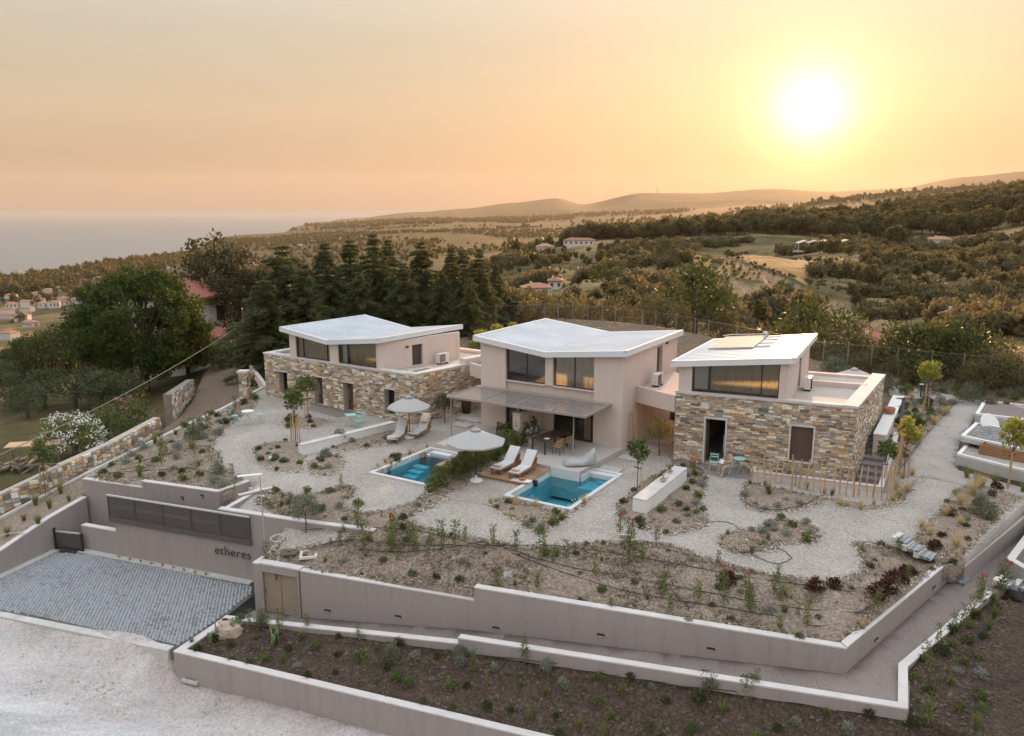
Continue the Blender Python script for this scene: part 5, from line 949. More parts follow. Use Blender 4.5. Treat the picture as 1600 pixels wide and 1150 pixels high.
def deck(label, u0, u1, v0, v1, z):
    t = thing('wooden_deck', label, 'deck', UVZ(u0, v0, 0)); MB().prism(rect(u0 + .03, u1 - .03, v0 + .03, v1 - .03), -.05, z - .035).build('joist_frame', M_teak, t, world=True); n = int((v1 - v0) / .125); w = (v1 - v0) / n
    me = None
    for k in range(n):
        b = MB(); b.box((0, 0, 0), (u1 - u0, w - .012, .03))
        if me is None: o = b.build('plank', M_deck, t); me = o.data
        else: o = meshobj('plank', me, t)
        c = Vector(UVZ((u0 + u1) / 2, v0 + (k + .5) * w, z - .015)) - t.location; o.location = c; o.rotation_euler = (0, 0, TH)
deck('wooden deck under the two sun loungers by the plunge pool', 4.5, 7.15, -7.05, -4.64, .13); deck('small wooden deck half hidden behind the hedge at the stepped pool', 1.9, 3.55, -7.0, -4.52, .13)
M_fab = plain('lounger_fabric', (0.60, 0.585, 0.60), 0.9, 0.05, 6, 0.1, 200); M_towel = plain('towel', (0.66, 0.55, 0.45), 0.95, 0.08, 8, 0.3, 90); M_white = plain('white_paint', (0.78, 0.77, 0.75), 0.6, 0.04)
def lounger(label, loc, rz, group):
    t = thing('sun_lounger', label, 'sun lounger', loc, rz, group)
    for s in (-1, 1): MB().box((0, s * .29, .26), (1.9, .045, .07)).build('side_rail', M_teak, t)
    for x in (-.8, .62):
        for s in (-1, 1): MB().box((x, s * .27, .12), (.06, .05, .24)).build('leg', M_teak, t)
    MB().box((-.35, 0, .315), (1.25, .56, .045)).build('seat_sling', M_fab, t); M_ = Matrix.Rotation(R(-42), 3, 'Y')
    MB().box((.62, 0, .62), (.92, .56, .045), M=M_).build('backrest', M_fab, t); m = MB()
    for s in (-1, 1): MB().box((.60, s * .30, .60), (.95, .035, .05), M=M_).build('backrest_rail', M_teak, t)
    MB().box((.92, 0, .34), (.04, .5, .5), M=Matrix.Rotation(R(25), 3, 'Y')).build('backrest_strut', M_teak, t)
    return t
def uvrz(a): return TH + R(a)
l1 = lounger('sun lounger on the wooden deck, the one nearer the hedge', UVZ(5.25, -5.75, .13), uvrz(90), 'loungers on the deck'); l2 = lounger('sun lounger on the wooden deck, the one nearer the pool water', UVZ(6.3, -5.85, .13), uvrz(92), 'loungers on the deck')
pA, pB = W(612, 699, 0), W(625, 676, 0); l3 = lounger('sun lounger on gravel with a crumpled towel at its foot end', ((pA[0] + pB[0]) / 2 + .1, (pA[1] + pB[1]) / 2, 0), R(78), 'loungers on the gravel'); pA, pB = W(652, 689, 0), W(661, 670, 0)
l4 = lounger('sun lounger on gravel with a beige towel over its backrest', ((pA[0] + pB[0]) / 2, (pA[1] + pB[1]) / 2, 0), R(72), 'loungers on the gravel')
def drape(name, label, cat, c, sx, sy, rz, amp, mat, z0=0.0, tilt=0.0):
    n = 10; V = []; M_ = Matrix.Rotation(rz, 3, 'Z') @ Matrix.Rotation(tilt, 3, 'Y')
    for i in range(n + 1):
        for j in range(n + 1):
            x, y = (i / n - .5) * sx, (j / n - .5) * sy; z = amp * (mnoise.noise(Vector((x * 6, y * 6, c[0]))) + .6); V.append(M_ @ Vector((x, y, z)) + Vector(c))
    f = [(i * (n + 1) + j, (i + 1) * (n + 1) + j, (i + 1) * (n + 1) + j + 1, i * (n + 1) + j + 1) for i in range(n) for j in range(n)]
    m = MB(); m.add(V, f); o = m.build(name, mat, None, loc=c, smooth=True); tagp(o, label, cat, kind='thing'); md = o.modifiers.new('thick', 'SOLIDIFY'); md.thickness = .012; return o
q = l3.location; drape('towel', 'crumpled beige towel at the foot of the lounger on gravel', 'towel', (q.x - .12, q.y - .62, .36), .55, .6, R(60), .05, M_towel)
q = l4.location; drape('towel', 'beige towel hung over the backrest of the lounger near the parasol', 'towel', (q.x + .22, q.y + .68, .84), .62, .44, R(72), .02, M_towel, tilt=R(-42))
drape('magazine', 'open white magazine on the lounger with the towel over its backrest', 'magazine', (q.x - .1, q.y - .35, .345), .42, .28, R(20), .02, M_white)
for l_, lb in ((l1, 'folded beige towel on the lounger nearer the hedge'), (l2, 'folded beige towel on the lounger nearer the pool water')):
    c = l_.matrix_basis @ Vector((-.72, 0, .345)); o = thing('folded_towel', lb, 'towel', c, l_.rotation_euler.z)
    for k in range(3): MB().box((.004 * k, .003 * k, .02 + k * .032), (.24 - k * .006, .36 - k * .01, .03)).build('towel_fold', M_towel, o)
tr = thing('picnic_cloth', 'white cloth with a fruit tray on the edge of the wooden deck', 'cloth', UVZ(6.75, -6.75, .132)); MB().box((0, 0, .008), (.95, .42, .012), TH + R(10)).build('cloth', M_white, tr); MB().lathe([(.12, .015), (.17, .04), (.16, .04), (.1, .025)], (.05, .02, 0), 14).build('tray', M_teak, tr)
M_or = plain('orange_fruit', (0.75, 0.28, 0.08), 0.5, .1)
for k in range(3): MB().lathe([(.005, 0), (.035, .015), (.045, .045), (.035, .075), (.005, .088)], (.02 + .07 * (k - 1), .03 * (k % 2), .03), 10).build('fruit', M_or, tr, smooth=True)
M_umb = plain('parasol_canvas', (0.41, 0.40, 0.388), 0.9, 0.05, 3, 0.1, 120); M_umd = plain('parasol_vent', (0.36, 0.355, 0.36), 0.9, 0.05)
def parasol(label, loc, top, rad, tilt=0.0, col=None):
    t = thing('parasol', label, 'parasol', loc, .3); H = top - loc[2]; n = 8; h = .52
    MB().tube([(0, 0, .05), (0, 0, H - .05)], .024, 8).build('pole', M_dark, t); MB().lathe([(.30, 0), (.32, .03), (.30, .09), (.06, .13), (.035, .3), (.03, .3)], (0, 0, 0), 24).build('base', M_white, t, smooth=False)
    for k in range(n):
        a0, a1 = 2 * math.pi * k / n, 2 * math.pi * (k + 1) / n; V = []; m = 5
        for i in range(m + 1):
            r = .14 + (rad - .14) * i / m
            for j in range(m + 1):
                a = a0 + (a1 - a0) * j / m; fl = math.cos(math.pi / n) / math.cos((a - a0) - math.pi / n); rr = r * (fl * .8 + .2 * 1.0); sag = .008 * math.sin(math.pi * j / m) * i / m; V.append((rr * math.cos(a), rr * math.sin(a), H - .12 - h * (i / m) ** 1.12 - sag))
        for j in range(m + 1): x, y, z = V[m * (m + 1) + j]; V.append((x, y, z - .07))
        f = [(i * (m + 1) + j, (i + 1) * (m + 1) + j, (i + 1) * (m + 1) + j + 1, i * (m + 1) + j + 1) for i in range(m + 1) for j in range(m)]
        b = MB(); b.add(V, f); b.build('canopy_panel', M_umb, t)
        MB().tube([(.05 * math.cos(a0), .05 * math.sin(a0), H - .13), (rad * .97 * math.cos(a0), rad * .97 * math.sin(a0), H - .16 - h)], .010, 5).build('rib', M_dark, t)
    MB().lathe([(.26, -.15), (.17, -.05), (.04, .0), (.02, .03)], (0, 0, H), 16).build('top_vent', M_umd, t, smooth=True); return t
parasol('pale grey parasol standing on gravel beside the deck and hedge', W(744, 752, 0), 2.62, 1.42); parasol('pale grey parasol between the two loungers on gravel', W(640, 684, 0), 2.45, 1.22)
wu = W(1330, 600, 1.6); parasol('grey parasol showing behind the roof terrace of the square stone house', (*W(1335, 578, 3.3)[:2], 1.5), 3.45, 1.5)
# dining set
M_tab = plain('dark_wood', (0.075, 0.045, 0.032), 0.5, 0.25, 4, 0.1)
dt = thing('dining_table', 'long dark wooden dining table under the glass canopy', 'table', UVZ(5.75, -2.15, .3), TH + R(82)); 
for k in range(6): MB().box((0, -.40 + k * .16, .735), (2.1, .152, .035)).build('table_plank', M_tab, dt)
for x in (-.98, .98):
    for y in (-.4, .4): MB().box((x, y, .36), (.07, .07, .72)).build('leg', M_tab, dt)
M_wick = plain('wicker', (0.42, 0.27, 0.12), 0.7, 0.2, 20, 0.3, 80)
def achair(label, loc, rz, mat):
    t = thing('dining_chair', label, 'chair', loc, rz); MB().box((0, 0, .44), (.44, .44, .03)).build('seat', mat, t); b = MB()
    for k in range(7): a = R(-75 + 25 * k); b.box((-.22 * math.cos(a), .24 * math.sin(a), .68 - .06 * abs(k - 3) / 3), (.02, .05, .38 - .12 * abs(k - 3) / 3), a * -1)
    b.build('backrest', mat, t); arm = MB(); arm.tube([(.18, .25, .62), (-.1, .26, .68), (-.23, .12, .80), (-.24, 0, .84), (-.23, -.12, .80), (-.1, -.26, .68), (.18, -.25, .62)], .016, 6); arm.build('armrest', mat, t)
    for x in (-.19, .19):
        for y in (-.2, .2): MB().tube([(x, y, .43), (x * 1.15, y * 1.15, 0)], .012, 6).build('leg', M_dark, t)
achair('wicker armchair at the dining table, nearer the pool', UVZ(6.55, -2.75, .3), TH + R(180), M_wick); achair('wicker armchair at the dining table, nearer the glass doors', UVZ(6.65, -1.75, .3), TH + R(176), M_wick); achair('dark armchair behind the hedge on the next terrace', UVZ(2.4, -1.6, .3), TH + R(10), M_tab)
dt2 = thing('dining_table', 'dark table half hidden behind the hedge on the next terrace', 'table', UVZ(3.0, -1.7, .3), TH + R(82)); MB().box((0, 0, .735), (1.5, .8, .035)).build('table_top', M_tab, dt2)
for x in (-.68, .68):
    for y in (-.34, .34): MB().box((x, y, .36), (.06, .06, .72)).build('leg', M_tab, dt2)
pl_ = thing('plate', 'white plate on the dark dining table', 'plate', UVZ(5.95, -2.85, 1.053)); MB().lathe([(.09, 0), (.16, .02), (.15, .02), (.08, .008)], (0, 0, 0), 18).build('dish', M_white, pl_)
bn = thing('built_in_bench', 'low built-in bench with pad along the divider wall', 'bench', UVZ(4.1, -2.1, .3)); MB().prism(rect(4.06, 4.62, -2.15, -.3), .3, .62).build('bench_base', M_house, bn, world=True); MB().prism(rect(4.07, 4.66, -2.18, -.35), .622, .70).build('seat_pad', M_umb, bn, world=True)
for k, lb in enumerate(('pale cushion at the pool end of the built-in bench', 'pale cushion second from the pool end of the built-in bench', 'pale cushion at the house end of the built-in bench')):
    c = thing('cushion', lb, 'cushion', UVZ(4.22 + .02 * k, -1.85 + (.3, .3, .42)[k] * k, .70), TH + R(90), 'cushions on the built-in bench'); V = []; n = 8
    for i in range(n + 1):
        for j in range(n + 1):
            x, z = (i / n - .5) * .42, (j / n) * .42; e = (1 - (2 * i / n - 1) ** 4) * (1 - (2 * j / n - 1) ** 4); V.append((x, .075 * e, z))
    V += [(x, -y, z) for x, y, z in V]; m_ = (n + 1) ** 2; f = [(i * (n + 1) + j, i * (n + 1) + j + 1, (i + 1) * (n + 1) + j + 1, (i + 1) * (n + 1) + j) for i in range(n) for j in range(n)]
    MB().add(V, f + [tuple(m_ + q for q in g_)[::-1] for g_ in f]).build('cushion_cover', M_fab, c, smooth=True)
# bean bag
bb = thing('bean_bag', 'pale grey wedge-shaped bean bag on the terrace edge', 'bean bag', W(906, 726, .3), TH + R(38)); V = []; n = 14
for i in range(n + 1):
    x = -.80 + 1.62 * i / n; t = i / n; top = .26 + .04 * math.sin(t * 6) if t < .55 else .28 + (t - .55) ** 1.1 * 1.35; wdt = (.44 if t < .5 else .44 - (t - .5) * .25) * min(1, .55 + 4 * t)
    if t > .9: wdt *= 1 - (t - .9) * 4
    top *= min(1, .35 + 5 * t)
    for k in range(12): a = 2 * math.pi * k / 12; yy = wdt * math.cos(a); sq = abs(math.cos(a)) ** .5 * (1 if math.cos(a) > 0 else -1); V.append((x - (.25 * (math.sin(a) > 0) * max(0, t - .6)), wdt * sq, top * (.5 + .5 * (abs(math.sin(a)) ** .6) * (1 if math.sin(a) > 0 else -1))))
f = [(i * 12 + k, i * 12 + (k + 1) % 12, (i + 1) * 12 + (k + 1) % 12, (i + 1) * 12 + k) for i in range(n) for k in range(12)] + [tuple(range(12))[::-1], tuple(range(n * 12, n * 12 + 12))]
MB().add(V, f).build('bag_cover', M_umb, bb, smooth=True)
# bistro sets
M_mint = plain('mint_metal', (0.36, 0.60, 0.56), 0.45, 0.06, 3, 0.0)
def bchair(label, loc, rz, group=None):
    t = thing('bistro_chair', label, 'chair', loc, rz, group)
    for k in range(4): MB().box((-.14 + k * .092, 0, .45), (.07, .38, .014)).build('seat_slat', M_mint, t)
    for z in (.66, .78): MB().box((-.235 - (z - .45) * .1, 0, z), (.012, .38, .065)).build('back_slat', M_mint, t)
    for s in (-1, 1):
        MB().tube([(.20, s * .19, .0), (-.27, s * .19, .84)], .011, 6).build('leg', M_mint, t); MB().tube([(-.22, s * .165, 0), (.19, s * .165, .445)], .011, 6).build('leg', M_mint, t)
    return t
def btable(label, loc, rz, r, top=None, sq=False):
    t = thing('bistro_table', label, 'table', loc, rz)
    if sq: MB().box((0, 0, .71), (.62, .62, .02)).build('table_top', M_mint, t)
    else: MB().lathe([(r, 0), (r + .008, .01), (r, .022), (.001, .024)], (0, 0, .70), 28).build('table_top', top or M_mint, t)
    for s in (-1, 1):
        for e in (-1, 1): MB().tube([(s * .22, e * .2, 0), (-s * .18, e * .2, .70)], .012, 6).build('leg', M_mint, t)
    return t
w0 = W(388, 660, 0); btable('round white-topped bistro table on gravel before the long stone house', w0, .4, .36, M_white); bchair('mint folding chair nearer the kerb at the round white table', (w0[0] - .75, w0[1] - .1, 0), R(0)); bchair('mint folding chair nearer the stone house at the round white table', (w0[0] + .68, w0[1] + .25, 0), R(200))
w0 = W(549, 666, 0); btable('square mint bistro table outside the third doorway of the stone house', w0, .5, .3, sq=True); bchair('mint folding chair beside the square table, back to the doorway', (w0[0] + .45, w0[1] + .6, 0), R(245)); bchair('mint folding chair in front of the square table near the low white wall', (w0[0] + .5, w0[1] - .35, 0), R(160))
# low white-topped garden walls
wall('garden_bench_wall', 'low white-topped wall on gravel before the long stone house', [W(474, 712, -.0)[:2], W(618, 672, 0)[:2]], [(.58, .48)], [-.3], 0.42, mat=M_house).children[1].data.materials[0] = M_white
wall('garden_bench_wall', 'low white-topped wall in the flower bed with the red blooms', [W(988, 803, -.12)[:2], W(1053, 750, -.1)[:2]], [.62], [-.5], -0.62, side=1, mat=M_house).children[1].data.materials[0] = M_white
# stepping slabs by the passages
for i, (px, py, sx, sy, lb) in enumerate([(1012, 700, 1.5, .8, 'concrete stepping slab beneath the bush in the passage'), (1030, 688, 1.6, .8, 'concrete stepping slab deepest in the passage'), (985, 716, 1.2, .7, 'concrete stepping slab at the foot of the rustic ladder'), (955, 733, 1.1, .7, 'concrete stepping slab between terrace and pool corner'), (735, 655, 1.7, .8, 'concrete slab by the dark pot at the stone wall'), (722, 664, 1.2, .7, 'concrete slab nearest the small olive tree')]):
    t = thing('stepping_slab', lb, 'slab', (*W(px, py, .02)[:2], .0), TH); MB().box((0, 0, .02), (sx, sy, .07)).build('slab_stone', M_terr, t)
# decking strip before the square stone house, person and bistro set there
sheet('door_apron', [F3.pt(-.1, -.02, 0).xy, F3.pt(4.0, -.02, 0).xy, F3.pt(4.0, -1.5, 0).xy, F3.pt(.3, -1.55, 0).xy], lambda x, y: gz(x, y) + .03, M_fine, .5)
sheet('door_apron', [F2.pt(F2.px(506, 643)[0] - 1.2, -.02, 0).xy, F2.pt(F2.px(560, 650)[0] + .3, -.02, 0).xy, F2.pt(F2.px(560, 650)[0] - .3, -1.5, 0).xy, F2.pt(F2.px(506, 643)[0] - .2, -1.2, 0).xy], lambda x, y: gz(x, y) + .03, M_fine, .5)
wt = W(1157, 748, -.12); btable('round mint bistro table beside the reading person', (wt[0] + .15, wt[1] + .9, -.1), .2, .30); pc = W(1140, 746, -.12); bchair('mint folding chair the reading person sits on', (pc[0], pc[1] + .28, -.1), R(205)); bchair('empty mint folding chair between the doorway and the reading person', (pc[0] - .55, pc[1] + .95, -.1), R(250))
def person():
    root = thing('person', 'person in loose beige clothes and cap reading on a mint chair by the doorway', 'person', (pc[0], pc[1] + .28, -.1), R(205))
    J = {'pel': (-.03, 0, .54, .15, .15), 'spi': (-.07, 0, .74, .155, .17), 'che': (-.02, 0, .95, .15, .18), 'nec': (.06, 0, 1.10, .055, .055), 'hea': (.12, 0, 1.20, .085, .075), 'top': (.13, 0, 1.29, .07, .065)}
    E_ = [('pel', 'spi'), ('spi', 'che'), ('che', 'nec'), ('nec', 'hea'), ('hea', 'top')]
    for s, n in ((1, 'l'), (-1, 'r')):
        J.update({n + 'hip': (.0, s * .10, .52, .11, .11), n + 'kne': (.42, s * .12, .50 if s > 0 else .56, .085, .085), n + 'ank': (.46 if s > 0 else .40, s * .10, .10 if s > 0 else .14, .055, .055), n + 'toe': (.62 if s > 0 else .58, s * .11, .04 if s > 0 else .10, .035, .04), n + 'sho': (.0, s * .19, 1.02, .07, .07), n + 'elb': (.10, s * .25, .76, .055, .055), n + 'wri': (.32, s * .10, .74, .036, .036)})
        E_ += [('pel', n + 'hip'), (n + 'hip', n + 'kne'), (n + 'kne', n + 'ank'), (n + 'ank', n + 'toe'), ('che', n + 'sho'), (n + 'sho', n + 'elb'), (n + 'elb', n + 'wri')]
    ks = list(J); me = bpy.data.meshes.new('body'); me.from_pydata([J[k][:3] for k in ks], [(ks.index(a), ks.index(b)) for a, b in E_], []); M_cl = plain('beige_linen', (0.46, 0.34, 0.265), 0.95, .1, 6); M_skin = plain('skin', (0.50, 0.30, 0.21), 0.6, .05, 5, 0)
    me.materials.append(M_cl); o = meshobj('body', me, root); md = o.modifiers.new('skin', 'SKIN')
    for i, k in enumerate(ks): me.skin_vertices[0].data[i].radius = J[k][3:5]
    me.skin_vertices[0].data[0].use_root = True; s = o.modifiers.new('sub', 'SUBSURF'); s.levels = 2; s.render_levels = 2
    def skinned(nm, pts, rad, mat):
        m2 = bpy.data.meshes.new(nm); m2.from_pydata(pts, [(i, i + 1) for i in range(len(pts) - 1)], []); m2.materials.append(mat); oo = meshobj(nm, m2, root); oo.modifiers.new('skin', 'SKIN')
        for i in range(len(pts)): m2.skin_vertices[0].data[i].radius = (rad[i], rad[i])
        m2.skin_vertices[0].data[0].use_root = True; q = oo.modifiers.new('sub', 'SUBSURF'); q.levels = q.render_levels = 2
    MB().lathe([(.02, -.13), (.07, -.10), (.087, -.02), (.088, .04), (.06, .1)], (.135, 0, 1.21), 16, sy=.9).build('face', M_skin, root, smooth=True); b = MB(); b.lathe([(.012, 0), (.02, .02), (.008, .05)], (.222, 0, 1.185), 6)
    b.build('nose', M_skin, root); MB().lathe([(.098, 0), (.100, .05), (.06, .10), (.01, .115)], (.115, 0, 1.235), 16).build('cap', plain('cap_cloth', (0.25, 0.26, 0.33), .9, .1), root, smooth=True); MB().box((.235, 0, 1.245), (.12, .14, .012)).build('cap_brim', bpy.data.materials['cap_cloth'], root)
    MB().lathe([(.05, 0), (.085, .05), (.09, .12), (.06, .17)], (.055, 0, 1.10), 12).build('hair', plain('hair', (0.19, 0.085, 0.035), .6, .2, 20), root, smooth=True)
    for sgn in (1, -1):
        skinned('hand', [(.32, sgn * .10, .74), (.38, sgn * .085, .745), (.415, sgn * .075, .75)], (.034, .04, .036), M_skin)
        for k in range(4): skinned('finger', [(.41, sgn * .075, .735 + k * .016), (.45, sgn * (.06 - .004 * k), .74 + k * .016), (.465, sgn * .04, .745 + k * .016)], (.009, .009, .007), M_skin)
        skinned('thumb', [(.37, sgn * .07, .76), (.40, sgn * .045, .785)], (.011, .009), M_skin)
    bk = thing('book', 'open book in the hands of the reading person', 'book', root.matrix_basis @ Vector((.46, 0, .73)), root.rotation_euler.z)
    for s in (-1, 1): MB().box((0, s * .075, .04), (.015, .15, .21), M=Matrix.Rotation(R(-35), 3, 'Y') @ Matrix.Rotation(R(s * 14), 3, 'Z')).build('book_page', M_white, bk)
person()
# terracotta pots, ladder, tall pot
M_terra = plain('terracotta', (0.42, 0.185, 0.10), 0.85, 0.15, 4, 0.2); M_bask = plain('basket_brown', (0.085, 0.05, 0.035), 0.8, 0.3, 20, 0.4, 60)
def pot(label, loc, s=1.0, mat=None, prof=None): t = thing('plant_pot', label, 'pot', loc); MB().lathe(prof or [(.14, 0), (.17, .05), (.13, .1), (.15, .32), (.20, .42), (.21, .46), (.17, .46), (.14, .34)], (0, 0, 0), 18).build('pot_body', mat or M_terra, t, smooth=True); t.scale = (s, s, s); return t
pot('terracotta urn standing beside the open doorway', (*W(1081, 733, -.12)[:2], -.1)); pot('round terracotta pot on the white bench wall beside the stone steps', (*W(1389, 653, 1.25)[:2], 1.44), 1.0, None, [(.16, 0), (.27, .16), (.30, .34), (.28, .40), (.24, .40), (.22, .3)]); pot('tall brown basket pot against the long stone wall', (*W(729, 645, 0)[:2], .02), 1.0, M_bask, [(.24, 0), (.34, .9), (.35, 1.0), (.30, 1.0), (.27, .8)])
M_pole = plain('peeled_wood', (0.50, 0.345, 0.19), 0.75, 0.2, 6, 0.2, rnd=.2)
ld_ = thing('rustic_ladder', 'rustic pole ladder leaning on the side wall of the middle house', 'ladder', (*W(986, 704, .03)[:2], .03)); g0 = Vector(W(987, 704, .05)); g1 = Vector(W(996, 700, .05)); tp = Vector((*FR_.pt(1.05, -.06, 2.0).xy, 2.0)); tq = Vector((*FR_.pt(1.5, -.06, 2.0).xy, 2.0)); MB().tube([g0, tp], .028, 7).build('pole', M_pole, ld_, world=True); MB().tube([g1, tq], .028, 7).build('pole', M_pole, ld_, world=True)
for k in (.93,): MB().tube([g0.lerp(tp, k), g1.lerp(tq, k)], .02, 6).build('rung', M_pole, ld_, world=True)
# ---- stairs, trench and stake fence of the square stone house
st = thing('stone_stairs', 'dark concrete stairs climbing along the side of the square stone house', 'stairs', (RBp[0], RBp[1], -.6)); M_step = plain('stair_concrete', (0.27, 0.235, 0.235), 0.85, 0.12, 2, 0.2)
sT, zT = F3r.px(1376.6, 688); zT = 1.0; n = 9
for k in range(n): a = .5 + (6.4 - .5) * k / n; b = MB(); F3r.box(b, a, a + (6.4 - .5) / n + (.9 if k == n - 1 else 0), -1.1, -.5 + (zT + .5) * (k + 1) / n, -1.2, -.085); b.build('step', M_step, st, world=True)
tw = thing('trench_wall', 'low rendered wall enclosing the sunken strip before the brown shutter', 'wall', (TRENCH[0][0], TRENCH[0][1], -.8)); m = MB(); T_ = [Vector(q) for q in TRENCH[:3]]
fa = Fac(T_[0], T_[1]); fa.box(m, 0, fa.w, -.9, .12, 0, .2); m.build('wall_face', M_house, tw, world=True); m = MB(); fa.box(m, -.02, fa.w, .121, .16, -.03, .23); m.build('coping', M_cap, tw, world=True); fb = Fac(T_[1], T_[2]); m = MB(); fb.plate(m, [(.0, -.9), (fb.w, -.9), (fb.w, 1.15), (.0, .12)], .0, .18); m.build('wall_face', M_house, tw, world=True); m = MB(); fb.plate(m, [(.0, .121), (fb.w, 1.151), (fb.w, 1.19), (.0, .16)], -.03, .21); m.build('coping', M_cap, tw, world=True); fc = Fac(TRENCH[5], TRENCH[0]); m = MB(); fc.box(m, .25, fc.w - .2, -.9, .14, 0, .2); m.build('wall_face', M_house, tw, world=True)
sheet('trench_floor', TRENCH, lambda x, y: 0 * x - .5, M_step, 1.0); m = MB(); fa.box(m, .4, fa.w - 1.6, -.52, -.22, .42, .62); o = m.build('ledge', M_white, tw, world=True)
fs = thing('stake_fence', 'row of rough peeled wooden stakes round the corner of the square stone house', 'fence', W(1175, 750, -.1)); rs = random.Random(4)
SK = [(590, 975, 845), (627, 1030, 850), (663, 1005, 845), (700, 1010, 845), (733, 1012, 860), (772, 1018, 860), (826, 1075, 830), (848, 1030, 862), (878, 1045, 862), (920, 1060, 862), (963, 1065, 865), (997, 1068, 870), (1030, 1068, 868), (1082, 1075, 870), (1112, 1080, 870), (1160, 1090, 882), (1200, 1095, 940), (1238, 1085, 895), (1285, 1092, 905), (1322, 1098, 908), (1363, 1112, 915), (1402, 1130, 905), (1422, 1120, 900)] + [(1425 + 5.5 * k, 1105 - 26 * k, 895 - 17 * k) for k in range(13)]
for zx, zb, zt in SK:
    x, yb, yt = 1020 + zx / 3.834, 490 + zb / 3.834, 490 + zt / 3.834; zg = -.1 + max(0, (1110 - zb) / 320 * .9) * (zx > 1424); b0 = Vector(W(x, yb, zg)); h = (yb - yt) / F * b0.y * 1.03; r = rs.uniform(.028, .045); ph = rs.uniform(0, 6); lean = Vector((rs.uniform(-.06, .06), rs.uniform(-.06, .06), 0))
    if zx > 1424: h = rs.uniform(1.25, 1.5)
    MB().tube([b0 + lean * t + Vector((.035 * math.sin(ph + 4 * t), .03 * math.cos(ph * 2 + 3 * t), h * t - .15 * (t == 0))) for t in (0, .2, .4, .6, .8, 1.0)], [r * 1.05, r, r * .96, r * 1.02, r * .9, r * .72], 7).build('stake', M_pole, fs, world=True)
# ---- parking screen, lettering, gate, lamp mast, slot lights
SA, SB = PL(172, 800, PA, PB), PL(391, 800, PA, PB); FS = Fac((SA[0] - NW[0] * .12, SA[1] - NW[1] * .12), (SB[0] - NW[0] * .12, SB[1] - NW[1] * .12))
M_scr = plain('screen_metal', (0.105, 0.090, 0.085), 0.6, 0.1, 2, 0.0)
def m_perf():
    m, nt, N, L = nmat('perforated_sheet'); o = nd(N, 'OutputMaterial'); t = nd(N, 'BsdfTransparent'); p = nd(N, 'BsdfPrincipled'); p.inputs['Base Color'].default_value = (0.105, 0.088, 0.082, 1); p.inputs['Roughness'].default_value = .65; mx = nd(N, 'MixShader'); mx.inputs[0].default_value = .80; L.new(t.outputs[0], mx.inputs[1]); L.new(p.outputs[0], mx.inputs[2]); L.new(mx.outputs[0], o.inputs[0]); return m
M_perf = m_perf()
scn = thing('mesh_screen', 'long dark mesh screen fixed along the parking wall above the lettering', 'screen', (SA[0], SA[1], -1.75)); nb_ = 5
for k in range(nb_):
    a, b = FS.w * k / nb_, FS.w * (k + 1) / nb_; m = MB(); FS.box(m, a + .05, b - .05, -1.5, -.52, .03, .034); m.build('mesh_panel', M_perf, scn, world=True)
    for e in (a + .02, b - .06): m = MB(); FS.box(m, e, e + .04, -1.52, -.5, .0, .06); m.build('upright', M_scr, scn, world=True)
m = MB(); FS.box(m, 0, FS.w, -.5, -.43, -.01, .07); m.build('top_rail', M_acg, scn, world=True); m = MB(); FS.box(m, 0, FS.w, -1.78, -1.52, .0, .06); m.build('bottom_rail', M_scr, scn, world=True)
lt = thing('wall_lettering', 'dark thin metal letters reading etheres on the parking wall', 'lettering', PL(335, 838, PA, PB)); FP = Fac(PA, PB)
cu = bpy.data.curves.new('letters', 'FONT'); cu.body = 'etheres'; cu.size = .62; cu.extrude = .02; cu.offset = -.011; cu.space_character = 1.05; tmp = bpy.data.objects.new('letters', cu); C.objects.link(tmp); bpy.context.view_layer.update()
mt = bpy.data.meshes.new_from_object(tmp.evaluated_get(bpy.context.evaluated_depsgraph_get())); C.objects.unlink(tmp); bpy.data.objects.remove(tmp); mt.materials.clear(); mt.materials.append(M_scr)
import bmesh
bm_ = bmesh.new(); bm_.from_mesh(mt); bmesh.ops.remove_doubles(bm_, verts=bm_.verts, dist=1e-5); todo = set(bm_.verts); isl = []
while todo:
    s = [todo.pop()]; cur = set(s)
    while s:
        v = s.pop()
        for e in v.link_edges:
            w = e.other_vert(v)
            if w in todo: todo.discard(w); cur.add(w); s.append(w)
    isl.append(cur)
lp = PL(336, 862, PA, PB); s0, zl0 = FP.px(336, 864)
for cur in sorted(isl, key=lambda c: min(v.co.x for v in c)):
    vi = {v: i for i, v in enumerate(cur)}; m = MB(); m.add([FP.pt(s0 + v.co.x, -.045 - v.co.z, zl0 + v.co.y) for v in cur], [[vi[v] for v in f.verts] for f in bm_.faces if f.verts[0] in vi]); m.build('letter', M_scr, lt, world=True)
bm_.free()
gt = thing('gate', 'low dark mesh gate at the corner of the paved parking', 'gate', W(86, 858, ZP)); FG = Fac(W(86, 858, ZP), W(131, 863, ZP)); m = MB(); FG.box(m, 0, .09, ZP, -2.42, 0, .09); m.build('gate_post', M_dark, gt, world=True); m = MB(); FG.box(m, FG.w - .12, FG.w - .03, ZP, -2.58, 0, .09); m.build('gate_post', M_dark, gt, world=True)
m = MB(); FG.box(m, .12, FG.w - .16, ZP + .12, -2.62, .04, .046); m.build('mesh_panel', M_perf, gt, world=True); m = MB(); FG.box(m, .12, FG.w - .16, -2.62, -2.55, .02, .07); m.build('top_rail', M_acg, gt, world=True); m = MB(); FG.box(m, .12, FG.w - .16, ZP + .05, ZP + .12, .02, .07); m.build('bottom_rail', M_dark, gt, world=True)
mp_ = W(415, 868, -1.3); mast = thing('lamp_mast', 'thin steel mast with a flat white lamp bar on the storage roof corner', 'lamp', mp_); M_steel = plain('galvanised', (0.42, 0.43, 0.44), 0.45, 0.1, 4, 0, metal=.4); th_ = (868 - 732) / F * mp_[1] * 1.02
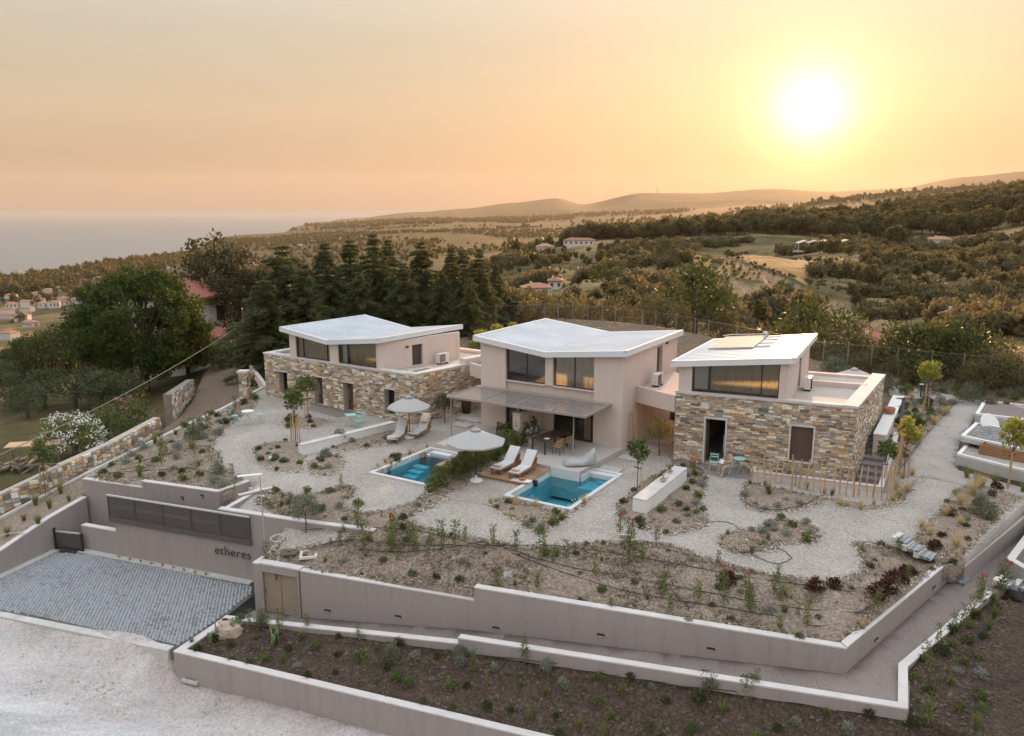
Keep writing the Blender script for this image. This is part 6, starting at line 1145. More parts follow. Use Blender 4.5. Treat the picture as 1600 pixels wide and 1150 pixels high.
MB().tube([(0, 0, 0), (-.03, 0, th_)], [.035, .022], 8).build('mast_pole', M_steel, mast); MB().box((-.45, .05, th_ + .03), (.95, .16, .035), R(18)).build('lamp_bar', M_white, mast)
def slot(px, py, F_, nm, lb):
    s, z = F_.px(px, py); t = thing('wall_light', lb, 'light', F_.pt(s, 0, z), F_.rz, nm); MB().box((0, -.012, 0), (.26, .03, .10)).build('light_housing', M_dark, t); MB().box((0, -.03, -.035), (.22, .012, .02)).build('light_slot', M_acg, t)
FW = Fac(onF(398), FC); FW2 = Fac(FC, FD)
for i, (px, py) in enumerate([(512, 954), (622, 963), (775, 981), (939, 992), (1111, 1014)]): slot(px, py, FW, 'slot lights in the garden wall', 'black slot light %s from the storage doors in the long garden wall' % ('first', 'second', 'third', 'fourth', 'fifth')[i])
for px, py, lb in ((1369, 999, 'black slot light nearer the wall corner on the rising garden wall'), (1459, 918, 'black slot light nearer the patterned steps on the rising garden wall')): slot(px, py, FW2, 'slot lights in the garden wall', lb)
FT = Fac(T1, T2)
for px, py, lb in ((285, 778, 'small square black light on the terrace wall, nearer its step'), (316, 775, 'small square black light on the terrace wall, nearer the steps')):
    s, z = FT.px(px, py); t = thing('wall_light', lb, 'light', FT.pt(s, 0, z), FT.rz, 'square lights on the terrace wall'); MB().box((0, -.02, 0), (.14, .05, .14)).build('light_housing', M_dark, t); MB().box((0, -.048, -.02), (.09, .01, .05)).build('lens', M_acg, t)
# patterned-tile steps at the path
M_tile, _nt, _N, _L = nmat('pattern_tile'); _tc = nd(_N, 'TexCoord'); _mp = nd(_N, 'Mapping'); _mp.inputs['Rotation'].default_value = (0, 0, R(45)); _mp.inputs['Scale'].default_value = (5, 5, 5); _L.new(_tc.outputs['Object'], _mp.inputs[0]); _ck = nd(_N, 'TexBrick'); _ck.offset = 0; _L.new(_mp.outputs[0], _ck.inputs[0]); _ck.inputs['Color1'].default_value = (.13, .15, .18, 1); _ck.inputs['Color2'].default_value = (.17, .19, .22, 1); _ck.inputs['Mortar'].default_value = (.6, .6, .6, 1); _ck.inputs['Scale'].default_value = 1.0; _ck.inputs['Brick Width'].default_value = 1.0; _ck.inputs['Row Height'].default_value = 1.0; _ck.inputs['Mortar Size'].default_value = .06; finish(_N, _L, _ck.outputs[0], .6)
M_tread = plain('pale_tread', (0.62, 0.575, 0.51), 0.8, .1)
def tsteps(label, pts, w, rz):
    t = thing('tiled_steps', label, 'steps', pts[0])
    for i, (x, y, z) in enumerate(pts):
        MB().box((x, y, z - .03), (w, .2, .22), rz).build('nosing', M_tread, t, world=True); d = Vector((-math.sin(rz), math.cos(rz))) * .31; MB().box((x + d.x, y + d.y, z - .06), (w - .04, .40, .12), rz).build('tiled_tread', M_tile, t, world=True)
tsteps('pale steps with blue patterned tiles beside the garden wall end', [W(1402, 839, -.12), W(1419, 851, -.27), W(1437, 862, -.42), W(1490, 901, -1.55)], .72, R(222)); tsteps('pale steps with patterned tiles by the red flowers at the picture edge', [W(1560, 905, -1.35), W(1590, 912, -1.5), W(1618, 918, -1.65)], .7, R(222))
# white bench wall above the stairs, dark post lamp, drain grate, hatch lids
wl_ = thing('bench_wall', 'long white bench wall behind the square stone house beside the planted strip', 'wall', W(1390, 690, 1.0)); fq = Fac(W(1384, 682, 1.42), W(1412, 618, 1.55)); m = MB(); fq.box(m, 0, fq.w, .3, 1.44, -.0, .55); m.build('wall_face', M_house, wl_, world=True); m = MB(); fq.box(m, -.02, fq.w + .02, 1.441, 1.50, -.03, .58); m.build('bench_top', M_white, wl_, world=True)
pp = W(1397, 684, 1.0); pst = thing('post', 'dark grey round post in the planted strip by the stairs', 'post', (pp[0] + .3, pp[1], .95)); MB().tube([(0, 0, -.2), (0, 0, 2.15)], .085, 10).build('post_shaft', plain('grey_post', (.13, .13, .15), .5), pst); MB().lathe([(.09, 2.15), (.09, 2.19), (.02, 2.2)], (0, 0, 0), 10).build('post_cap', M_dark, pst)
gp = W(1438, 620, 1.35); pl2 = thing('bollard_light', 'small dark T-shaped path light beside the upper path', 'light', (gp[0], gp[1], 1.35)); MB().tube([(0, 0, 0), (0, 0, .75)], .035, 8).build('stem', M_dark, pl2); MB().box((0, 0, .78), (.22, .22, .05)).build('head', M_acg, pl2)
gr_ = thing('drain_grate', 'dark metal drain grate at the corner of the paved parking', 'grate', W(372, 948, ZP)); ga, gb = Vector(W(347, 967, ZP)), Vector(W(400, 926, ZP)); fg = Fac(ga, gb)
for k in range(9): m = MB(); fg.box(m, .05, fg.w - .05, ZP - .02, ZP + .03, -.10 - k * .1, -.05 - k * .1); m.build('grate_bar', M_dark, gr_, world=True)
for px, py, z, lb in ((430, 718, -.1, 'pale mint hatch lid in the small bed near the low white wall'), (1153, 846, -.2, 'pale mint hatch lid in the island bed on gravel')):
    t = thing('hatch_lid', lb, 'hatch', (*W(px, py, z)[:2], z)); MB().box((0, 0, .10), (.62, .5, .05), R(12)).build('lid', M_mint, t); MB().box((0, 0, .04), (.56, .44, .10), R(12)).build('lid_frame', M_acg, t)
t = thing('manhole_cover', 'brown square manhole lid on the storage roof', 'lid', (*W(452, 873, -1.4)[:2], float(gz(*W(452, 873, -1.4)[:2])) + .06), R(10)); MB().box((0, 0, .03), (.7, .62, .05)).build('lid', M_door, t); MB().box((0, 0, .065), (.12, .03, .02)).build('lid_handle', M_dark, t)
t = thing('manhole', 'open square manhole with pale frame beside the brown lid', 'manhole', (*W(483, 878, -1.4)[:2], float(gz(*W(483, 878, -1.4)[:2])) + .04), R(10)); m = MB()
for a, b, c, d in ((0, .3, .7, .1), (0, -.3, .7, .1), (.3, 0, .1, .5), (-.3, 0, .1, .5)): m.box((a, b, .04), (c, d, .1))
m.build('manhole_frame', M_cap, t); MB().box((0, 0, .0), (.5, .5, .03)).build('shaft', M_dark, t)
# roofs at the right edge: gravel-topped slabs with pale rims, planter with timber box
def flatroof(label, pts, z0, z1, mat, rimw=.18):
    t = thing('flat_roof', label, 'roof', (pts[0][0], pts[0][1], z0)); m = MB(); m.prism(pts, z0, z1 - .06); m.build('slab', M_wornc, t, world=True); c = Vector((sum(p[0] for p in pts) / len(pts), sum(p[1] for p in pts) / len(pts))); ins = []
    n = len(pts)
    for i in range(n):
        p0, p1, p2_ = Vector(pts[i - 1][:2]), Vector(pts[i][:2]), Vector(pts[(i + 1) % n][:2]); d1 = (p0 - p1).normalized(); d2 = (p2_ - p1).normalized(); b = (d1 + d2).normalized(); s = abs(d1.x * d2.y - d1.y * d2.x); ins.append(p1 + b * (rimw / max(.2, math.sqrt(max(1e-6, (1 - d1.dot(d2)) / 2)))))
    for i in range(n): m = MB(); m.prism([pts[i][:2], pts[(i + 1) % n][:2], tuple(ins[(i + 1) % n]), tuple(ins[i])], z1 - .06, z1 + .05); m.build('rim', M_white, t, world=True)
    MB().prism([tuple(q) for q in ins], z1 - .06, z1).build('roof_gravel', mat, t, world=True); return t
flatroof('flat roof with grey gravel and white rim at the picture edge, the farther one', [W(1523, 654, 1.25)[:2], W(1536, 630, 1.35)[:2], W(1760, 655, 1.35)[:2], W(1760, 680, 1.3)[:2]], -.5, 1.5, M_fine)
flatroof('flat roof with cobbled grey surface and white rim at the picture edge, the nearer one', [W(1501, 682, 1.2)[:2], W(1524, 660, 1.25)[:2], W(1700, 690, 1.25)[:2], W(1700, 726, 1.2)[:2]], .95, 1.22, M_cobm)
flatroof('concrete planter strip filled with pale gravel, timber box standing in it', [W(1495, 709, .75)[:2], W(1513, 688, .8)[:2], W(1700, 728, .8)[:2], W(1700, 760, .75)[:2]], -.2, .72, M_gravel)
dsc = thing('white_disc', 'round white disc standing between the two flat roofs', 'disc', W(1546, 662, 1.3)); MB().lathe([(.52, 0), (.56, .03), (.52, .08), (.1, .10)], (0, 0, 0), 32).build('disc_body', M_white, dsc, smooth=False).rotation_euler = (R(62), 0, R(10)); MB().tube([(0, 0, -.5), (0, 0, -.1)], .05, 8).build('disc_foot', M_acg, dsc)
tb_ = thing('timber_planter', 'rough timber planter box on the gravel strip at the picture edge', 'planter', W(1530, 704, .75)); a, b = Vector(W(1529, 708, .75)), Vector(W(1660, 735, .75)); ft = Fac(a, b)
for k in range(3): m = MB(); ft.box(m, 0, ft.w, .74 + k * .17, .74 + k * .17 + .16, 0, .06); m.build('plank', M_teak, tb_, world=True)
for k in range(3): m = MB(); ft.box(m, 0, .06, .74 + k * .17, .74 + k * .17 + .16, .06, 1.0); m.build('plank', M_teak, tb_, world=True)
m = MB(); ft.box(m, .06, ft.w, .74, 1.12, .06, 1.0); m.build('soil_fill', M_soild, tb_, world=True)
# black sign board, standing sign and rubble wall along the lane
M_rub = M_stone
rw = thing('rubble_wall', 'rubble stone wall along the lane below the white oleander', 'wall', RB[0]); gs = []
for i in range(len(RB) - 1):
    f = Fac(RB[i], RB[i + 1]); hgt = lambda i: (.95, 1.0, 1.05, 1.0, .95)[i]; m = MB(); z0, z1 = RB[i][2], RB[i + 1][2]; f.plate(m, [(0, z0 - .5), (f.w, z1 - .5), (f.w, z1 + hgt(i + 1)), (0, z0 + hgt(i))], 0, .45); m.build('wall_core', M_mortar, rw, world=True); r_ = random.Random(30 + i); a = 0.02
    while a < f.w - .1:
        l = r_.uniform(.22, .48); z = 0.0; zb = z0 + (z1 - z0) * (a / f.w)
        while z < hgt(i) - .1:
            h = r_.uniform(.17, .34); dx = r_.uniform(-.05, .05); gs.append((f, (a + dx, min(a + l + dx, f.w), zb + z, min(zb + z + h, zb + hgt(i) + .04), r_.uniform(.05, .10)))); z += h
        a += l
gs.sort(key=lambda q: -(q[1][1] - q[1][0]) * (q[1][3] - q[1][2])); r_ = random.Random(3)
for f, (a, b, c, d, dp) in gs[:260]: o = meshobj('stone', unit_stone(r_.randrange(14)), rw); o.location = f.pt((a + b) / 2, 0, (c + d) / 2) - rw.location; o.rotation_euler = (0, R(r_.uniform(-12, 12)), f.rz); o.scale = (b - a - .03, dp, d - c - .03)
# ------------------------------------------------------------------ plants: shapes
def tri_leaves(c, d, l, w, rg):
    """pointed leaves (two triangles each = quad kite) at points c, along directions d"""
    n = len(c); up = rg.normal(0, 1, (n, 3)); s = np.cross(d, up); s /= np.linalg.norm(s, axis=1, keepdims=True) + 1e-9; l = np.asarray(l)[:, None]; w = np.asarray(w)[:, None]
    V = np.stack([c, c + d * l * .45 + s * w, c + d * l, c + d * l * .45 - s * w], 1).reshape(-1, 3); F_ = np.arange(4 * n).reshape(n, 4); return V, F_
def sph(n, rg): v = rg.normal(0, 1, (n, 3)); return v / np.linalg.norm(v, axis=1, keepdims=True)
def puff(cen, rad, n, leaf, rg, flat=.8, out=.7, ratio=.32):
    """leaf clumps: n leaves round each centre"""
    V = []; Fs = []; k = 0; rad = np.broadcast_to(rad, (len(cen),))
    N_ = len(cen) * n; u = sph(N_, rg); rr = rg.random(N_) ** .45; cc = np.repeat(np.asarray(cen), n, 0); R_ = np.repeat(rad, n); p = cc + u * (rr * R_)[:, None] * np.array([1, 1, flat]); d = u * out + sph(N_, rg) * (1 - out) + np.array([0, 0, .25]); d /= np.linalg.norm(d, axis=1, keepdims=True)
    l = leaf * rg.uniform(.7, 1.4, N_); return tri_leaves(p, d, l, l * ratio, rg)
def join(parts):
    V = []; Fs = []; m = []; k = 0
    for v, f, mi in parts: V.append(v); Fs.append(np.asarray(f) + k); m.append(np.full(len(f), mi)); k += len(v)
    return np.concatenate(V), np.concatenate(Fs), np.concatenate(m)
def tubes(paths, n=5):
    m = MB()
    for p, r in paths: m.tube(p, r, n, cap=False)
    return np.array(m.v), np.array(m.f)
def crown_pts(n, rx, ry, rz, rg, lo=-.5, shell=.35):
    u = sph(n * 3, rg); u = u[u[:, 2] > lo][:n]; return u * (1 - shell * rg.random(len(u)) ** 1.5)[:, None] * np.array([rx, ry, rz])
M_bark = plain('bark', (0.11, 0.08, 0.058), 0.95, 0.3, 5, 0.6, 20); M_twig = plain('twig', (0.20, 0.145, 0.09), 0.9, 0.2, 5)
L_pine = leafmat('pine_needles', (0.020, 0.034, 0.009), (0.076, 0.102, 0.020), .2); L_ced = leafmat('cedar_needles', (0.036, 0.048, 0.022), (0.115, 0.125, 0.050), .38); L_dark = leafmat('evergreen', (0.026, 0.040, 0.014), (0.070, 0.090, 0.026), .30, (0.13, 0.12, 0.03))
L_scr = leafmat('scrub', (0.06, 0.060, 0.026), (0.128, 0.114, 0.047), .4, (0.22, 0.165, 0.06)); L_oliv = leafmat('olive_leaf', (0.085, 0.095, 0.060), (0.17, 0.18, 0.115), .3); L_herb = leafmat('herb_leaf', (0.062, 0.090, 0.030), (0.145, 0.175, 0.060), .35, (0.28, 0.26, 0.08))
L_grey = leafmat('silver_leaf', (0.15, 0.17, 0.13), (0.27, 0.29, 0.24), .25); L_stipa = leafmat('feather_grass', (0.36, 0.27, 0.12), (0.56, 0.44, 0.24), .5); L_grass = leafmat('grass_blade', (0.075, 0.105, 0.028), (0.17, 0.20, 0.06), .4, (0.34, 0.27, 0.10)); L_red = leafmat('red_leaf', (0.045, 0.020, 0.014), (0.095, 0.036, 0.024), .25)
L_yel = leafmat('young_leaf', (0.14, 0.16, 0.03), (0.30, 0.30, 0.06), .45, (0.45, 0.36, 0.08)); M_redf = plain('red_bloom', (0.55, 0.03, 0.045), .6, .2); M_whf = plain('white_bloom', (0.78, 0.78, 0.74), .6, .1); M_pinkf = plain('pink_bloom', (0.50, 0.20, 0.20), .6, .2); M_cact = plain('cactus_pad', (0.16, 0.22, 0.10), .6, .2, 5, .2)
def blades(n, L_, spread, wid, droop, base, rg, seg=3):
    a = rg.uniform(0, 2 * math.pi, n); b = rg.random(n) * base; l = L_ * rg.uniform(.6, 1.1, n); sp = spread * rg.uniform(.2, 1.1, n); P = []
    for k in range(seg + 1):
        t = k / seg; h = l * (t - droop * t * t * .5); o = sp * l * t ** 1.5; P.append(np.stack([(b + o) * np.cos(a), (b + o) * np.sin(a), h], 1))
    s = np.stack([-np.sin(a), np.cos(a), 0 * a], 1); V = []
    for k in range(seg + 1): w = wid * (1 - .85 * k / seg); V += [P[k] - s * w, P[k] + s * w]
    V = np.stack(V, 1).reshape(-1, 3); m = 2 * (seg + 1); F_ = np.concatenate([np.arange(n)[:, None] * m + np.array([[2 * k, 2 * k + 1, 2 * k + 3, 2 * k + 2]]) for k in range(seg)]); return V, F_
PR = {}
def proto(name, build, var=2):
    PR[name] = [build(np.random.default_rng(100 + i * 7 + len(name))) for i in range(var)]
def mk(parts): return parts            # list of (part name, verts, faces, mats, matidx)
def one(nm, parts, mats): v, f, m = join(parts); return [(nm, npmesh(nm, v, f, mats, m))]
def g_seedling(rg):
    h = .95; st = [([(0, 0, 0), (rg.normal(0, .03), rg.normal(0, .03), h * .6), (rg.normal(0, .05), rg.normal(0, .05), h)], [.016, .011, .005])]; n = 150; t = rg.uniform(.18, 1.02, n); a = rg.uniform(0, 6.3, n); c = np.stack([rg.normal(0, .055, n) + .03 * np.cos(a), rg.normal(0, .055, n) + .03 * np.sin(a), t * h], 1); d = np.stack([np.cos(a), np.sin(a), rg.uniform(.2, 1.3, n)], 1); d /= np.linalg.norm(d, axis=1, keepdims=True)
    v, f = tri_leaves(c, d, rg.uniform(.09, .17, n), rg.uniform(.012, .022, n), rg); tv, tf = tubes(st); return [('leaves', npmesh('leaves', v, f, L_herb)), ('stem', npmesh('stem', tv, tf, M_twig))]
def g_flower(rg):
    r = g_seedling(rg); c = np.stack([rg.normal(0, .06, 5), rg.normal(0, .06, 5), rg.uniform(.92, 1.04, 5)], 1); v, f = puff(c, .03, 9, .035, rg, 1, .9, .5); return r + [('blossoms', npmesh('blossoms', v, f, M_redf))]
def g_ball(mat, r=.28, n=420, leaf=.07, ratio=.3, flat=.85):
    def b(rg):
        c = crown_pts(26, r * .8, r * .8, r * .9, rg, -.1); c[:, 2] += r * .35; v, f = puff(c, r * .34, n // 26, leaf, rg, flat, .6, ratio); st = [([(0, 0, 0), (rg.normal(0, r * .3), rg.normal(0, r * .3), r * .8)], [.012, .006]) for _ in range(4)]; tv, tf = tubes(st, 4); return [('foliage', npmesh('foliage', v, f, mat)), ('stem', npmesh('stem', tv, tf, M_twig))]
    return b
def g_blades(mat, *a, **k):
    def b(rg): v, f = blades(*a, rg, **k); return [('blades', npmesh('blades', v, f, mat))]
    return b
def g_cactus(rg):
    m = MB()
    def pad(p, h, w, rz, tilt): m.lathe([(.01, 0), (w * .35, h * .12), (w * .5, h * .45), (w * .46, h * .75), (w * .25, h * .95), (.01, h)], (0, 0, 0), 12); n = 12 * 6; M_ = Matrix.Rotation(rz, 3, 'Z') @ Matrix.Rotation(tilt, 3, 'Y'); m.v[-n:] = [tuple(M_ @ Vector((x, y * .22, z)) + Vector(p)) for x, y, z in m.v[-n:]]
    for k in range(3):
        a = rg.uniform(0, 6); p = (rg.normal(0, .08), rg.normal(0, .08), 0); pad(p, .34, .24, a, rg.normal(0, .2)); pad((p[0] + rg.normal(0, .03), p[1], .30), .26, .19, a + rg.normal(0, .5), rg.normal(0, .5)); pad((p[0], p[1] + rg.normal(0, .03), .29), .2, .15, a + 1, rg.normal(0, .8))
    me = npmesh('pads', np.array([q for q in m.v]), np.array([f for f in m.f if len(f) == 4]), M_cact, smooth=True); return [('pads', me)]
proto('seedling', g_seedling, 3); proto('flower', g_flower, 2); proto('herb', g_ball(L_herb, .22, 300, .07), 3); proto('grey', g_ball(L_grey, .26, 380, .07, .2), 2); proto('redbush', g_ball(L_red, .34, 480, .08, .35), 2); proto('olivebush', g_ball(L_oliv, .5, 700, .09, .25), 2); proto('darkherb', g_ball(L_dark, .24, 320, .07, .3), 2)
proto('stipa', g_blades(L_stipa, 150, .75, .55, .006, .55, .06), 2); proto('grass', g_blades(L_grass, 110, .55, .45, .008, .35, .05), 2); proto('yucca', g_blades(L_herb, 46, .62, .75, .022, .25, .03), 1); proto('cactus', g_cactus, 2)
NAMES = {'seedling': ('oleander_seedling', 'plant'), 'flower': ('flowering_oleander', 'plant'), 'herb': ('herb_shrub', 'shrub'), 'grey': ('silver_shrub', 'shrub'), 'redbush': ('red_shrub', 'shrub'), 'olivebush': ('grey_shrub', 'shrub'), 'darkherb': ('dark_shrub', 'shrub'), 'stipa': ('feather_grass_tuft', 'grass'), 'grass': ('grass_clump', 'grass'), 'yucca': ('yucca_plant', 'plant'), 'cactus': ('prickly_pear', 'cactus')}
DESC = {'seedling': 'upright young oleander', 'flower': 'red-tipped young oleander', 'herb': 'small green leafy shrub', 'grey': 'small silver-grey shrub', 'redbush': 'dark red-leaved shrub', 'olivebush': 'dull grey-green bush', 'darkherb': 'small dark green shrub', 'stipa': 'golden feather grass tuft', 'grass': 'green grass clump', 'yucca': 'spiky green yucca rosette', 'cactus': 'prickly pear cactus'}
rp = random.Random(21); FB = 'front'
PROTO_OBJ = {}
def plant(kind, x, y, z, s, where):
    if where == FB: where = 'above the garden wall ' + ('near the storage roof', 'before the hedge', 'below the plunge pool', 'below the white wall', 'near the patterned steps')[sum((x / y * 1300 + 800) > q for q in (560, 760, 960, 1180))]
    lst = PR[kind]; meshes = lst[rp.randrange(len(lst))]; nm, cat = NAMES[kind]
    root = thing(nm, DESC[kind] + ' ' + where, cat, (x, y, z - .02), rp.uniform(0, 6.28), DESC[kind].split(' with ')[0] + 's ' + where); root.scale = (s, s, s * rp.uniform(.9, 1.15))
    for n_, me in meshes: meshobj(n_, me, root)
    return root
def ground_at(px, py, zf, z0=0.0):
    z = z0
    for _ in range(4): x, y, _z = W(px, py, z); z = float(zf(np.array(x), np.array(y)))
    return x, y, z
def P(kind, pts, where, zf=None, s=1.0):
    for p in pts: x, y, z = ground_at(p[0], p[1], zf or gz); plant(kind, x, y, z, s * (p[2] if len(p) > 2 else rp.uniform(.8, 1.2)), where)
def scatter(poly, n, kinds, where, zf, smin=.7, smax=1.25, gap=.5, seed=1):
    r = random.Random(seed); xs = [p[0] for p in poly]; ys = [p[1] for p in poly]; got = []; tries = 0
    while len(got) < n and tries < n * 60:
        tries += 1; x, y = r.uniform(min(xs), max(xs)), r.uniform(min(ys), max(ys))
        if not bool(inpoly(np.array(x), np.array(y), poly)) or any((x - a) ** 2 + (y - b) ** 2 < gap * gap for a, b in got): continue
        if abs(x) > y * .66: continue
        got.append((x, y)); k = r.choices([q[0] for q in kinds], [q[1] for q in kinds])[0]; plant(k, x, y, float(zf(np.array(x), np.array(y))) + .02, r.uniform(smin, smax), where)
P('seedling', [(534, 888), (570, 893), (614, 905), (647, 904), (675, 905), (713, 913), (806, 906), (847, 902), (930, 915), (1037, 940), (1089, 950), (1130, 955), (1172, 963), (1259, 990), (560, 850), (617, 848), (1002, 885), (985, 880), (640, 880), (690, 890), (770, 860), (884, 895), (1210, 935), (1170, 960)], FB, s=1.0)
P('flower', [(612, 878), (968, 838), (984, 858), (1128, 930), (1165, 940)], FB, s=1.1); P('flower', [(1045, 762), (1082, 745), (1035, 775)], 'beside the low white-topped wall', s=.9); P('redbush', [(1137, 916), (1273, 924), (1302, 918), (1368, 935), (1386, 925), (1400, 910), (1417, 898)], FB); P('grass', [(575, 870), (610, 890), (1225, 965), (870, 880), (1228, 935)], FB); P('stipa', [(1232, 938, .8), (577, 845, .7), (580, 870, .6), (610, 898, .6), (1348, 985, .7)], FB)
scatter(BEDS['front'], 115, [('herb', 3), ('grey', 2), ('darkherb', 2), ('seedling', 3), ('grass', 1.5)], FB, gz, .35, .9, .6, 5)
P('herb', [(430, 770), (480, 770), (516, 772), (560, 790), (500, 800)], 'in the young bed behind the parking wall'); P('grass', [(490, 800), (450, 790), (440, 792), (505, 798)], 'in the young bed behind the parking wall')
LB_ = 'in the sloping bed beside the lane'
scatter(BEDS['left'], 52, [('grey', 3), ('herb', 3), ('darkherb', 2), ('seedling', 1.5), ('grass', 1)], LB_, gz, .7, 1.3, .8, 6); P('olivebush', [(305, 688, 1.3)], LB_); P('stipa', [(358, 652, .7), (366, 650, .6), (372, 648, .7)], LB_); P('grey', [(339, 742, 1.5), (372, 752, .9)], LB_)
ST_ = 'in the narrow strip above the sloping parking wall'
P('grass', [(12, 838), (38, 815), (56, 790), (78, 795), (108, 785), (5, 800), (60, 820), (95, 772)], ST_, zs, 1.2)
for nm, n, kk, wh in (('tree', 9, [('darkherb', 3), ('herb', 2)], 'round the staked trees on gravel'), ('bench_l', 12, [('herb', 3), ('darkherb', 2)], 'at the low white wall end'), ('bench_r', 13, [('herb', 2), ('grey', 1), ('olivebush', .5)], 'along the low white wall'), ('pool', 16, [('herb', 2), ('grey', 1), ('stipa', 1)], 'in the small bed below the plunge pool'), ('bench', 30, [('grey', 3), ('herb', 3), ('darkherb', 2)], 'around the wall with red blooms'), ('island', 15, [('grey', 3), ('herb', 2), ('grass', 2)], 'in the island bed on the gravel'), ('lounge', 8, [('stipa', 3), ('darkherb', 1)], 'along the edge of the stepped pool'), ('right', 16, [('herb', 2), ('redbush', 1.2), ('grey', 2), ('darkherb', 1)], 'in the bed with the golden grasses')): scatter(BEDS[nm], n, kk, wh, gz, .55, 1.05, .42, len(nm) + n)
P('stipa', [(1452, 840, .9), (1478, 808, 1.1), (1500, 790, 1.1), (1520, 775, 1.2), (1527, 765, 1.3), (1500, 822, .9), (1512, 800, .8), (1493, 858, 1.1), (1440, 825, .8), (1535, 760, 1.0)], 'in the bed with the golden grasses', s=1.15); P('olivebush', [(1535, 806, 1.1)], 'in the bed with the golden grasses')
SKB = 'at the foot of the rough stake fence'
P('grass', [(1172, 758), (1195, 760), (1260, 765), (1300, 775), (1231, 748)], SKB, s=.9); P('yucca', [(1202, 775, 1.2)], SKB); P('stipa', [(1288, 772, .8), (1312, 790, .8), (1323, 792, .6), (1345, 797, .8), (1365, 790, .7), (1395, 785, .9), (1405, 775, 1.0), (1418, 770, 1.0), (1400, 765, 1.0), (1425, 745, .9), (1410, 750, 1.1)], SKB); P('grey', [(1165, 778), (1180, 790), (1195, 798), (1228, 785), (1250, 790), (1215, 795)], SKB, s=.8)
B2 = 'in the bed above the dirt road'
P('seedling', [(410, 985, .9), (437, 990, .9), (480, 985, .7), (820, 1045, 1.0), (560, 1000, .6), (1180, 1100, .7)], B2, zbed2); P('cactus', [(340, 995, 1.2), (372, 985, .8), (428, 1010, 1.3), (330, 1005, .7)], B2, zbed2); P('olivebush', [(612, 1035, .75), (1105, 1095, .75), (1170, 1090, .75), (720, 1035, .6), (410, 980, .7)], B2, zbed2); scatter(BED2, 92, [('herb', 4), ('grass', 2), ('darkherb', 3), ('grey', 1), ('seedling', .7)], B2, zbed2, .5, 1.0, .55, 9)
B3 = 'in the dark corner bed'
P('flower', [(1530, 950, 1.2), (1565, 930, 1.4)], B3, zbed3); P('seedling', [(1445, 1040, .8), (1465, 1010, .8), (1490, 990, .9), (1505, 985, .9), (1518, 965, .8), (1530, 945, .8), (1450, 1130, 1.0)], B3, zbed3); scatter(BED3, 46, [('herb', 4), ('darkherb', 3), ('grass', 2), ('grey', 1)], B3, zbed3, .5, 1.1, .6, 10)
scatter(UB, 34, [('herb', 3), ('olivebush', 1), ('grey', 2), ('darkherb', 2), ('stipa', .6)], 'between the stairs and the sloping path', zR, .7, 1.3, .45, 12); P('grass', [(1510, 748, 1.3), (1526, 755, 1.3), (1554, 757, 1.3), (1598, 770, 1.2)], 'below the concrete planter at the picture edge', zR)
for k in range(9): px = 186 + k * 17; P('stipa', [(px, 872 + k * 3.4, .42)], 'at the foot of the parking wall', lambda x, y: 0 * x + ZP)
P('grey', [(340, 892, .7), (358, 894, .8), (377, 898, .8)], 'at the foot of the parking wall', lambda x, y: 0 * x + ZP)
scatter([W(1290, 595, 1.8)[:2], W(1600, 628, 1.8)[:2], W(1600, 612, 1.9)[:2], W(1290, 580, 1.9)[:2]], 26, [('herb', 2), ('olivebush', 2), ('stipa', 1)], 'on the dry ground before the wire fence', zR, .8, 1.8, .8, 14)
# hedge between the pools: overlapping bushes
hp = [UV(3.75, v) for v in np.linspace(-9.9, -1.2, 11)]
def g_hedge(rg):
    c = crown_pts(60, .55, .5, .62, rg, -.7); c[:, 2] += .62; v, f = puff(c, .22, 26, .10, rg, .9, .6, .34); st = [([(0, 0, 0), (rg.normal(0, .2), rg.normal(0, .2), .9)], [.018, .008]) for _ in range(6)]; tv, tf = tubes(st, 4); return [('foliage', npmesh('foliage', v, f, L_herb)), ('stem', npmesh('stem', tv, tf, M_twig))]
proto('hedge', g_hedge, 3); NAMES['hedge'] = ('hedge_bush', 'bush'); DESC['hedge'] = 'leafy green bush'
for i, (x, y) in enumerate(hp): plant('hedge', x + rp.uniform(-.12, .12), y + rp.uniform(-.1, .1), 0, (.55, .7, .75, .8, .85, .85, .9, .95, 1.0, 1.25, 1.2)[i], 'in the hedge between the two pools')
# ------------------------------------------------------------------ trees
def tree(name, label, loc, meshes, s=1.0, rz=None, group=None, sz=None):
    t = thing(name, label, 'tree', loc, rp.uniform(0, 6.28) if rz is None else rz, group); t.scale = (s, s, sz or s)
    for n_, me in meshes: meshobj(n_, me, t)
    return t
def g_olive(rg, mat=L_oliv, r=.75, h=1.0):
    c = crown_pts(70, r, r, r * .85, rg, -.6); c[:, 2] += h + r * .55; v, f = puff(c, .2, 26, .10, rg, .9, .5, .2); st = [([(0, 0, 0), (.03, 0, h * .6), (0, .02, h + .2)], [.04, .032, .02])] + [([(0, .01, h * .9), (rg.normal(0, r * .4), rg.normal(0, r * .4), h + r)], [.018, .006]) for _ in range(7)]; tv, tf = tubes(st, 6); return [('crown', npmesh('crown', v, f, mat)), ('trunk', npmesh('trunk', tv, tf, M_bark))]
G = lambda px, py: ground_at(px, py, gz)
ol1 = g_olive(np.random.default_rng(5)); tree('olive_tree', 'small round olive tree on the storage roof bed', G(479, 850), ol1, .78); tree('olive_tree', 'small olive tree against the side of the long stone house', G(695, 660), g_olive(np.random.default_rng(6), L_dark), .8); tree('olive_tree', 'small round bush tree in the passage beside the middle house', (*W(1030, 712, 0)[:2], 0), g_olive(np.random.default_rng(8), leafmat('autumn_olive', (.10, .10, .04), (.24, .20, .08), .45)), .95)
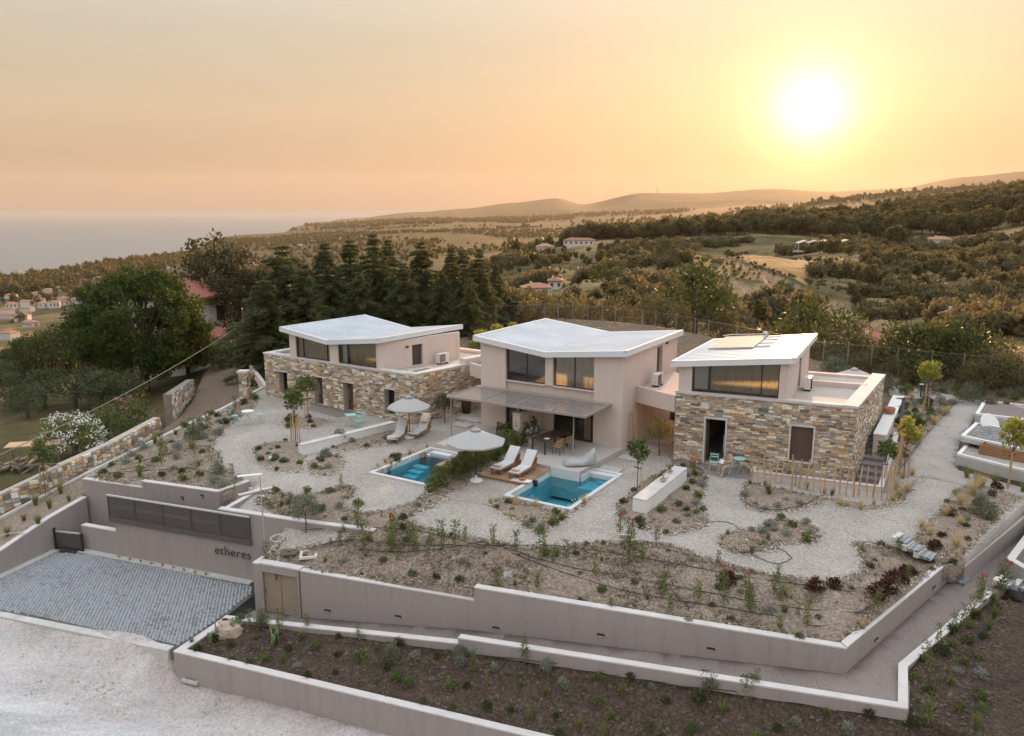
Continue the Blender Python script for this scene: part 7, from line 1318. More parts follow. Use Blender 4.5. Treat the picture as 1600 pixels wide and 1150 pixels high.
def g_young(rg):
    c = crown_pts(26, .42, .42, .5, rg, -.8); c[:, 2] += 1.95; v, f = puff(c, .17, 20, .13, rg, .9, .4, .4); st = [([(0, 0, 0), (.02, 0, 1.0), (0, .02, 2.0)], [.028, .022, .01])] + [([(0, .01, 1.3), (rg.normal(0, .25), rg.normal(0, .25), 2.1)], [.012, .005]) for _ in range(6)]; tv, tf = tubes(st, 6); return [('crown', npmesh('crown', v, f, L_yel)), ('trunk', npmesh('trunk', tv, tf, M_twig))]
yg = [g_young(np.random.default_rng(60 + i)) for i in range(3)]; ygr = [[('crown', q[0][1].copy()), q[1]] for q in yg]
for q in ygr: q[0][1].materials[0] = L_herb
def staked(px, py, zf, label, s, mesh, ns=2):
    x, y, z = ground_at(px, py, zf); t = tree('staked_tree', label, (x, y, z), mesh, s)
    for k in range(ns): a = 2 * math.pi * k / ns + .4; MB().tube([(.22 * math.cos(a), .22 * math.sin(a), -.1), (.17 * math.cos(a), .17 * math.sin(a), 1.35)], .03, 6).build('stake', M_pole, t)
    MB().box((0, 0, 1.2), (.42, .012, .05)).build('tie', M_dark, t)
staked(462, 690, gz, 'young tree between four stakes in the small bed before the stone house', 1.2, ygr[0], 4); staked(482, 658, gz, 'young staked tree nearest the doorways of the long stone house', 1.15, ygr[1], 1); staked(72, 775, zs, 'young tree between two stakes above the sloping parking wall', 1.15, ygr[2]); staked(1575, 762, zR, 'young yellow-leaved tree between two stakes at the picture edge', 1.3, yg[0]); staked(1447, 640, zR, 'young tree with thin stakes beside the upper path', 1.2, yg[1]); staked(1412, 745, zR, 'young yellowing tree with stakes beside the stairs', 1.15, yg[2]); staked(995, 770, gz, 'young tree on a single stake at the pool corner', 1.0, ygr[0], 1); staked(1380, 760, gz, 'thin young tree with stakes behind the rough stake fence', .9, ygr[1], 2)
def g_bigpine(rg):
    cl = crown_pts(150, 5.1, 4.8, 4.5, rg, -.82, .3); cl[:, 2] = cl[:, 2] * np.where(cl[:, 2] < 0, .95, 1) + 5.6; cl[:, :2] += np.sign(cl[:, :2]) * .35 * (rg.random((len(cl), 1)) - .3); parts = []
    c2 = np.concatenate([cl[i] + sph(13, rg) * .8 * np.array([1, 1, .7]) for i in range(len(cl))]); v, f = puff(c2, .36, 36, .20, rg, .8, .8, .26); st = [([(0, 0, -.3), (.1, 0, 1.5), (.0, .1, 3.2), (.1, 0, 5.5)], [.48, .40, .33, .2])] + [([(.05, .05, 2.2 + rg.uniform(0, 1.6)), tuple(cl[i] * np.array([.55, .55, 1]) - np.array([0, 0, .8])), tuple(cl[i])], [.16, .09, .04]) for i in range(0, 140, 7)]; tv, tf = tubes(st, 7); return [('crown', npmesh('crown', v, f, L_pine)), ('trunk', npmesh('trunk', tv, tf, M_bark))]
bp_ = g_bigpine(np.random.default_rng(3)); lz = lambda x, y: terr(x, y)
def TG(px, py): return ground_at(px, py, lz, -2.0)
tree('stone_pine', 'huge round-crowned pine on the lawn beside the lane', TG(226, 612), bp_, .98, .3); tree('stone_pine', 'smaller pine leaning over the lane beside the huge pine', TG(294, 588), g_bigpine(np.random.default_rng(13)), .42, 1.2); tree('stone_pine', 'dark pine at the picture edge above the lawn', TG(52, 582), [(n_, m_ if n_ != 'crown' else (lambda q: (q.materials.__setitem__(0, L_dark), q)[1])(m_.copy())) for n_, m_ in bp_], .62, 2.0)
def g_cedar(rg):
    H = 10.0; V = []; Fs = []; k = 0; parts = []; paths = [([(0, 0, -.4), (0, 0, H * .5), (.03, 0, H)], [.26, .15, .02])]; c = []; d = []; z = .7
    while z < H - .15:
        R_ = (H - z) ** .85 * .56 * rg.uniform(.6, 1.2) + .15; nb = 6 if z < H * .7 else 4; a0 = rg.uniform(0, 6)
        for b in range(nb):
            a = a0 + 2 * math.pi * b / nb + rg.normal(0, .2); r = R_ * rg.uniform(.55, 1.2); dr = np.array([math.cos(a), math.sin(a), 0]); m = max(10, int(64 * r)); t = rg.random(m) ** .7; lat = rg.normal(0, .16, m) * r * (1.25 - t); ct = np.array([0, 0, z]) + dr * (t * r)[:, None] + np.stack([-dr[1] * lat, dr[0] * lat, .22 * r * t - .40 * r * t * t + rg.normal(0, .035, m)], 1); c.append(ct); dd = dr * .7 + np.stack([-dr[1] * np.sign(lat) * .7, dr[0] * np.sign(lat) * .7, np.full(m, -.18)], 1) + rg.normal(0, .2, (m, 3)); d.append(dd / np.linalg.norm(dd, axis=1, keepdims=True))
            paths.append(([(0, 0, z), tuple(np.array([0, 0, z]) + dr * r * .5 + np.array([0, 0, -.02 * r])), tuple(np.array([0, 0, z]) + dr * r * .95 + np.array([0, 0, -.2 * r]))], [.035, .02, .006]))
        z += rg.uniform(.36, .62) * (1.15 - .4 * z / H)
    c = np.concatenate(c); d = np.concatenate(d); n = len(c); v, f = tri_leaves(c, d, rg.uniform(.22, .48, n), rg.uniform(.035, .075, n), rg); c2 = c + rg.normal(0, .06, c.shape) - np.array([0, 0, .07]); d2 = d * .6 + np.array([0, 0, -.5]) + rg.normal(0, .3, d.shape); d2 /= np.linalg.norm(d2, axis=1, keepdims=True); v2, f2 = tri_leaves(c2, d2, rg.uniform(.15, .3, n), rg.uniform(.03, .06, n), rg); vv, ff, _ = join([(v, f, 0), (v2, f2, 0)]); tv, tf = tubes(paths, 4); return [('crown', npmesh('crown', vv, ff, L_ced)), ('trunk', npmesh('trunk', tv, tf, M_bark))]
ced = [g_cedar(np.random.default_rng(200 + i)) for i in range(4)]
# (column, top row, distance, ordinal)
CED = [(440, 374, 66, 1.25), (507, 375, 72, 1.0), (545, 368, 76, .95), (583, 362, 74, 1.0), (606, 371, 79, .9), (657, 372, 76, 1.05), (705, 383, 73, .9), (722, 384, 78, .85), (748, 386, 74, .95), (775, 410, 80, .8), (475, 410, 64, 1.1), (412, 430, 62, 1.2), (630, 405, 70, 1.0), (560, 420, 69, 1.0), (690, 420, 69, .95), (735, 430, 68, .9)]
ordn = ['first', 'second', 'third', 'fourth', 'fifth', 'sixth', 'seventh', 'eighth', 'ninth', 'tenth', 'eleventh', 'twelfth', 'thirteenth', 'fourteenth', 'fifteenth', 'sixteenth']
for i, (px, ty, r, wd2) in enumerate(sorted(CED)):
    tp_ = WR(px, ty, r); zg = float(max(terr(np.array(tp_[0]), np.array(tp_[1])), 0 if not bool(inpoly(np.array(tp_[0]), np.array(tp_[1]), SITE)) else zback(np.array(tp_[0]), np.array(tp_[1])))) if tp_[0] > -20 else float(terr(np.array(tp_[0]), np.array(tp_[1]))); h = tp_[2] - zg
    tree('cedar_tree', 'dark cedar behind the long stone house, %s of the row counting from the lane' % ordn[i], (tp_[0], tp_[1], zg), ced[i % 4], h / 10.0 * wd2, None, 'cedars behind the long stone house', h / 10.0)
def g_round(mat, n=60, r=(2.2, 2.2, 1.9), h=2.4, leaf=.22, per=34, pr=.62):
    def b(rg):
        c = crown_pts(n, *r, rg, -.6, .4) * rg.uniform(.8, 1.12, (n, 1)); c[:, 2] += h; v, f = puff(c, pr, per, leaf, rg, .85, .6, .3); st = [([(0, 0, -.4), (.05, 0, h * .6), (0, .03, h)], [.2, .15, .09])] + [([(0, 0, h * .55), tuple(c[i] * np.array([.6, .6, 1])), tuple(c[i])], [.08, .04, .02]) for i in range(0, n, 7)]; tv, tf = tubes(st, 5); return [('crown', npmesh('crown', v, f, mat)), ('trunk', npmesh('trunk', tv, tf, M_bark))]
    return b
rnd_d = [g_round(L_dark)(np.random.default_rng(300 + i)) for i in range(2)]; rnd_s = [g_round(L_scr)(np.random.default_rng(310 + i)) for i in range(3)]; rnd_o = [g_round(leafmat('grove_leaf', (.05, .062, .028), (.115, .135, .062), .3), 50, (1.5, 1.5, 1.3), 1.6, .17, 34, .42)(np.random.default_rng(320 + i)) for i in range(2)]; rnd_y = [g_round(L_yel, 22, (.45, .45, .9), 1.0, .13, 20, .2)(np.random.default_rng(330 + i)) for i in range(2)]
tall = [g_round(leafmat('dry_pine', (.024, .028, .014), (.065, .065, .028), .3, (.11, .085, .035)), 120, (2.9, 2.9, 3.6), 6.2, .26, 55, .6)(np.random.default_rng(341))][0]
def RT(name, label, px, row, r, mesh, s, group=None, sz=None):
    p = WR(px, row, r); z = float(terr(np.array(p[0]), np.array(p[1]))); return tree(name, label, (p[0], p[1], z), mesh, s, None, group, sz)
tree('tall_pine', 'tall dark ragged pine behind the red-roofed house', (*WR(342, 500, 88)[:2], -4.0), tall, 1.4); tree('tall_pine', 'tall dark tree half hidden beside the ragged pine', (*WR(385, 500, 84)[:2], -3.5), tall, 1.15, 2.0)
for px, r, s, lb in ((120, 92, 1.4, 'dense dark tree behind the huge pine, nearer the lawn'), (70, 98, 1.3, 'dense dark tree above the lawn in the hedge line'), (30, 96, 1.1, 'dense dark tree at the picture edge in the hedge line'), (338, 70, .6, 'leafy tree at the foot of the red-roofed house'), (368, 72, .75, 'leafy tree beside the top of the lane'), (180, 95, 1.4, 'dense dark tree hidden behind the huge pine crown')): RT('evergreen_tree', lb, px, 480, r, rnd_d[int(px) % 2], s)
def g_cyp(rg): t = rg.random(90); c = np.stack([rg.normal(0, .22, 90), rg.normal(0, .22, 90), .5 + t * 5.2], 1); c[:, :2] *= (1.25 - t)[:, None] * 1.3; v, f = puff(c, .3, 26, .2, rg, 1.2, .5, .25); tv, tf = tubes([([(0, 0, -.3), (0, 0, 5)], [.14, .03])], 5); return [('crown', npmesh('crown', v, f, L_ced)), ('trunk', npmesh('trunk', tv, tf, M_bark))]
RT('cypress_tree', 'slim dark cypress rising behind the huge pine', 134, 470, 100, g_cyp(np.random.default_rng(7)), 1.35)
for i, (px, py, s) in enumerate([(20, 640, 1.0), (70, 638, 1.05), (118, 640, 1.1), (160, 640, 1.0), (198, 636, .95), (8, 600, .9), (45, 655, .85)]): x, y, z = TG(px, py); tree('olive_tree', 'grey-green olive in the clump below the lawn, %s from the picture edge' % ordn[[1, 4, 5, 6, 7, 0, 3][i] if i < 7 else 0], (x, y, z), rnd_o[i % 2], s, None, 'olives below the lawn')
def g_oleander(rg, mat): r = g_round(L_herb, 46, (1.9, 1.2, 1.15), 1.2, .17, 40, .5)(rg); c = crown_pts(130, 2.2, 1.5, 1.5, rg, -.15, .25); c = c[:(130 if mat is M_whf else 34)]; c[:, 2] += 1.2; v, f = puff(c, .12, 9, .08, rg, 1, .8, .5); return r + [('blossoms', npmesh('blossoms', v, f, mat))]
x, y, z = TG(118, 715); tree('white_oleander', 'big oleander bush covered in white blossom above the rubble wall', (x, y, z - .1), g_oleander(np.random.default_rng(9), M_whf), 1.1, -.5); x, y, z = TG(205, 675); tree('pink_oleander', 'oleander bush with pink blossom beside the white one', (x, y, z - .1), g_oleander(np.random.default_rng(10), M_pinkf), .95, -.5); x, y, z = TG(170, 690); tree('green_bush', 'plain green bush between the white and pink oleanders', (x, y, z - .1), g_round(L_herb, 40, (1.6, 1.2, 1.1), 1.2, .16, 36, .42)(np.random.default_rng(12)), .95)
# shrubs along the wire fence and in the valley: individuals near, mass beyond
fr_ = random.Random(77); k = 0
FBU = [(1085, 78, 1.75, 'd', 'tall dark round bush rising between the middle and square houses'), (1040, 72, .9, 's', ''), (1010, 74, .8, 's', ''), (960, 76, .8, 's', ''), (920, 78, .7, 's', ''), (880, 74, .75, 's', ''), (1272, 68, 1.75, 'd', 'tall dark bush rising behind the square stone house roof'), (1318, 64, 1.3, 's', ''), (1240, 70, 1.2, 's', ''), (1432, 60, 1.25, 'd', 'dark bush beyond the fence nearest the young path tree'), (1478, 60, 1.3, 'd', 'dark bush beyond the fence, middle one of three touching'), (1522, 60, 1.2, 'd', 'dark bush beyond the fence, last of three touching'), (1392, 60, .9, 's', ''), (1350, 62, 1.0, 's', ''), (1565, 58, .8, 's', ''), (1600, 57, .8, 's', ''), (1130, 74, .9, 's', ''), (1170, 72, 1.0, 's', ''), (1210, 76, 1.0, 's', ''), (840, 80, .9, 's', ''), (1060, 84, 1.0, 's', ''), (1500, 70, 1.2, 's', ''), (1550, 70, 1.3, 's', ''), (1455, 57, .6, 's', ''), (1535, 56, .6, 's', ''), (1410, 57, .6, 's', ''), (1340, 58, .6, 's', ''), (1300, 60, .7, 's', '')]
for px, r, s, kind, lb in FBU: RT('fence_bush', lb or 'low olive-brown bush just beyond the wire fence', px, 520, r, (rnd_d if kind == 'd' else rnd_s)[k % 2], s, 'tall bushes beyond the wire fence' if kind == 'd' else 'low bushes beyond the wire fence'); k += 1
for i in range(26):
    px = 735 + i * 4.0 + fr_.uniform(-1.5, 1.5); r = fr_.uniform(60, 66); p = WR(px, 505, r); z = float(zback(np.array(p[0]), np.array(p[1]))); tree('nursery_shrub', 'yellow-green potted shrub in the nursery row', (p[0], p[1], z), rnd_y[i % 2], fr_.uniform(.55, .9), None, 'nursery shrubs behind the middle house')
# ------------------------------------------------------------------ fence, lane walls, poles, neighbours
M_post = plain('fence_post', (0.24, 0.22, 0.20), 0.5, 0.1, 3, 0); FP_ = [(700, 512, 2.2), (775, 508, 2.4), (851, 505, 2.5), (872, 506, 2.5), (895, 507, 2.5), (918, 508, 2.5), (941, 510, 2.5), (961, 512, 2.5), (1003, 516, 2.45), (1024, 519, 2.4), (1056, 525, 2.3), (1085, 531, 2.25), (1106, 535, 2.2), (1150, 544, 2.1), (1200, 555, 2.0), (1245, 565, 1.95), (1285, 574, 1.9), (1323, 577, 1.88), (1360, 580, 1.85), (1400, 584, 1.82), (1453, 590, 1.8), (1503, 596, 1.8), (1545, 599, 1.8), (1590, 605, 1.8), (1640, 612, 1.8), (1700, 622, 1.8)]
fp3 = [Vector(W(*p)) for p in FP_]; fn = thing('wire_fence', 'long chain-link fence on thin steel posts behind the houses', 'fence', fp3[0])
pm_ = None
for p in fp3:
    z = float(zR(np.array(p.x), np.array(p.y)))
    if pm_ is None: o = MB().tube([(0, 0, -.4), (0, 0, 1.85)], .03, 6).build('fence_post', M_post, fn); pm_ = o.data
    else: o = meshobj('fence_post', pm_, fn)
    o.location = p - fn.location
V = []; Fs = []
for a, b in zip(fp3[:-1], fp3[1:]):
    L_ = (b - a).length; n = int(L_ / .3); u = (b - a) / max(n, 1); h = 1.7
    for i in range(-5, n):
        for s_ in (1, -1):
            p0, p1 = (a + u * i, a + u * (i + 5.5) + Vector((0, 0, h))) if s_ > 0 else (a + u * (i + 5.5), a + u * i + Vector((0, 0, h)))
            t0 = max(0, -i / 5.5) if s_ > 0 else 0; q0, q1 = p0, p1
            lo, hi = a, b
            def cl(p, q):
                f = lambda w: (w - a).dot(u) / u.length_squared
                x0, x1 = f(p), f(q); ts = [0, 1]
                if x0 < 0: ts[0] = (0 - x0) / (x1 - x0)
                if x0 > n: ts[0] = (n - x0) / (x1 - x0)
                if x1 < 0: ts[1] = (0 - x0) / (x1 - x0)
                if x1 > n: ts[1] = (n - x0) / (x1 - x0)
                return p.lerp(q, ts[0]), p.lerp(q, ts[1])
            q0, q1 = cl(q0, q1); k = len(V); e = Vector((0, 0, .0045)); g = Vector((u.x, u.y, 0)).normalized() * .006; V += [tuple(q0 - e), tuple(q0 + e), tuple(q1 + e), tuple(q1 - e), tuple(q0 - g), tuple(q0 + g), tuple(q1 + g), tuple(q1 - g)]; Fs += [(k, k + 1, k + 2, k + 3)]
me = npmesh('wire_mesh', np.array(V) - np.array(fn.location), Fs, M_post); o = meshobj('wire_mesh', me, fn); o['kind'] = 'stuff'
for z in (.1, 1.72): MB().tube([p + Vector((0, 0, z)) for p in fp3], .012, 4).build('tension_wire', M_post, fn, world=True)
M_polew = plain('grey_timber', (0.20, 0.165, 0.135), 0.9, 0.25, 4, .3)
def upole(label, top, base, r): b = Vector(W(*base)); h = (base[1] - top[1]) / F * b.y * 1.02; dx = (top[0] - base[0]) / F * b.y; t = thing('utility_pole', label, 'pole', b); MB().tube([(0, 0, -.3), (dx * .5 + .02, 0, h * .5), (dx + .3, 0, h)], [r, r * .9, r * .7], 8).build('pole_shaft', M_polew, t); MB().lathe([(.05, 0), (.07, .06), (.03, .14)], (dx + .3, 0, h), 8).build('insulator', M_white, t); return b + Vector((dx + .3, 0, h))
e1 = upole('thin pale utility pole leaning beside the stone house corner', (379, 483), (390, 578, -.3), .09); e2 = upole('darker utility pole carrying the cable beside the lane', (390, 497), (400, 588, -.2), .10)
cb = thing('overhead_cable', 'overhead cable slanting down from the utility pole across the lane', 'cable', e2); f_ = Vector(WR(-70, 742, 38)); MB().tube([e2.lerp(f_, t) - Vector((0, 0, 1.4 * 4 * t * (1 - t) * .35)) for t in np.linspace(0, 1, 18)], .022, 5).build('cable_run', plain('cable_grey', (.30, .27, .24), .6), cb, world=True)
# stone pillar, rendered wing wall by the lane, lane wall, woodpile, board, goal frame, boulder
pb = W(383, 622, .0); pil = thing('stone_pillar', 'square stone pillar standing beside the lane near the house corner', 'pillar', (pb[0], pb[1], -.3)); MB().box((0, 0, 1.0), (.55, .55, 2.2)).build('pillar_core', M_mortar, pil); MB().box((0, 0, 2.15), (.7, .7, .14)).build('pillar_cap', M_cap, pil); r_ = random.Random(8)
for f, nn in ((0, -1), (1, 1)):
    z = 0
    while z < 2.0:
        h = r_.uniform(.12, .25); a = -.28
        while a < .27:
            l = r_.uniform(.18, .35); l = min(l, .29 - a)
            if l > .06: o = meshobj('stone', unit_stone(r_.randrange(14)), pil); o.location = ((a + l / 2, -.275, z + h / 2) if f == 0 else (.275, a + l / 2, z + h / 2)); o.rotation_euler = (0, 0, 0 if f == 0 else R(90)); o.scale = (l - .02, .06, h - .02)
            a += l
        z += h
wall('wing_wall', 'rendered wing wall with sloping top at the stone house corner', [W(391, 592, .2)[:2], W(414, 609, .1)[:2]], [(1.25, .38)], [-.8], .22, mat=M_house)
lw = thing('lane_wall', 'rough stone retaining wall on the lawn side of the lane', 'wall', W(272, 655, -.7)); fl_ = Fac(W(271, 655, -.7), W(304, 612, -.7)); m = MB(); fl_.plate(m, [(0, -1.4), (fl_.w, -1.2), (fl_.w, .25), (0, .95)], 0, .5); m.build('wall_core', plain('old_mortar', (.24, .21, .18), .95, .3, 3, .4), lw, world=True); lay(fl_, [q for q in stones(fl_, 0, fl_.w, -.9, .9, [], 40, .14, .26, .25, .55, .05) if q[3] < .93 - .7 * q[0] / fl_.w], lw, lw, 90)
x, y, z = TG(40, 735); wp = thing('wood_pile', 'heap of split wood and rubble above the rubble wall', 'wood pile', (x, y, z)); r_ = random.Random(5)
for k in range(46): a = r_.uniform(-1, 1); MB().box((a * 1.6, r_.uniform(-.6, .6), .12 + r_.random() * .75 * (1 - abs(a))), (r_.uniform(.4, .9), .12, .10), M=Matrix.Rotation(r_.uniform(0, 6), 3, 'Z') @ Matrix.Rotation(r_.uniform(-.4, .4), 3, 'Y')).build('log', M_polew if k % 3 else M_pole, wp)
x, y, z = TG(58, 725); bd = thing('wooden_shelter_board', 'pale flat wooden board roof over the wood heap', 'board', (x, y, z), R(15)); MB().box((0, 0, 1.25), (2.9, 1.1, .05)).build('board', M_pole, bd)
for a, b in ((-1.3, -.4), (1.3, -.4), (-1.3, .4), (1.3, .4)): MB().box((a, b, .6), (.08, .08, 1.25)).build('post', M_polew, bd)
x, y, z = TG(87, 682); gl = thing('goal_frame', 'thin grey metal frame standing in the vegetable plot', 'frame', (x, y, z), R(35)); MB().tube([(-.75, 0, 0), (-.75, 0, 1.3), (.75, 0, 1.3), (.75, 0, 0)], .04, 6).build('bar', M_steel, gl); MB().tube([(.75, 0, 1.3), (.9, .6, 0)], .035, 6).build('brace', M_steel, gl); MB().tube([(-.75, 0, 1.3), (-.6, .6, 0)], .035, 6).build('brace', M_steel, gl)
def rock(name, label, loc, sx, sy, sz, mat, seed):
    r = np.random.default_rng(seed); n = 10; V = []
    for i in range(n + 1):
        for j in range(16): th = math.pi * i / n; ph = 2 * math.pi * j / 16; v = Vector((math.sin(th) * math.cos(ph), math.sin(th) * math.sin(ph), math.cos(th))); k = 1 + .35 * mnoise.noise(v * 1.6 + Vector((seed, 0, 0))) + .14 * mnoise.noise(v * 4 + Vector((0, seed, 0))); V.append((v.x * sx * k, v.y * sy * k, v.z * sz * k + sz * .55))
    m = MB(); m.add(V, [(i * 16 + j, (i + 1) * 16 + j, (i + 1) * 16 + (j + 1) % 16, i * 16 + (j + 1) % 16) for i in range(n) for j in range(16)]); o = m.build(name, mat); o.location = loc; tagp(o, label, name.split('_')[-1], kind='thing'); return o
M_rock = plain('boulder_rock', (0.46, 0.37, 0.29), .9, .3, 3, .5, 12); x, y, z = ground_at(356, 992, zbed2); rock('boulder', 'pale boulder beside the prickly pears at the bed corner', (x, y, z - .08), .52, .36, .36, M_rock, 4)
x, y, z = ground_at(305, 1073, RDN); di = thing('drain_inlet', 'open dark drain inlet at the foot of the lowest wall', 'drain', (x, y, z), R(-20)); m = MB()
for a, b, c, d in ((0, .26, .7, .08), (0, -.26, .7, .08), (.31, 0, .08, .44), (-.31, 0, .08, .44)): m.box((a, b, .03), (c, d, .12))
m.build('inlet_frame', M_wornc, di); MB().box((0, 0, -.02), (.54, .44, .06)).build('inlet_pit', M_dark, di); rock('loose_stone', 'loose pale stone beside the drain inlet', (x + .45, y + .05, z), .2, .17, .14, M_rock, 9)
# pebbles strewn over the road and beds
def pebbles(name, poly, n, zf, s0, s1, mat, seed, parent=None):
    r = np.random.default_rng(seed); P_ = np.array(poly)[:, :2]; x = r.uniform(P_[:, 0].min(), P_[:, 0].max(), n * 3); y = r.uniform(P_[:, 1].min(), P_[:, 1].max(), n * 3); k = inpoly(x, y, poly) & (np.abs(x) < y * .68); x, y = x[k][:n], y[k][:n]; z = zf(x, y); n = len(x); s = r.uniform(s0, s1, n) * (r.random(n) ** 2 + .35)
    B = np.array([(1, 0, 0), (0, 1, 0), (-1, 0, 0), (0, -1, 0), (0, 0, 1)], float); V = B[None] * s[:, None, None] * r.uniform(.6, 1.3, (n, 5, 3)) * np.array([1, 1, .7]); a = r.uniform(0, 6.3, n); ca, sa = np.cos(a), np.sin(a); X = V[..., 0] * ca[:, None] - V[..., 1] * sa[:, None] + x[:, None]; Y = V[..., 0] * sa[:, None] + V[..., 1] * ca[:, None] + y[:, None]; Z = V[..., 2] + z[:, None]; T = np.array([(0, 1, 4), (1, 2, 4), (2, 3, 4), (3, 0, 4)]); f = (np.arange(n)[:, None, None] * 5 + T[None]).reshape(-1, 3); o = meshobj(name, npmesh(name, np.stack([X, Y, Z], -1).reshape(-1, 3), f, mat)); o['kind'] = 'stuff'; o['label'] = 'loose small stones scattered on the ground'; o['category'] = 'pebbles'; return o
M_peb = leafmat('pebble', (.30, .25, .21), (.55, .50, .45), 0.0); M_peb2 = leafmat('clod', (.13, .095, .07), (.25, .19, .145), 0.0)
pebbles('pebbles', [W(-100, 945, -3.6)[:2], W(270, 1020, -3.6)[:2], W(290, 1065, -4.4)[:2], W(700, 1150, -4.6)[:2], W(400, 1150, -4.6)[:2], W(-100, 1060, -4.1)[:2]], 6000, RDN, .02, .055, M_peb, 1)
for i, (nm, n) in enumerate((('front', 16000), ('left', 4500), ('bench', 1800), ('right', 1200), ('stakes', 900), ('island', 700), ('pool', 500))): pebbles('soil_clods', BEDS[nm], n, lambda x, y: gz(x, y) + .06, 0.02, .085, M_peb2, 20 + i)
pebbles('soil_clods', BED2, 5000, lambda x, y: zbed2(x, y), .02, .08, leafmat('dark_clod', (.06, .042, .032), (.14, .10, .078), 0.0), 40); pebbles('soil_clods', BED3, 3000, lambda x, y: zbed3(x, y), .02, .08, bpy.data.materials['dark_clod'], 41)
def edge_pebbles():
    r = np.random.default_rng(77); X = []; Y = []
    for nm, P_ in BEDS.items():
        for (a, b), (c, d) in zip(P_, P_[1:] + P_[:1]):
            L_ = math.hypot(c - a, d - b); n = int(L_ * 32); t = r.random(n); o = r.normal(0, .16, n); X += list(a + (c - a) * t - (d - b) / max(L_, .01) * o); Y += list(b + (d - b) * t + (c - a) / max(L_, .01) * o)
    X, Y = np.array(X), np.array(Y); k = inpoly(X, Y, GARD); X, Y = X[k], Y[k]; n = len(X); s = r.uniform(.02, .05, n); B = np.array([(1, 0, 0), (0, 1, 0), (-1, 0, 0), (0, -1, 0), (0, 0, 1)], float); V = B[None] * s[:, None, None] * r.uniform(.6, 1.3, (n, 5, 3)) + np.stack([X, Y, gz(X, Y) + .03 + r.random(n) * .05], -1)[:, None]; T = np.array([(0, 1, 4), (1, 2, 4), (2, 3, 4), (3, 0, 4)]); f = (np.arange(n)[:, None, None] * 5 + T[None]).reshape(-1, 3); o = meshobj('stray_gravel', npmesh('stray_gravel', V.reshape(-1, 3), f, M_peb)); o['kind'] = 'stuff'
edge_pebbles()
def weeds(poly, n, zf, seed, mats):
    r = np.random.default_rng(seed); P_ = np.array(poly)[:, :2]; x = r.uniform(P_[:, 0].min(), P_[:, 0].max(), n * 4); y = r.uniform(P_[:, 1].min(), P_[:, 1].max(), n * 4); k = inpoly(x, y, poly) & (np.abs(x) < y * .68) & (fbm(x, y, 1.6, 3, seed) > -.02); x, y = x[k][:n], y[k][:n]; z = zf(x, y) + .03; n = len(x); m = 5; d = sph(n * m, r); d[:, 2] = np.abs(d[:, 2]) * .8 + .25; l = r.uniform(.05, .16, n * m); v, f = tri_leaves(np.repeat(np.stack([x, y, z], -1), m, 0) + r.normal(0, .04, (n * m, 3)) * np.array([1, 1, 0]), d / np.linalg.norm(d, axis=1, keepdims=True), l, l * .13, r); o = meshobj('dry_weeds', npmesh('dry_weeds', v, f, mats, r.integers(0, len(mats), n)[np.repeat(np.arange(n), m)])); o['kind'] = 'stuff'
WM = [L_stipa, L_herb, L_scr, M_twig]
for i, (nm, n) in enumerate((('front', 6500), ('left', 2200), ('bench', 500), ('right', 600), ('stakes', 500), ('island', 300), ('pool', 250), ('bench_l', 200), ('bench_r', 250), ('hedge', 400))): weeds(BEDS[nm], n, gz, 60 + i, WM)
weeds(BED2, 1800, zbed2, 80, [L_herb, L_scr, M_twig]); weeds(BED3, 1500, zbed3, 81, [L_herb, L_scr, M_twig]); weeds(UB, 500, zR, 82, WM); weeds(BACK, 2600, zR, 83, [L_stipa, L_scr, L_stipa])
# drip hoses
M_hose = plain('drip_hose', (0.022, 0.02, 0.019), .6, .2); M_hosew = plain('pale_hose', (0.5, 0.47, 0.42), .6, .1)
def hose(label, pts, zf, mat=None, r=.014, lift=.10, closed=False):
    Q = []
    for px, py in pts: x, y, z = ground_at(px, py, zf); Q.append((x, y))
    Q = curve(Q, 7, closed); t = thing('hose', label, 'hose', (Q[0][0], Q[0][1], 0)); hr = random.Random(len(pts) + int(pts[0][0])); MB().tube([(x + hr.uniform(-.03, .03), y + hr.uniform(-.03, .03), float(zf(np.array(x), np.array(y))) + lift + r) for x, y in Q], r, 5).build('hose_run', mat or M_hose, t, world=True)
hose('black drip hose along the top of the front bed', [(470, 850), (560, 838), (640, 835), (700, 845), (760, 860), (860, 858), (950, 868), (1050, 885), (1130, 900), (1220, 915), (1330, 930)], gz); hose('black drip hose winding through the middle of the front bed', [(500, 885), (560, 875), (620, 885), (700, 878), (750, 880), (760, 905), (720, 922), (640, 910), (560, 898)], gz); hose('black drip hose low along the front bed near the wall', [(800, 918), (900, 925), (1000, 942), (1100, 955), (1200, 970), (1300, 985), (1400, 930)], gz); hose('black drip hose crossing the front bed below the gravel bend', [(780, 890), (860, 905), (960, 910), (1060, 925), (1160, 945), (1260, 960), (1360, 965)], gz)
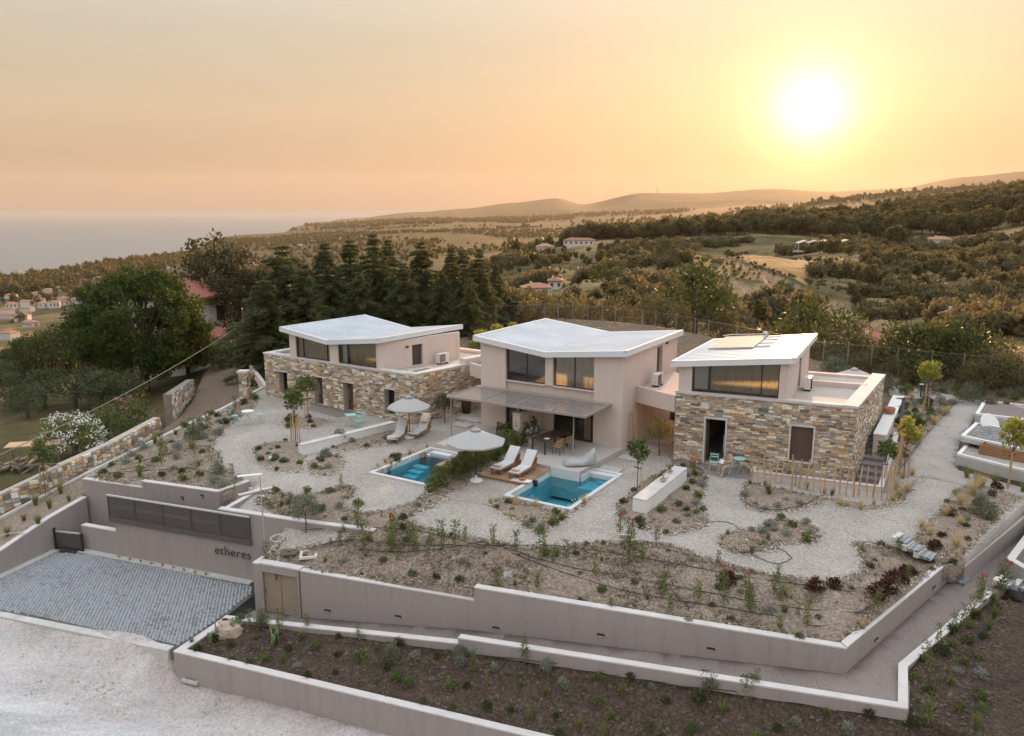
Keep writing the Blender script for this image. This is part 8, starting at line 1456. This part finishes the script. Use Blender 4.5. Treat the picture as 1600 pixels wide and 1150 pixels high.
hose('black drip hose across the bed beside the lane, upper run', [(200, 730), (260, 712), (320, 700), (345, 715)], gz); hose('black drip hose across the bed beside the lane, lower run', [(170, 742), (240, 738), (300, 735), (355, 748)], gz); hose('black hose looping out of the island bed over gravel', [(1090, 818), (1130, 816), (1152, 825), (1150, 845), (1180, 870), (1215, 882), (1236, 872), (1215, 858), (1180, 862)], gz, lift=.02); hose('black drip hose in the bed above the dirt road, upper run', [(420, 1000), (600, 1020), (800, 1042), (1000, 1068), (1200, 1095), (1380, 1118)], zbed2); hose('black drip hose in the bed above the dirt road, lower run', [(380, 1015), (560, 1040), (760, 1068), (960, 1098), (1150, 1130)], zbed2); hose('black drip hose in the dark corner bed', [(1440, 1080), (1500, 1060), (1560, 1075), (1600, 1060)], zbed3); hose('looped black hose in the dark corner bed', [(1560, 960), (1530, 990), (1520, 1030), (1540, 1060), (1590, 1070)], zbed3); hose('black hose round the bed before the stake fence', [(1165, 775), (1170, 792), (1210, 800), (1255, 792), (1280, 778)], gz); hose('pale hose lying on gravel beside the sloping path', [(1415, 715), (1440, 735), (1448, 748), (1435, 755), (1420, 760)], gz, M_hosew, .02, .04); hose('pale hose hanging over the sloping parking wall', [(0, 842), (25, 838), (42, 840)], zs, M_hosew, .03, .15); hose('coiled pale hose on the storage roof corner', [(425, 866), (437, 858), (446, 864), (436, 872), (424, 868), (430, 860), (442, 860), (444, 868), (430, 874)], gz, M_hosew, .025, .06)
sg = thing('garden_sign', 'small white tilted garden sign at the gravel edge', 'sign', G(976, 847), R(-10)); MB().box((0, 0, .22), (.42, .03, .34), M=Matrix.Rotation(R(40), 3, 'X')).build('sign_board', M_white, sg); MB().tube([(0, .1, 0), (0, .12, .2)], .015, 5).build('sign_leg', M_acg, sg)
# ------------------------------------------------------------------ neighbours' houses
M_tiler = plain('roof_tiles', (0.33, 0.125, 0.085), .85, .25, 6, .3, 30); M_tilep = plain('village_tiles', (0.34, 0.17, 0.11), .9, .2, .5, 0, rnd=.25); M_wwall = plain('white_wall', (0.62, 0.59, 0.55), .9, .1, 1, 0, rnd=.15); M_win = plain('far_window', (0.05, 0.05, 0.055), .3, .1); M_sh = plain('shutter_wood', (.25, .15, .09), .7, .2)
def hiproof(mb, w, d, z, h, ov=.4):
    x, y = w / 2 + ov, d / 2 + ov; r = max(0, x - y); V = [(-x, -y, z), (x, -y, z), (x, y, z), (-x, y, z), (-r, 0, z + h), (r, 0, z + h), (-x, -y, z - .15), (x, -y, z - .15), (x, y, z - .15), (-x, y, z - .15)]; mb.add(V, [(0, 1, 5, 4), (1, 2, 5), (2, 3, 4, 5), (3, 0, 4), (6, 7, 1, 0), (7, 8, 2, 1), (8, 9, 3, 2), (9, 6, 0, 3), (9, 8, 7, 6)])
def house(label, loc, rz, w, d, h, group=None, wmat=None, detail=True, rmat=None, rh_=None):
    t = thing('village_house', label, 'house', loc, rz, group); MB().box((0, 0, h / 2 - 1), (w, d, h + 2)).build('wall', wmat or M_wwall, t); m = MB(); hiproof(m, w, d, h, rh_ or min(w, d) * .22); rf = m.build('roof', rmat or M_tilep, t)
    if detail:
        for k in range(max(2, int(w / 3))):
            n = max(2, int(w / 3)); x = -w / 2 + w * (k + .5) / n; wn = MB().box((x, -d / 2 - .02, h * .55), (w / n * .38, .06, h * .38)).build('window', M_win, t); MB().box((x, -d / 2 - .06, h * .55 - h * .21), (w / n * .46, .12, .08)).build('sill', M_wwall, wn)
        MB().box((w / 2 + .02, 0, h * .45), (.06, d * .25, h * .6)).build('door', M_sh, t); MB().box((-w * .2, 0, h + min(w, d) * .2), (.5, .5, .9)).build('chimney', M_wwall, rf)
    return t
nh = WR(284, 470, 82); nz = -2.4
rhs = thing('neighbour_house', 'white two-storey house with red tiled roofs behind the huge pine', 'house', (nh[0], nh[1], nz), R(-32))
MB().box((-2.5, 2, 3.2), (7.0, 7.0, 7.0)).build('wall', M_wwall, rhs); MB().box((2.6, -1, 1.4), (5.5, 6.0, 4.2)).build('wall', M_wwall, rhs)
def tiled(mb, corners, n, m):
    a, b, c, d = [Vector(q) for q in corners]; nn = (b - a).cross(d - a).normalized(); nn = nn if nn.z > 0 else -nn
    for i in range(n):
        t0, t1 = i / n, (i + 1) / n; p = [a.lerp(b, t0), a.lerp(b, t0 + (t1 - t0) * .3), a.lerp(b, t0 + (t1 - t0) * .7), a.lerp(b, t1)]; q = [d.lerp(c, t0), d.lerp(c, t0 + (t1 - t0) * .3), d.lerp(c, t0 + (t1 - t0) * .7), d.lerp(c, t1)]; hts = (0, .07, .07, 0); mb.add([x + nn * h for x, h in zip(p, hts)] + [x + nn * h for x, h in zip(q, hts)], [(j, j + 1, 5 + j, 4 + j) for j in range(3)])
for (w, d, z, h, cx, cy) in ((7.0, 7.0, 6.7, 1.7, -2.5, 2), (5.5, 6.0, 3.5, 1.2, 2.6, -1)):
    m = MB(); hiproof(m, w, d, z, h, .5); m.v = [(a + cx, b + cy, c) for a, b, c in m.v]; rf = m.build('roof', M_tiler, rhs); x, y = w / 2 + .5, d / 2 + .5; tl = MB(); ap = Vector((cx, cy, z + h)); cs = [Vector((cx - x, cy - y, z)), Vector((cx + x, cy - y, z)), Vector((cx + x, cy + y, z)), Vector((cx - x, cy + y, z))]
    for k in range(4): a, b = cs[k], cs[(k + 1) % 4]; tiled(tl, (a, b, ap.lerp(b, .03), ap.lerp(a, .03)), 24, 1)
    o = tl.build('tile_rows', M_tiler, rf); o['kind'] = 'stuff'
for x, y, z, sx in ((-.6, -1.56, 5.0, 1.0), (-3.6, -1.56, 5.0, 1.0), (1.5, -4.06, 2.0, 1.0), (3.6, -4.06, 2.0, 1.0)): wn = MB().box((x, y, z), (sx, .1, 1.3)).build('window', M_win, rhs); MB().box((x - .75, y - .03, z), (.45, .06, 1.3)).build('shutter', M_sh, wn)
for y, z in ((0.5, 5.0), (3.5, 5.0)): MB().box((1.04, y, z), (.1, .9, 1.4)).build('window', M_win, rhs)
def at_r(px, row, r, dz=0.0): p = WR(px, row, r); return (p[0], p[1], float(terr(np.array(p[0]), np.array(p[1]))) + dz)
house('low white house with orange tiled roof in the wooded valley', at_r(838, 452, 215), R(10), 7.5, 5, 2.4); house('small pale house beside the orange-roofed one in the valley', at_r(868, 448, 230), R(-5), 4, 4, 2.6); house('small white house at the end of the blue tanks', at_r(852, 392, 430), R(5), 9, 7, 5); house('long low villa with terraces on the wooded ridge', at_r(905, 382, 480), R(-12), 18, 6, 3.2); house('white house with orange roof alone on the wooded hillside', at_r(1468, 384, 400), R(-20), 9, 6, 3.8); house('red-roofed house half sunk in trees beyond the fence, nearer the stone house', at_r(1370, 548, 118), R(-15), 8, 5, 1.6, rmat=M_tiler); house('red-roofed house half sunk in trees under the cliffs', at_r(1345, 538, 128), R(5), 7, 5, 1.5, rmat=M_tiler); house('grey-walled house with red roof among trees below the cliff', at_r(1492, 508, 175), R(-30), 5.5, 4, 2.2, rmat=M_tiler); house('big red-roofed house at the picture edge beyond the fence', at_r(1592, 556, 105), R(-25), 8, 6, 1.8, rmat=M_tiler); house('small house with a low orange roof on the golden hill', at_r(1172, 394, 330), R(8), 13, 8, 2.4)
cs_ = at_r(1275, 392, 365); us = thing('unfinished_building', 'unfinished long building with sloping roof frames on the hillside', 'building', cs_, R(-8)); M_cn = plain('bare_concrete', (.42, .38, .34), .9, .15)
for k in range(5): MB().plate([(-8 + k * 4.2, -3, 3.2 + k * .1), (-4.6 + k * 4.2, -3, 4.4 + k * .1), (-4.6 + k * 4.2, 4, 4.4 + k * .1), (-8 + k * 4.2, 4, 3.2 + k * .1)], (0, 0, .3)).build('roof_slab', M_cn, us)
for k in range(6):
    for y in (-2.6, 3.6): MB().box((-7.8 + k * 4.0, y, 1.0), (.4, .4, 5)).build('column', M_cn, us)
MB().box((2, 0, .0), (24, 8, .5)).build('floor_slab', M_cn, us); MB().box((17, -3, -.4), (10, .4, 1.6)).build('site_wall', M_wwall, us)
M_blue = plain('tank_blue', (.05, .14, .33), .5, .1)
for k, (px, lb) in enumerate(((776, 'blue water tank on the ridge, farthest from the white house'), (783, 'blue water tank on the ridge, second from the far end'), (791, 'blue water tank on the ridge, third from the far end'), (797, 'blue water tank on the ridge, fourth from the far end'), (803, 'blue water tank on the ridge, nearest the white house'))): t = thing('water_tank', lb, 'tank', at_r(px, 398, 400), 0, 'blue tanks on the ridge'); MB().lathe([(1.05, 0), (1.1, .2), (1.1, 2.3), (1.0, 2.6), (.3, 2.8)], (0, 0, 0), 14).build('tank_body', M_blue, t, smooth=True); MB().lathe([(.3, 2.8), (.3, 2.95)], (0, 0, 0), 10).build('tank_lid', M_white, t)
def car(label, loc, rz, col):
    t = thing('car', label, 'car', loc, rz); M_ = plain('paint_' + label[:5], col, .3, .03, 1, 0); prof = [(-2.1, .35), (-2.1, .8), (-1.7, .95), (-1.1, 1.42), (.5, 1.45), (1.1, .98), (2.0, .85), (2.15, .55), (2.1, .35)]; m = MB(); n = len(prof); m.add([(x, -.85, z) for x, z in prof] + [(x, .85, z) for x, z in prof], [tuple(range(n)), tuple(range(n, 2 * n))[::-1]] + [((i + 1) % n, i, n + i, n + (i + 1) % n) for i in range(n)]); m.build('body', M_, t)
    for x in (-1.3, 1.35):
        for y in (-.8, .8): w = MB(); w.lathe([(.32, 0), (.34, .05), (.34, .15), (.32, .2)], (0, 0, -.1), 12); o = w.build('wheel', M_dark, t); o.rotation_euler = (R(90), 0, 0); o.location = (x, y, .34)
    for y in (-.86, .86): MB().box((-.3, y, 1.17), (1.3, .02, .32)).build('side_window', M_win, t)
    MB().box((.85, 0, 1.2), (.03, 1.4, .5), M=Matrix.Rotation(R(-52), 3, 'Y')).build('windscreen', M_win, t)
car('white car parked beside the orange-roofed valley house', at_r(834, 458, 205), R(20), (.7, .7, .7)); car('silver car parked on the valley track, last of three', at_r(1222, 513, 148), R(-10), (.5, .5, .52)); car('white car parked on the valley track, middle of three', at_r(1213, 511, 152), R(20), (.7, .7, .7)); car('dark car parked on the valley track, nearest of three', at_r(1208, 515, 143), R(60), (.08, .08, .09))
mh = at_r(1027, 299, 9000); mt_ = thing('radio_mast', 'tiny radio mast on the far hill crest', 'mast', mh); MB().tube([(0, 0, -5), (0, 0, 60)], [4, 1.5], 5).build('mast_shaft', M_dark, mt_); MB().tube([(-6, 0, 40), (6, 0, 40)], 1.2, 5).build('cross_arm', M_dark, mt_)
vr = random.Random(31); VH = [(65, 437, 950), (80, 440, 930), (98, 437, 960), (118, 438, 955), (45, 466, 760), (15, 440, 980), (30, 425, 1250), (8, 428, 1180), (52, 428, 1200), (75, 424, 1300), (90, 420, 1380), (105, 422, 1320), (25, 418, 1480), (60, 417, 1500), (140, 413, 1450), (160, 411, 1500), (178, 412, 1480), (190, 409, 1560), (128, 420, 1280), (150, 420, 1250), (10, 485, 660), (35, 412, 1580), (5, 450, 860), (22, 455, 820), (200, 405, 1650), (225, 400, 1750), (265, 420, 1250), (395, 405, 1500), (420, 382, 2400), (535, 378, 2300), (470, 385, 2100), (40, 436, 990), (3, 417, 1500), (112, 415, 1450)] + [(vr.uniform(0, 260), 0, vr.uniform(800, 1750)) for _ in range(45)]
for i, (px, row, r) in enumerate(VH): h_ = house('white house with tiled roof in the seaside village' if i > 5 else ('large white village house, %s from the picture edge in its row' % ('second', 'third', 'fourth', 'fifth', 'first', 'first')[i]) if i not in (4, 5) else ('low white village house beside the golden field' if i == 4 else 'white village house at the picture edge'), at_r(px + vr.uniform(-2, 2), row or 420, r), R(vr.uniform(-40, 40)), vr.uniform(8, 13), vr.uniform(6, 9), vr.uniform(4, 6), 'seaside village houses', detail=(i < 8))
# ------------------------------------------------------------------ woods and scrub in the distance: masses of trees
def fproto(mat, n, rad, h, leaf, per, pr, seed, trunk=True):
    rg = np.random.default_rng(seed); c = crown_pts(n, *rad, rg, -.75, .5) * rg.uniform(.75, 1.2, (n, 1)); c[:, 2] += h; v, f = puff(c, pr, per, leaf, rg, .85, .5, .42); tv, tf = tubes([([(0, 0, -1), (0, 0, h)], [.2, .12])], 4); vv, ff, mm = join([(v, f, 0), (tv, tf, 1)]); me = npmesh('tree_shape', vv, ff, [mat, M_bark], mm); o = bpy.data.objects.new('tree_shape', me); return o
def scatter_gn(name, label, pts, scl, pro, cat='woods'):
    ng = bpy.data.node_groups.new(name, 'GeometryNodeTree'); ng.interface.new_socket('Geometry', in_out='INPUT', socket_type='NodeSocketGeometry'); ng.interface.new_socket('Geometry', in_out='OUTPUT', socket_type='NodeSocketGeometry'); N = ng.nodes; L = ng.links; gi = N.new('NodeGroupInput'); go = N.new('NodeGroupOutput'); ip = N.new('GeometryNodeInstanceOnPoints'); oi = N.new('GeometryNodeObjectInfo'); oi.inputs['Object'].default_value = pro
    at = N.new('GeometryNodeInputNamedAttribute'); at.data_type = 'FLOAT_VECTOR'; at.inputs['Name'].default_value = 'scl'; ar = N.new('GeometryNodeInputNamedAttribute'); ar.data_type = 'FLOAT_VECTOR'; ar.inputs['Name'].default_value = 'rot'
    L.new(gi.outputs[0], ip.inputs['Points']); L.new(oi.outputs['Geometry'], ip.inputs['Instance']); L.new(ar.outputs[0], ip.inputs['Rotation']); L.new(at.outputs[0], ip.inputs['Scale']); L.new(ip.outputs[0], go.inputs[0])
    me = bpy.data.meshes.new(name); me.vertices.add(len(pts)); me.vertices.foreach_set('co', np.asarray(pts, np.float32).ravel()); a = me.attributes.new('scl', 'FLOAT_VECTOR', 'POINT'); s = np.asarray(scl); a.data.foreach_set('vector', np.stack([s, s, s * NR.uniform(.8, 1.25, len(s))], -1).astype(np.float32).ravel()); b = me.attributes.new('rot', 'FLOAT_VECTOR', 'POINT'); r = np.zeros((len(pts), 3), np.float32); r[:, 2] = NR.uniform(0, 6.28, len(pts)); b.data.foreach_set('vector', r.ravel()); me.update()
    o = meshobj(name, me); md = o.modifiers.new('scatter', 'NODES'); md.node_group = ng; o['kind'] = 'stuff'; o['label'] = label; o['category'] = cat; return o
L_far = leafmat('far_pine', (.050, .049, .021), (.122, .108, .046), .42, scale=.2); L_fars = leafmat('far_scrub', (.075, .069, .034), (.152, .130, .064), .42, (.21, .165, .08), scale=.2)
p_pine = [fproto(L_far, 26, (2.3, 2.3, 3.0), 4.6, .9, 16, .9, 400 + i) for i in range(2)]; p_scr = [fproto(L_fars, 18, (1.3, 1.3, 1.0), .9, .42, 18, .55, 410 + i) for i in range(3)]; p_far = [fproto(L_far, 9, (3.2, 3.2, 2.4), 3.4, 2.0, 9, 1.5, 420 + i) for i in range(2)]
def polar(n, t0, t1, r0, r1, pw=1.0): t = NR.uniform(t0, t1, n); r = np.sqrt(NR.uniform(r0 ** 2, r1 ** 2, n)); x = r * np.sin(np.arctan(t)); y = r * np.cos(np.arctan(t)); return x, y, r, t
def put(name, label, x, y, k, s, pros):
    x, y, s = x[k], y[k], s[k]; z = terr(x, y); ok = z > SEA + 1.5; x, y, z, s = x[ok], y[ok], z[ok], s[ok]; w = NR.integers(0, len(pros), len(x))
    for i, p in enumerate(pros): q = w == i; scatter_gn(name, label, np.stack([x[q], y[q], z[q] - .1], -1), s[q], p)
BALD = lambda px, r: ((px > 870) & (px < 1265) & (r > 165) & (r < 312)) | ((px > 1290) & (px < 1480) & (r > 150) & (r < 215))
x, y, r, t = polar(5200, .04, .75, 400, 760); px = 800 + 1268 * t; dn = fbm(x, y, 90, 3, 5) + .06 - .15 * (r < 470) ; put('ridge_woods', 'dark pine woods covering the ridge', x, y, (dn > -.06) & (px > 880 + (r < 480) * 120), NR.uniform(.75, 1.35, len(x)), p_pine)
x, y, r, t = polar(9500, -.12, .75, 84, 430); px = 800 + 1268 * t; dn = fbm(x, y, 34, 4, 8); mask = np.where(BALD(px, r), dn > .15, dn > .02) & (NR.random(len(x)) < np.where(r < 250, 1, .8)) & ~((np.abs(px - 1212) < 22) & (r > 128) & (r < 165)); put('valley_scrub', 'olive-brown scrub covering the valley slopes', x, y, mask, NR.uniform(.7, 1.9, len(x)), p_scr)
x, y, r, t = polar(900, -.12, .75, 110, 420); px = 800 + 1268 * t; put('valley_trees', 'scattered dark trees among the valley scrub', x, y, (fbm(x, y, 50, 3, 15) > .05) & ~BALD(px, r), NR.uniform(.35, .7, len(x)), p_pine)
x, y, r, t = polar(4500, -.1, .75, 95, 340); px = 800 + 1268 * t; put('dry_tussocks', 'small dry tussocks over the bare hill slopes', x, y, fbm(x, y, 25, 3, 55) > np.where(BALD(px, r), .12, .0), NR.uniform(.14, .42, len(x)), p_scr[:2])
x, y, r, t = polar(1500, -.75, -.02, 110, 420); put('slope_woods', 'dark trees on the slope falling to the coast', x, y, fbm(x, y, 60, 3, 25) > -.1, NR.uniform(.5, 1.0, len(x)), p_pine)
x, y, r, t = polar(26000, -.85, .8, 420, 3600); dn = fbm(x, y, 260, 4, 31) + fbm(x, y, 60, 2, 32) * .6; put('plain_trees', 'trees and groves dotted over the coastal plain', x, y, (dn > .03) & ~((t > .08) & (r < 760)), NR.uniform(.55, 1.25, len(x)), p_far)
x, y, r, t = polar(9000, -.5, .8, 3000, 6000); dn = fbm(x, y, 700, 4, 41); put('far_woods', 'hazy woods over the distant land', x, y, dn > .02, NR.uniform(1.4, 2.8, len(x)), p_far)
x, y, r, t = polar(9000, -.72, -.2, 1150, 2000); z0 = terr(x, y); put('shore_trees', 'line of dark trees along the village shore', x, y, (z0 < -91) & (NR.random(len(x)) < .5), NR.uniform(.9, 1.9, len(x)), p_far)
for i, (px, row, r, s, lb) in enumerate([(1040, 425, 238, 1.7, 'lone round tree on the golden bare hill'), (1085, 404, 285, 1.0, 'dark bush on the crest of the golden hill'), (950, 448, 190, 1.7, 'broad dark bush at the foot of the golden hill'), (1158, 412, 262, .9, 'round bush on the golden hill near its crest'), (1225, 435, 230, 1.3, 'dark tree at the far end of the golden hill'), (1104, 400, 290, .9, 'bush beside the low orange roof on the golden hill')]): RT('hill_tree', lb, px, row, r, (rnd_d if i % 2 == 0 else rnd_s)[i % 2], s)
# ------------------------------------------------------------------ haze: the dusty evening air over the whole place
def make_haze(dens):
    hz = MB(); hz.box((0, 6400, 210), (40000, 14000, 640)); o = hz.build('haze', None); o.data.materials.clear()
    m, nt, N, L = nmat('haze'); out = nd(N, 'OutputMaterial'); v = nd(N, 'VolumePrincipled')
    v.inputs['Color'].default_value = (0.96, 0.86, 0.74, 1); v.inputs['Density'].default_value = dens; v.inputs['Anisotropy'].default_value = 0.3
    L.new(v.outputs[0], out.inputs['Volume']); o.data.materials.append(m)
    try: m.cycles.homogeneous_volume = True
    except Exception: pass
    o['kind'] = 'stuff'; o.display_type = 'WIRE'
make_haze(2.4e-5)
# things that look alike are told apart by their order along the picture
def single_out():
    ON = ['first', 'second', 'third', 'fourth', 'fifth', 'sixth', 'seventh', 'eighth', 'ninth', 'tenth', 'eleventh', 'twelfth', 'thirteenth', 'fourteenth', 'fifteenth', 'sixteenth', 'seventeenth', 'eighteenth', 'nineteenth', 'twentieth'] + ['twenty-' + q for q in ('first', 'second', 'third', 'fourth', 'fifth', 'sixth', 'seventh', 'eighth', 'ninth')] + ['thirtieth', 'thirty-first', 'thirty-second', 'thirty-third', 'thirty-fourth']
    G_ = {}
    for o in C.objects:
        if o.parent is None and 'label' in o and o.get('kind') == 'thing': G_.setdefault(o['label'], []).append(o)
    for lb, l_ in G_.items():
        if 1 < len(l_) <= len(ON) and len(lb.split()) <= 12:
            for i, o in enumerate(sorted(l_, key=lambda q: q.location.x / max(1.0, q.location.y))): o['label'] = lb + ', %s from parking side' % ON[i]
single_out()
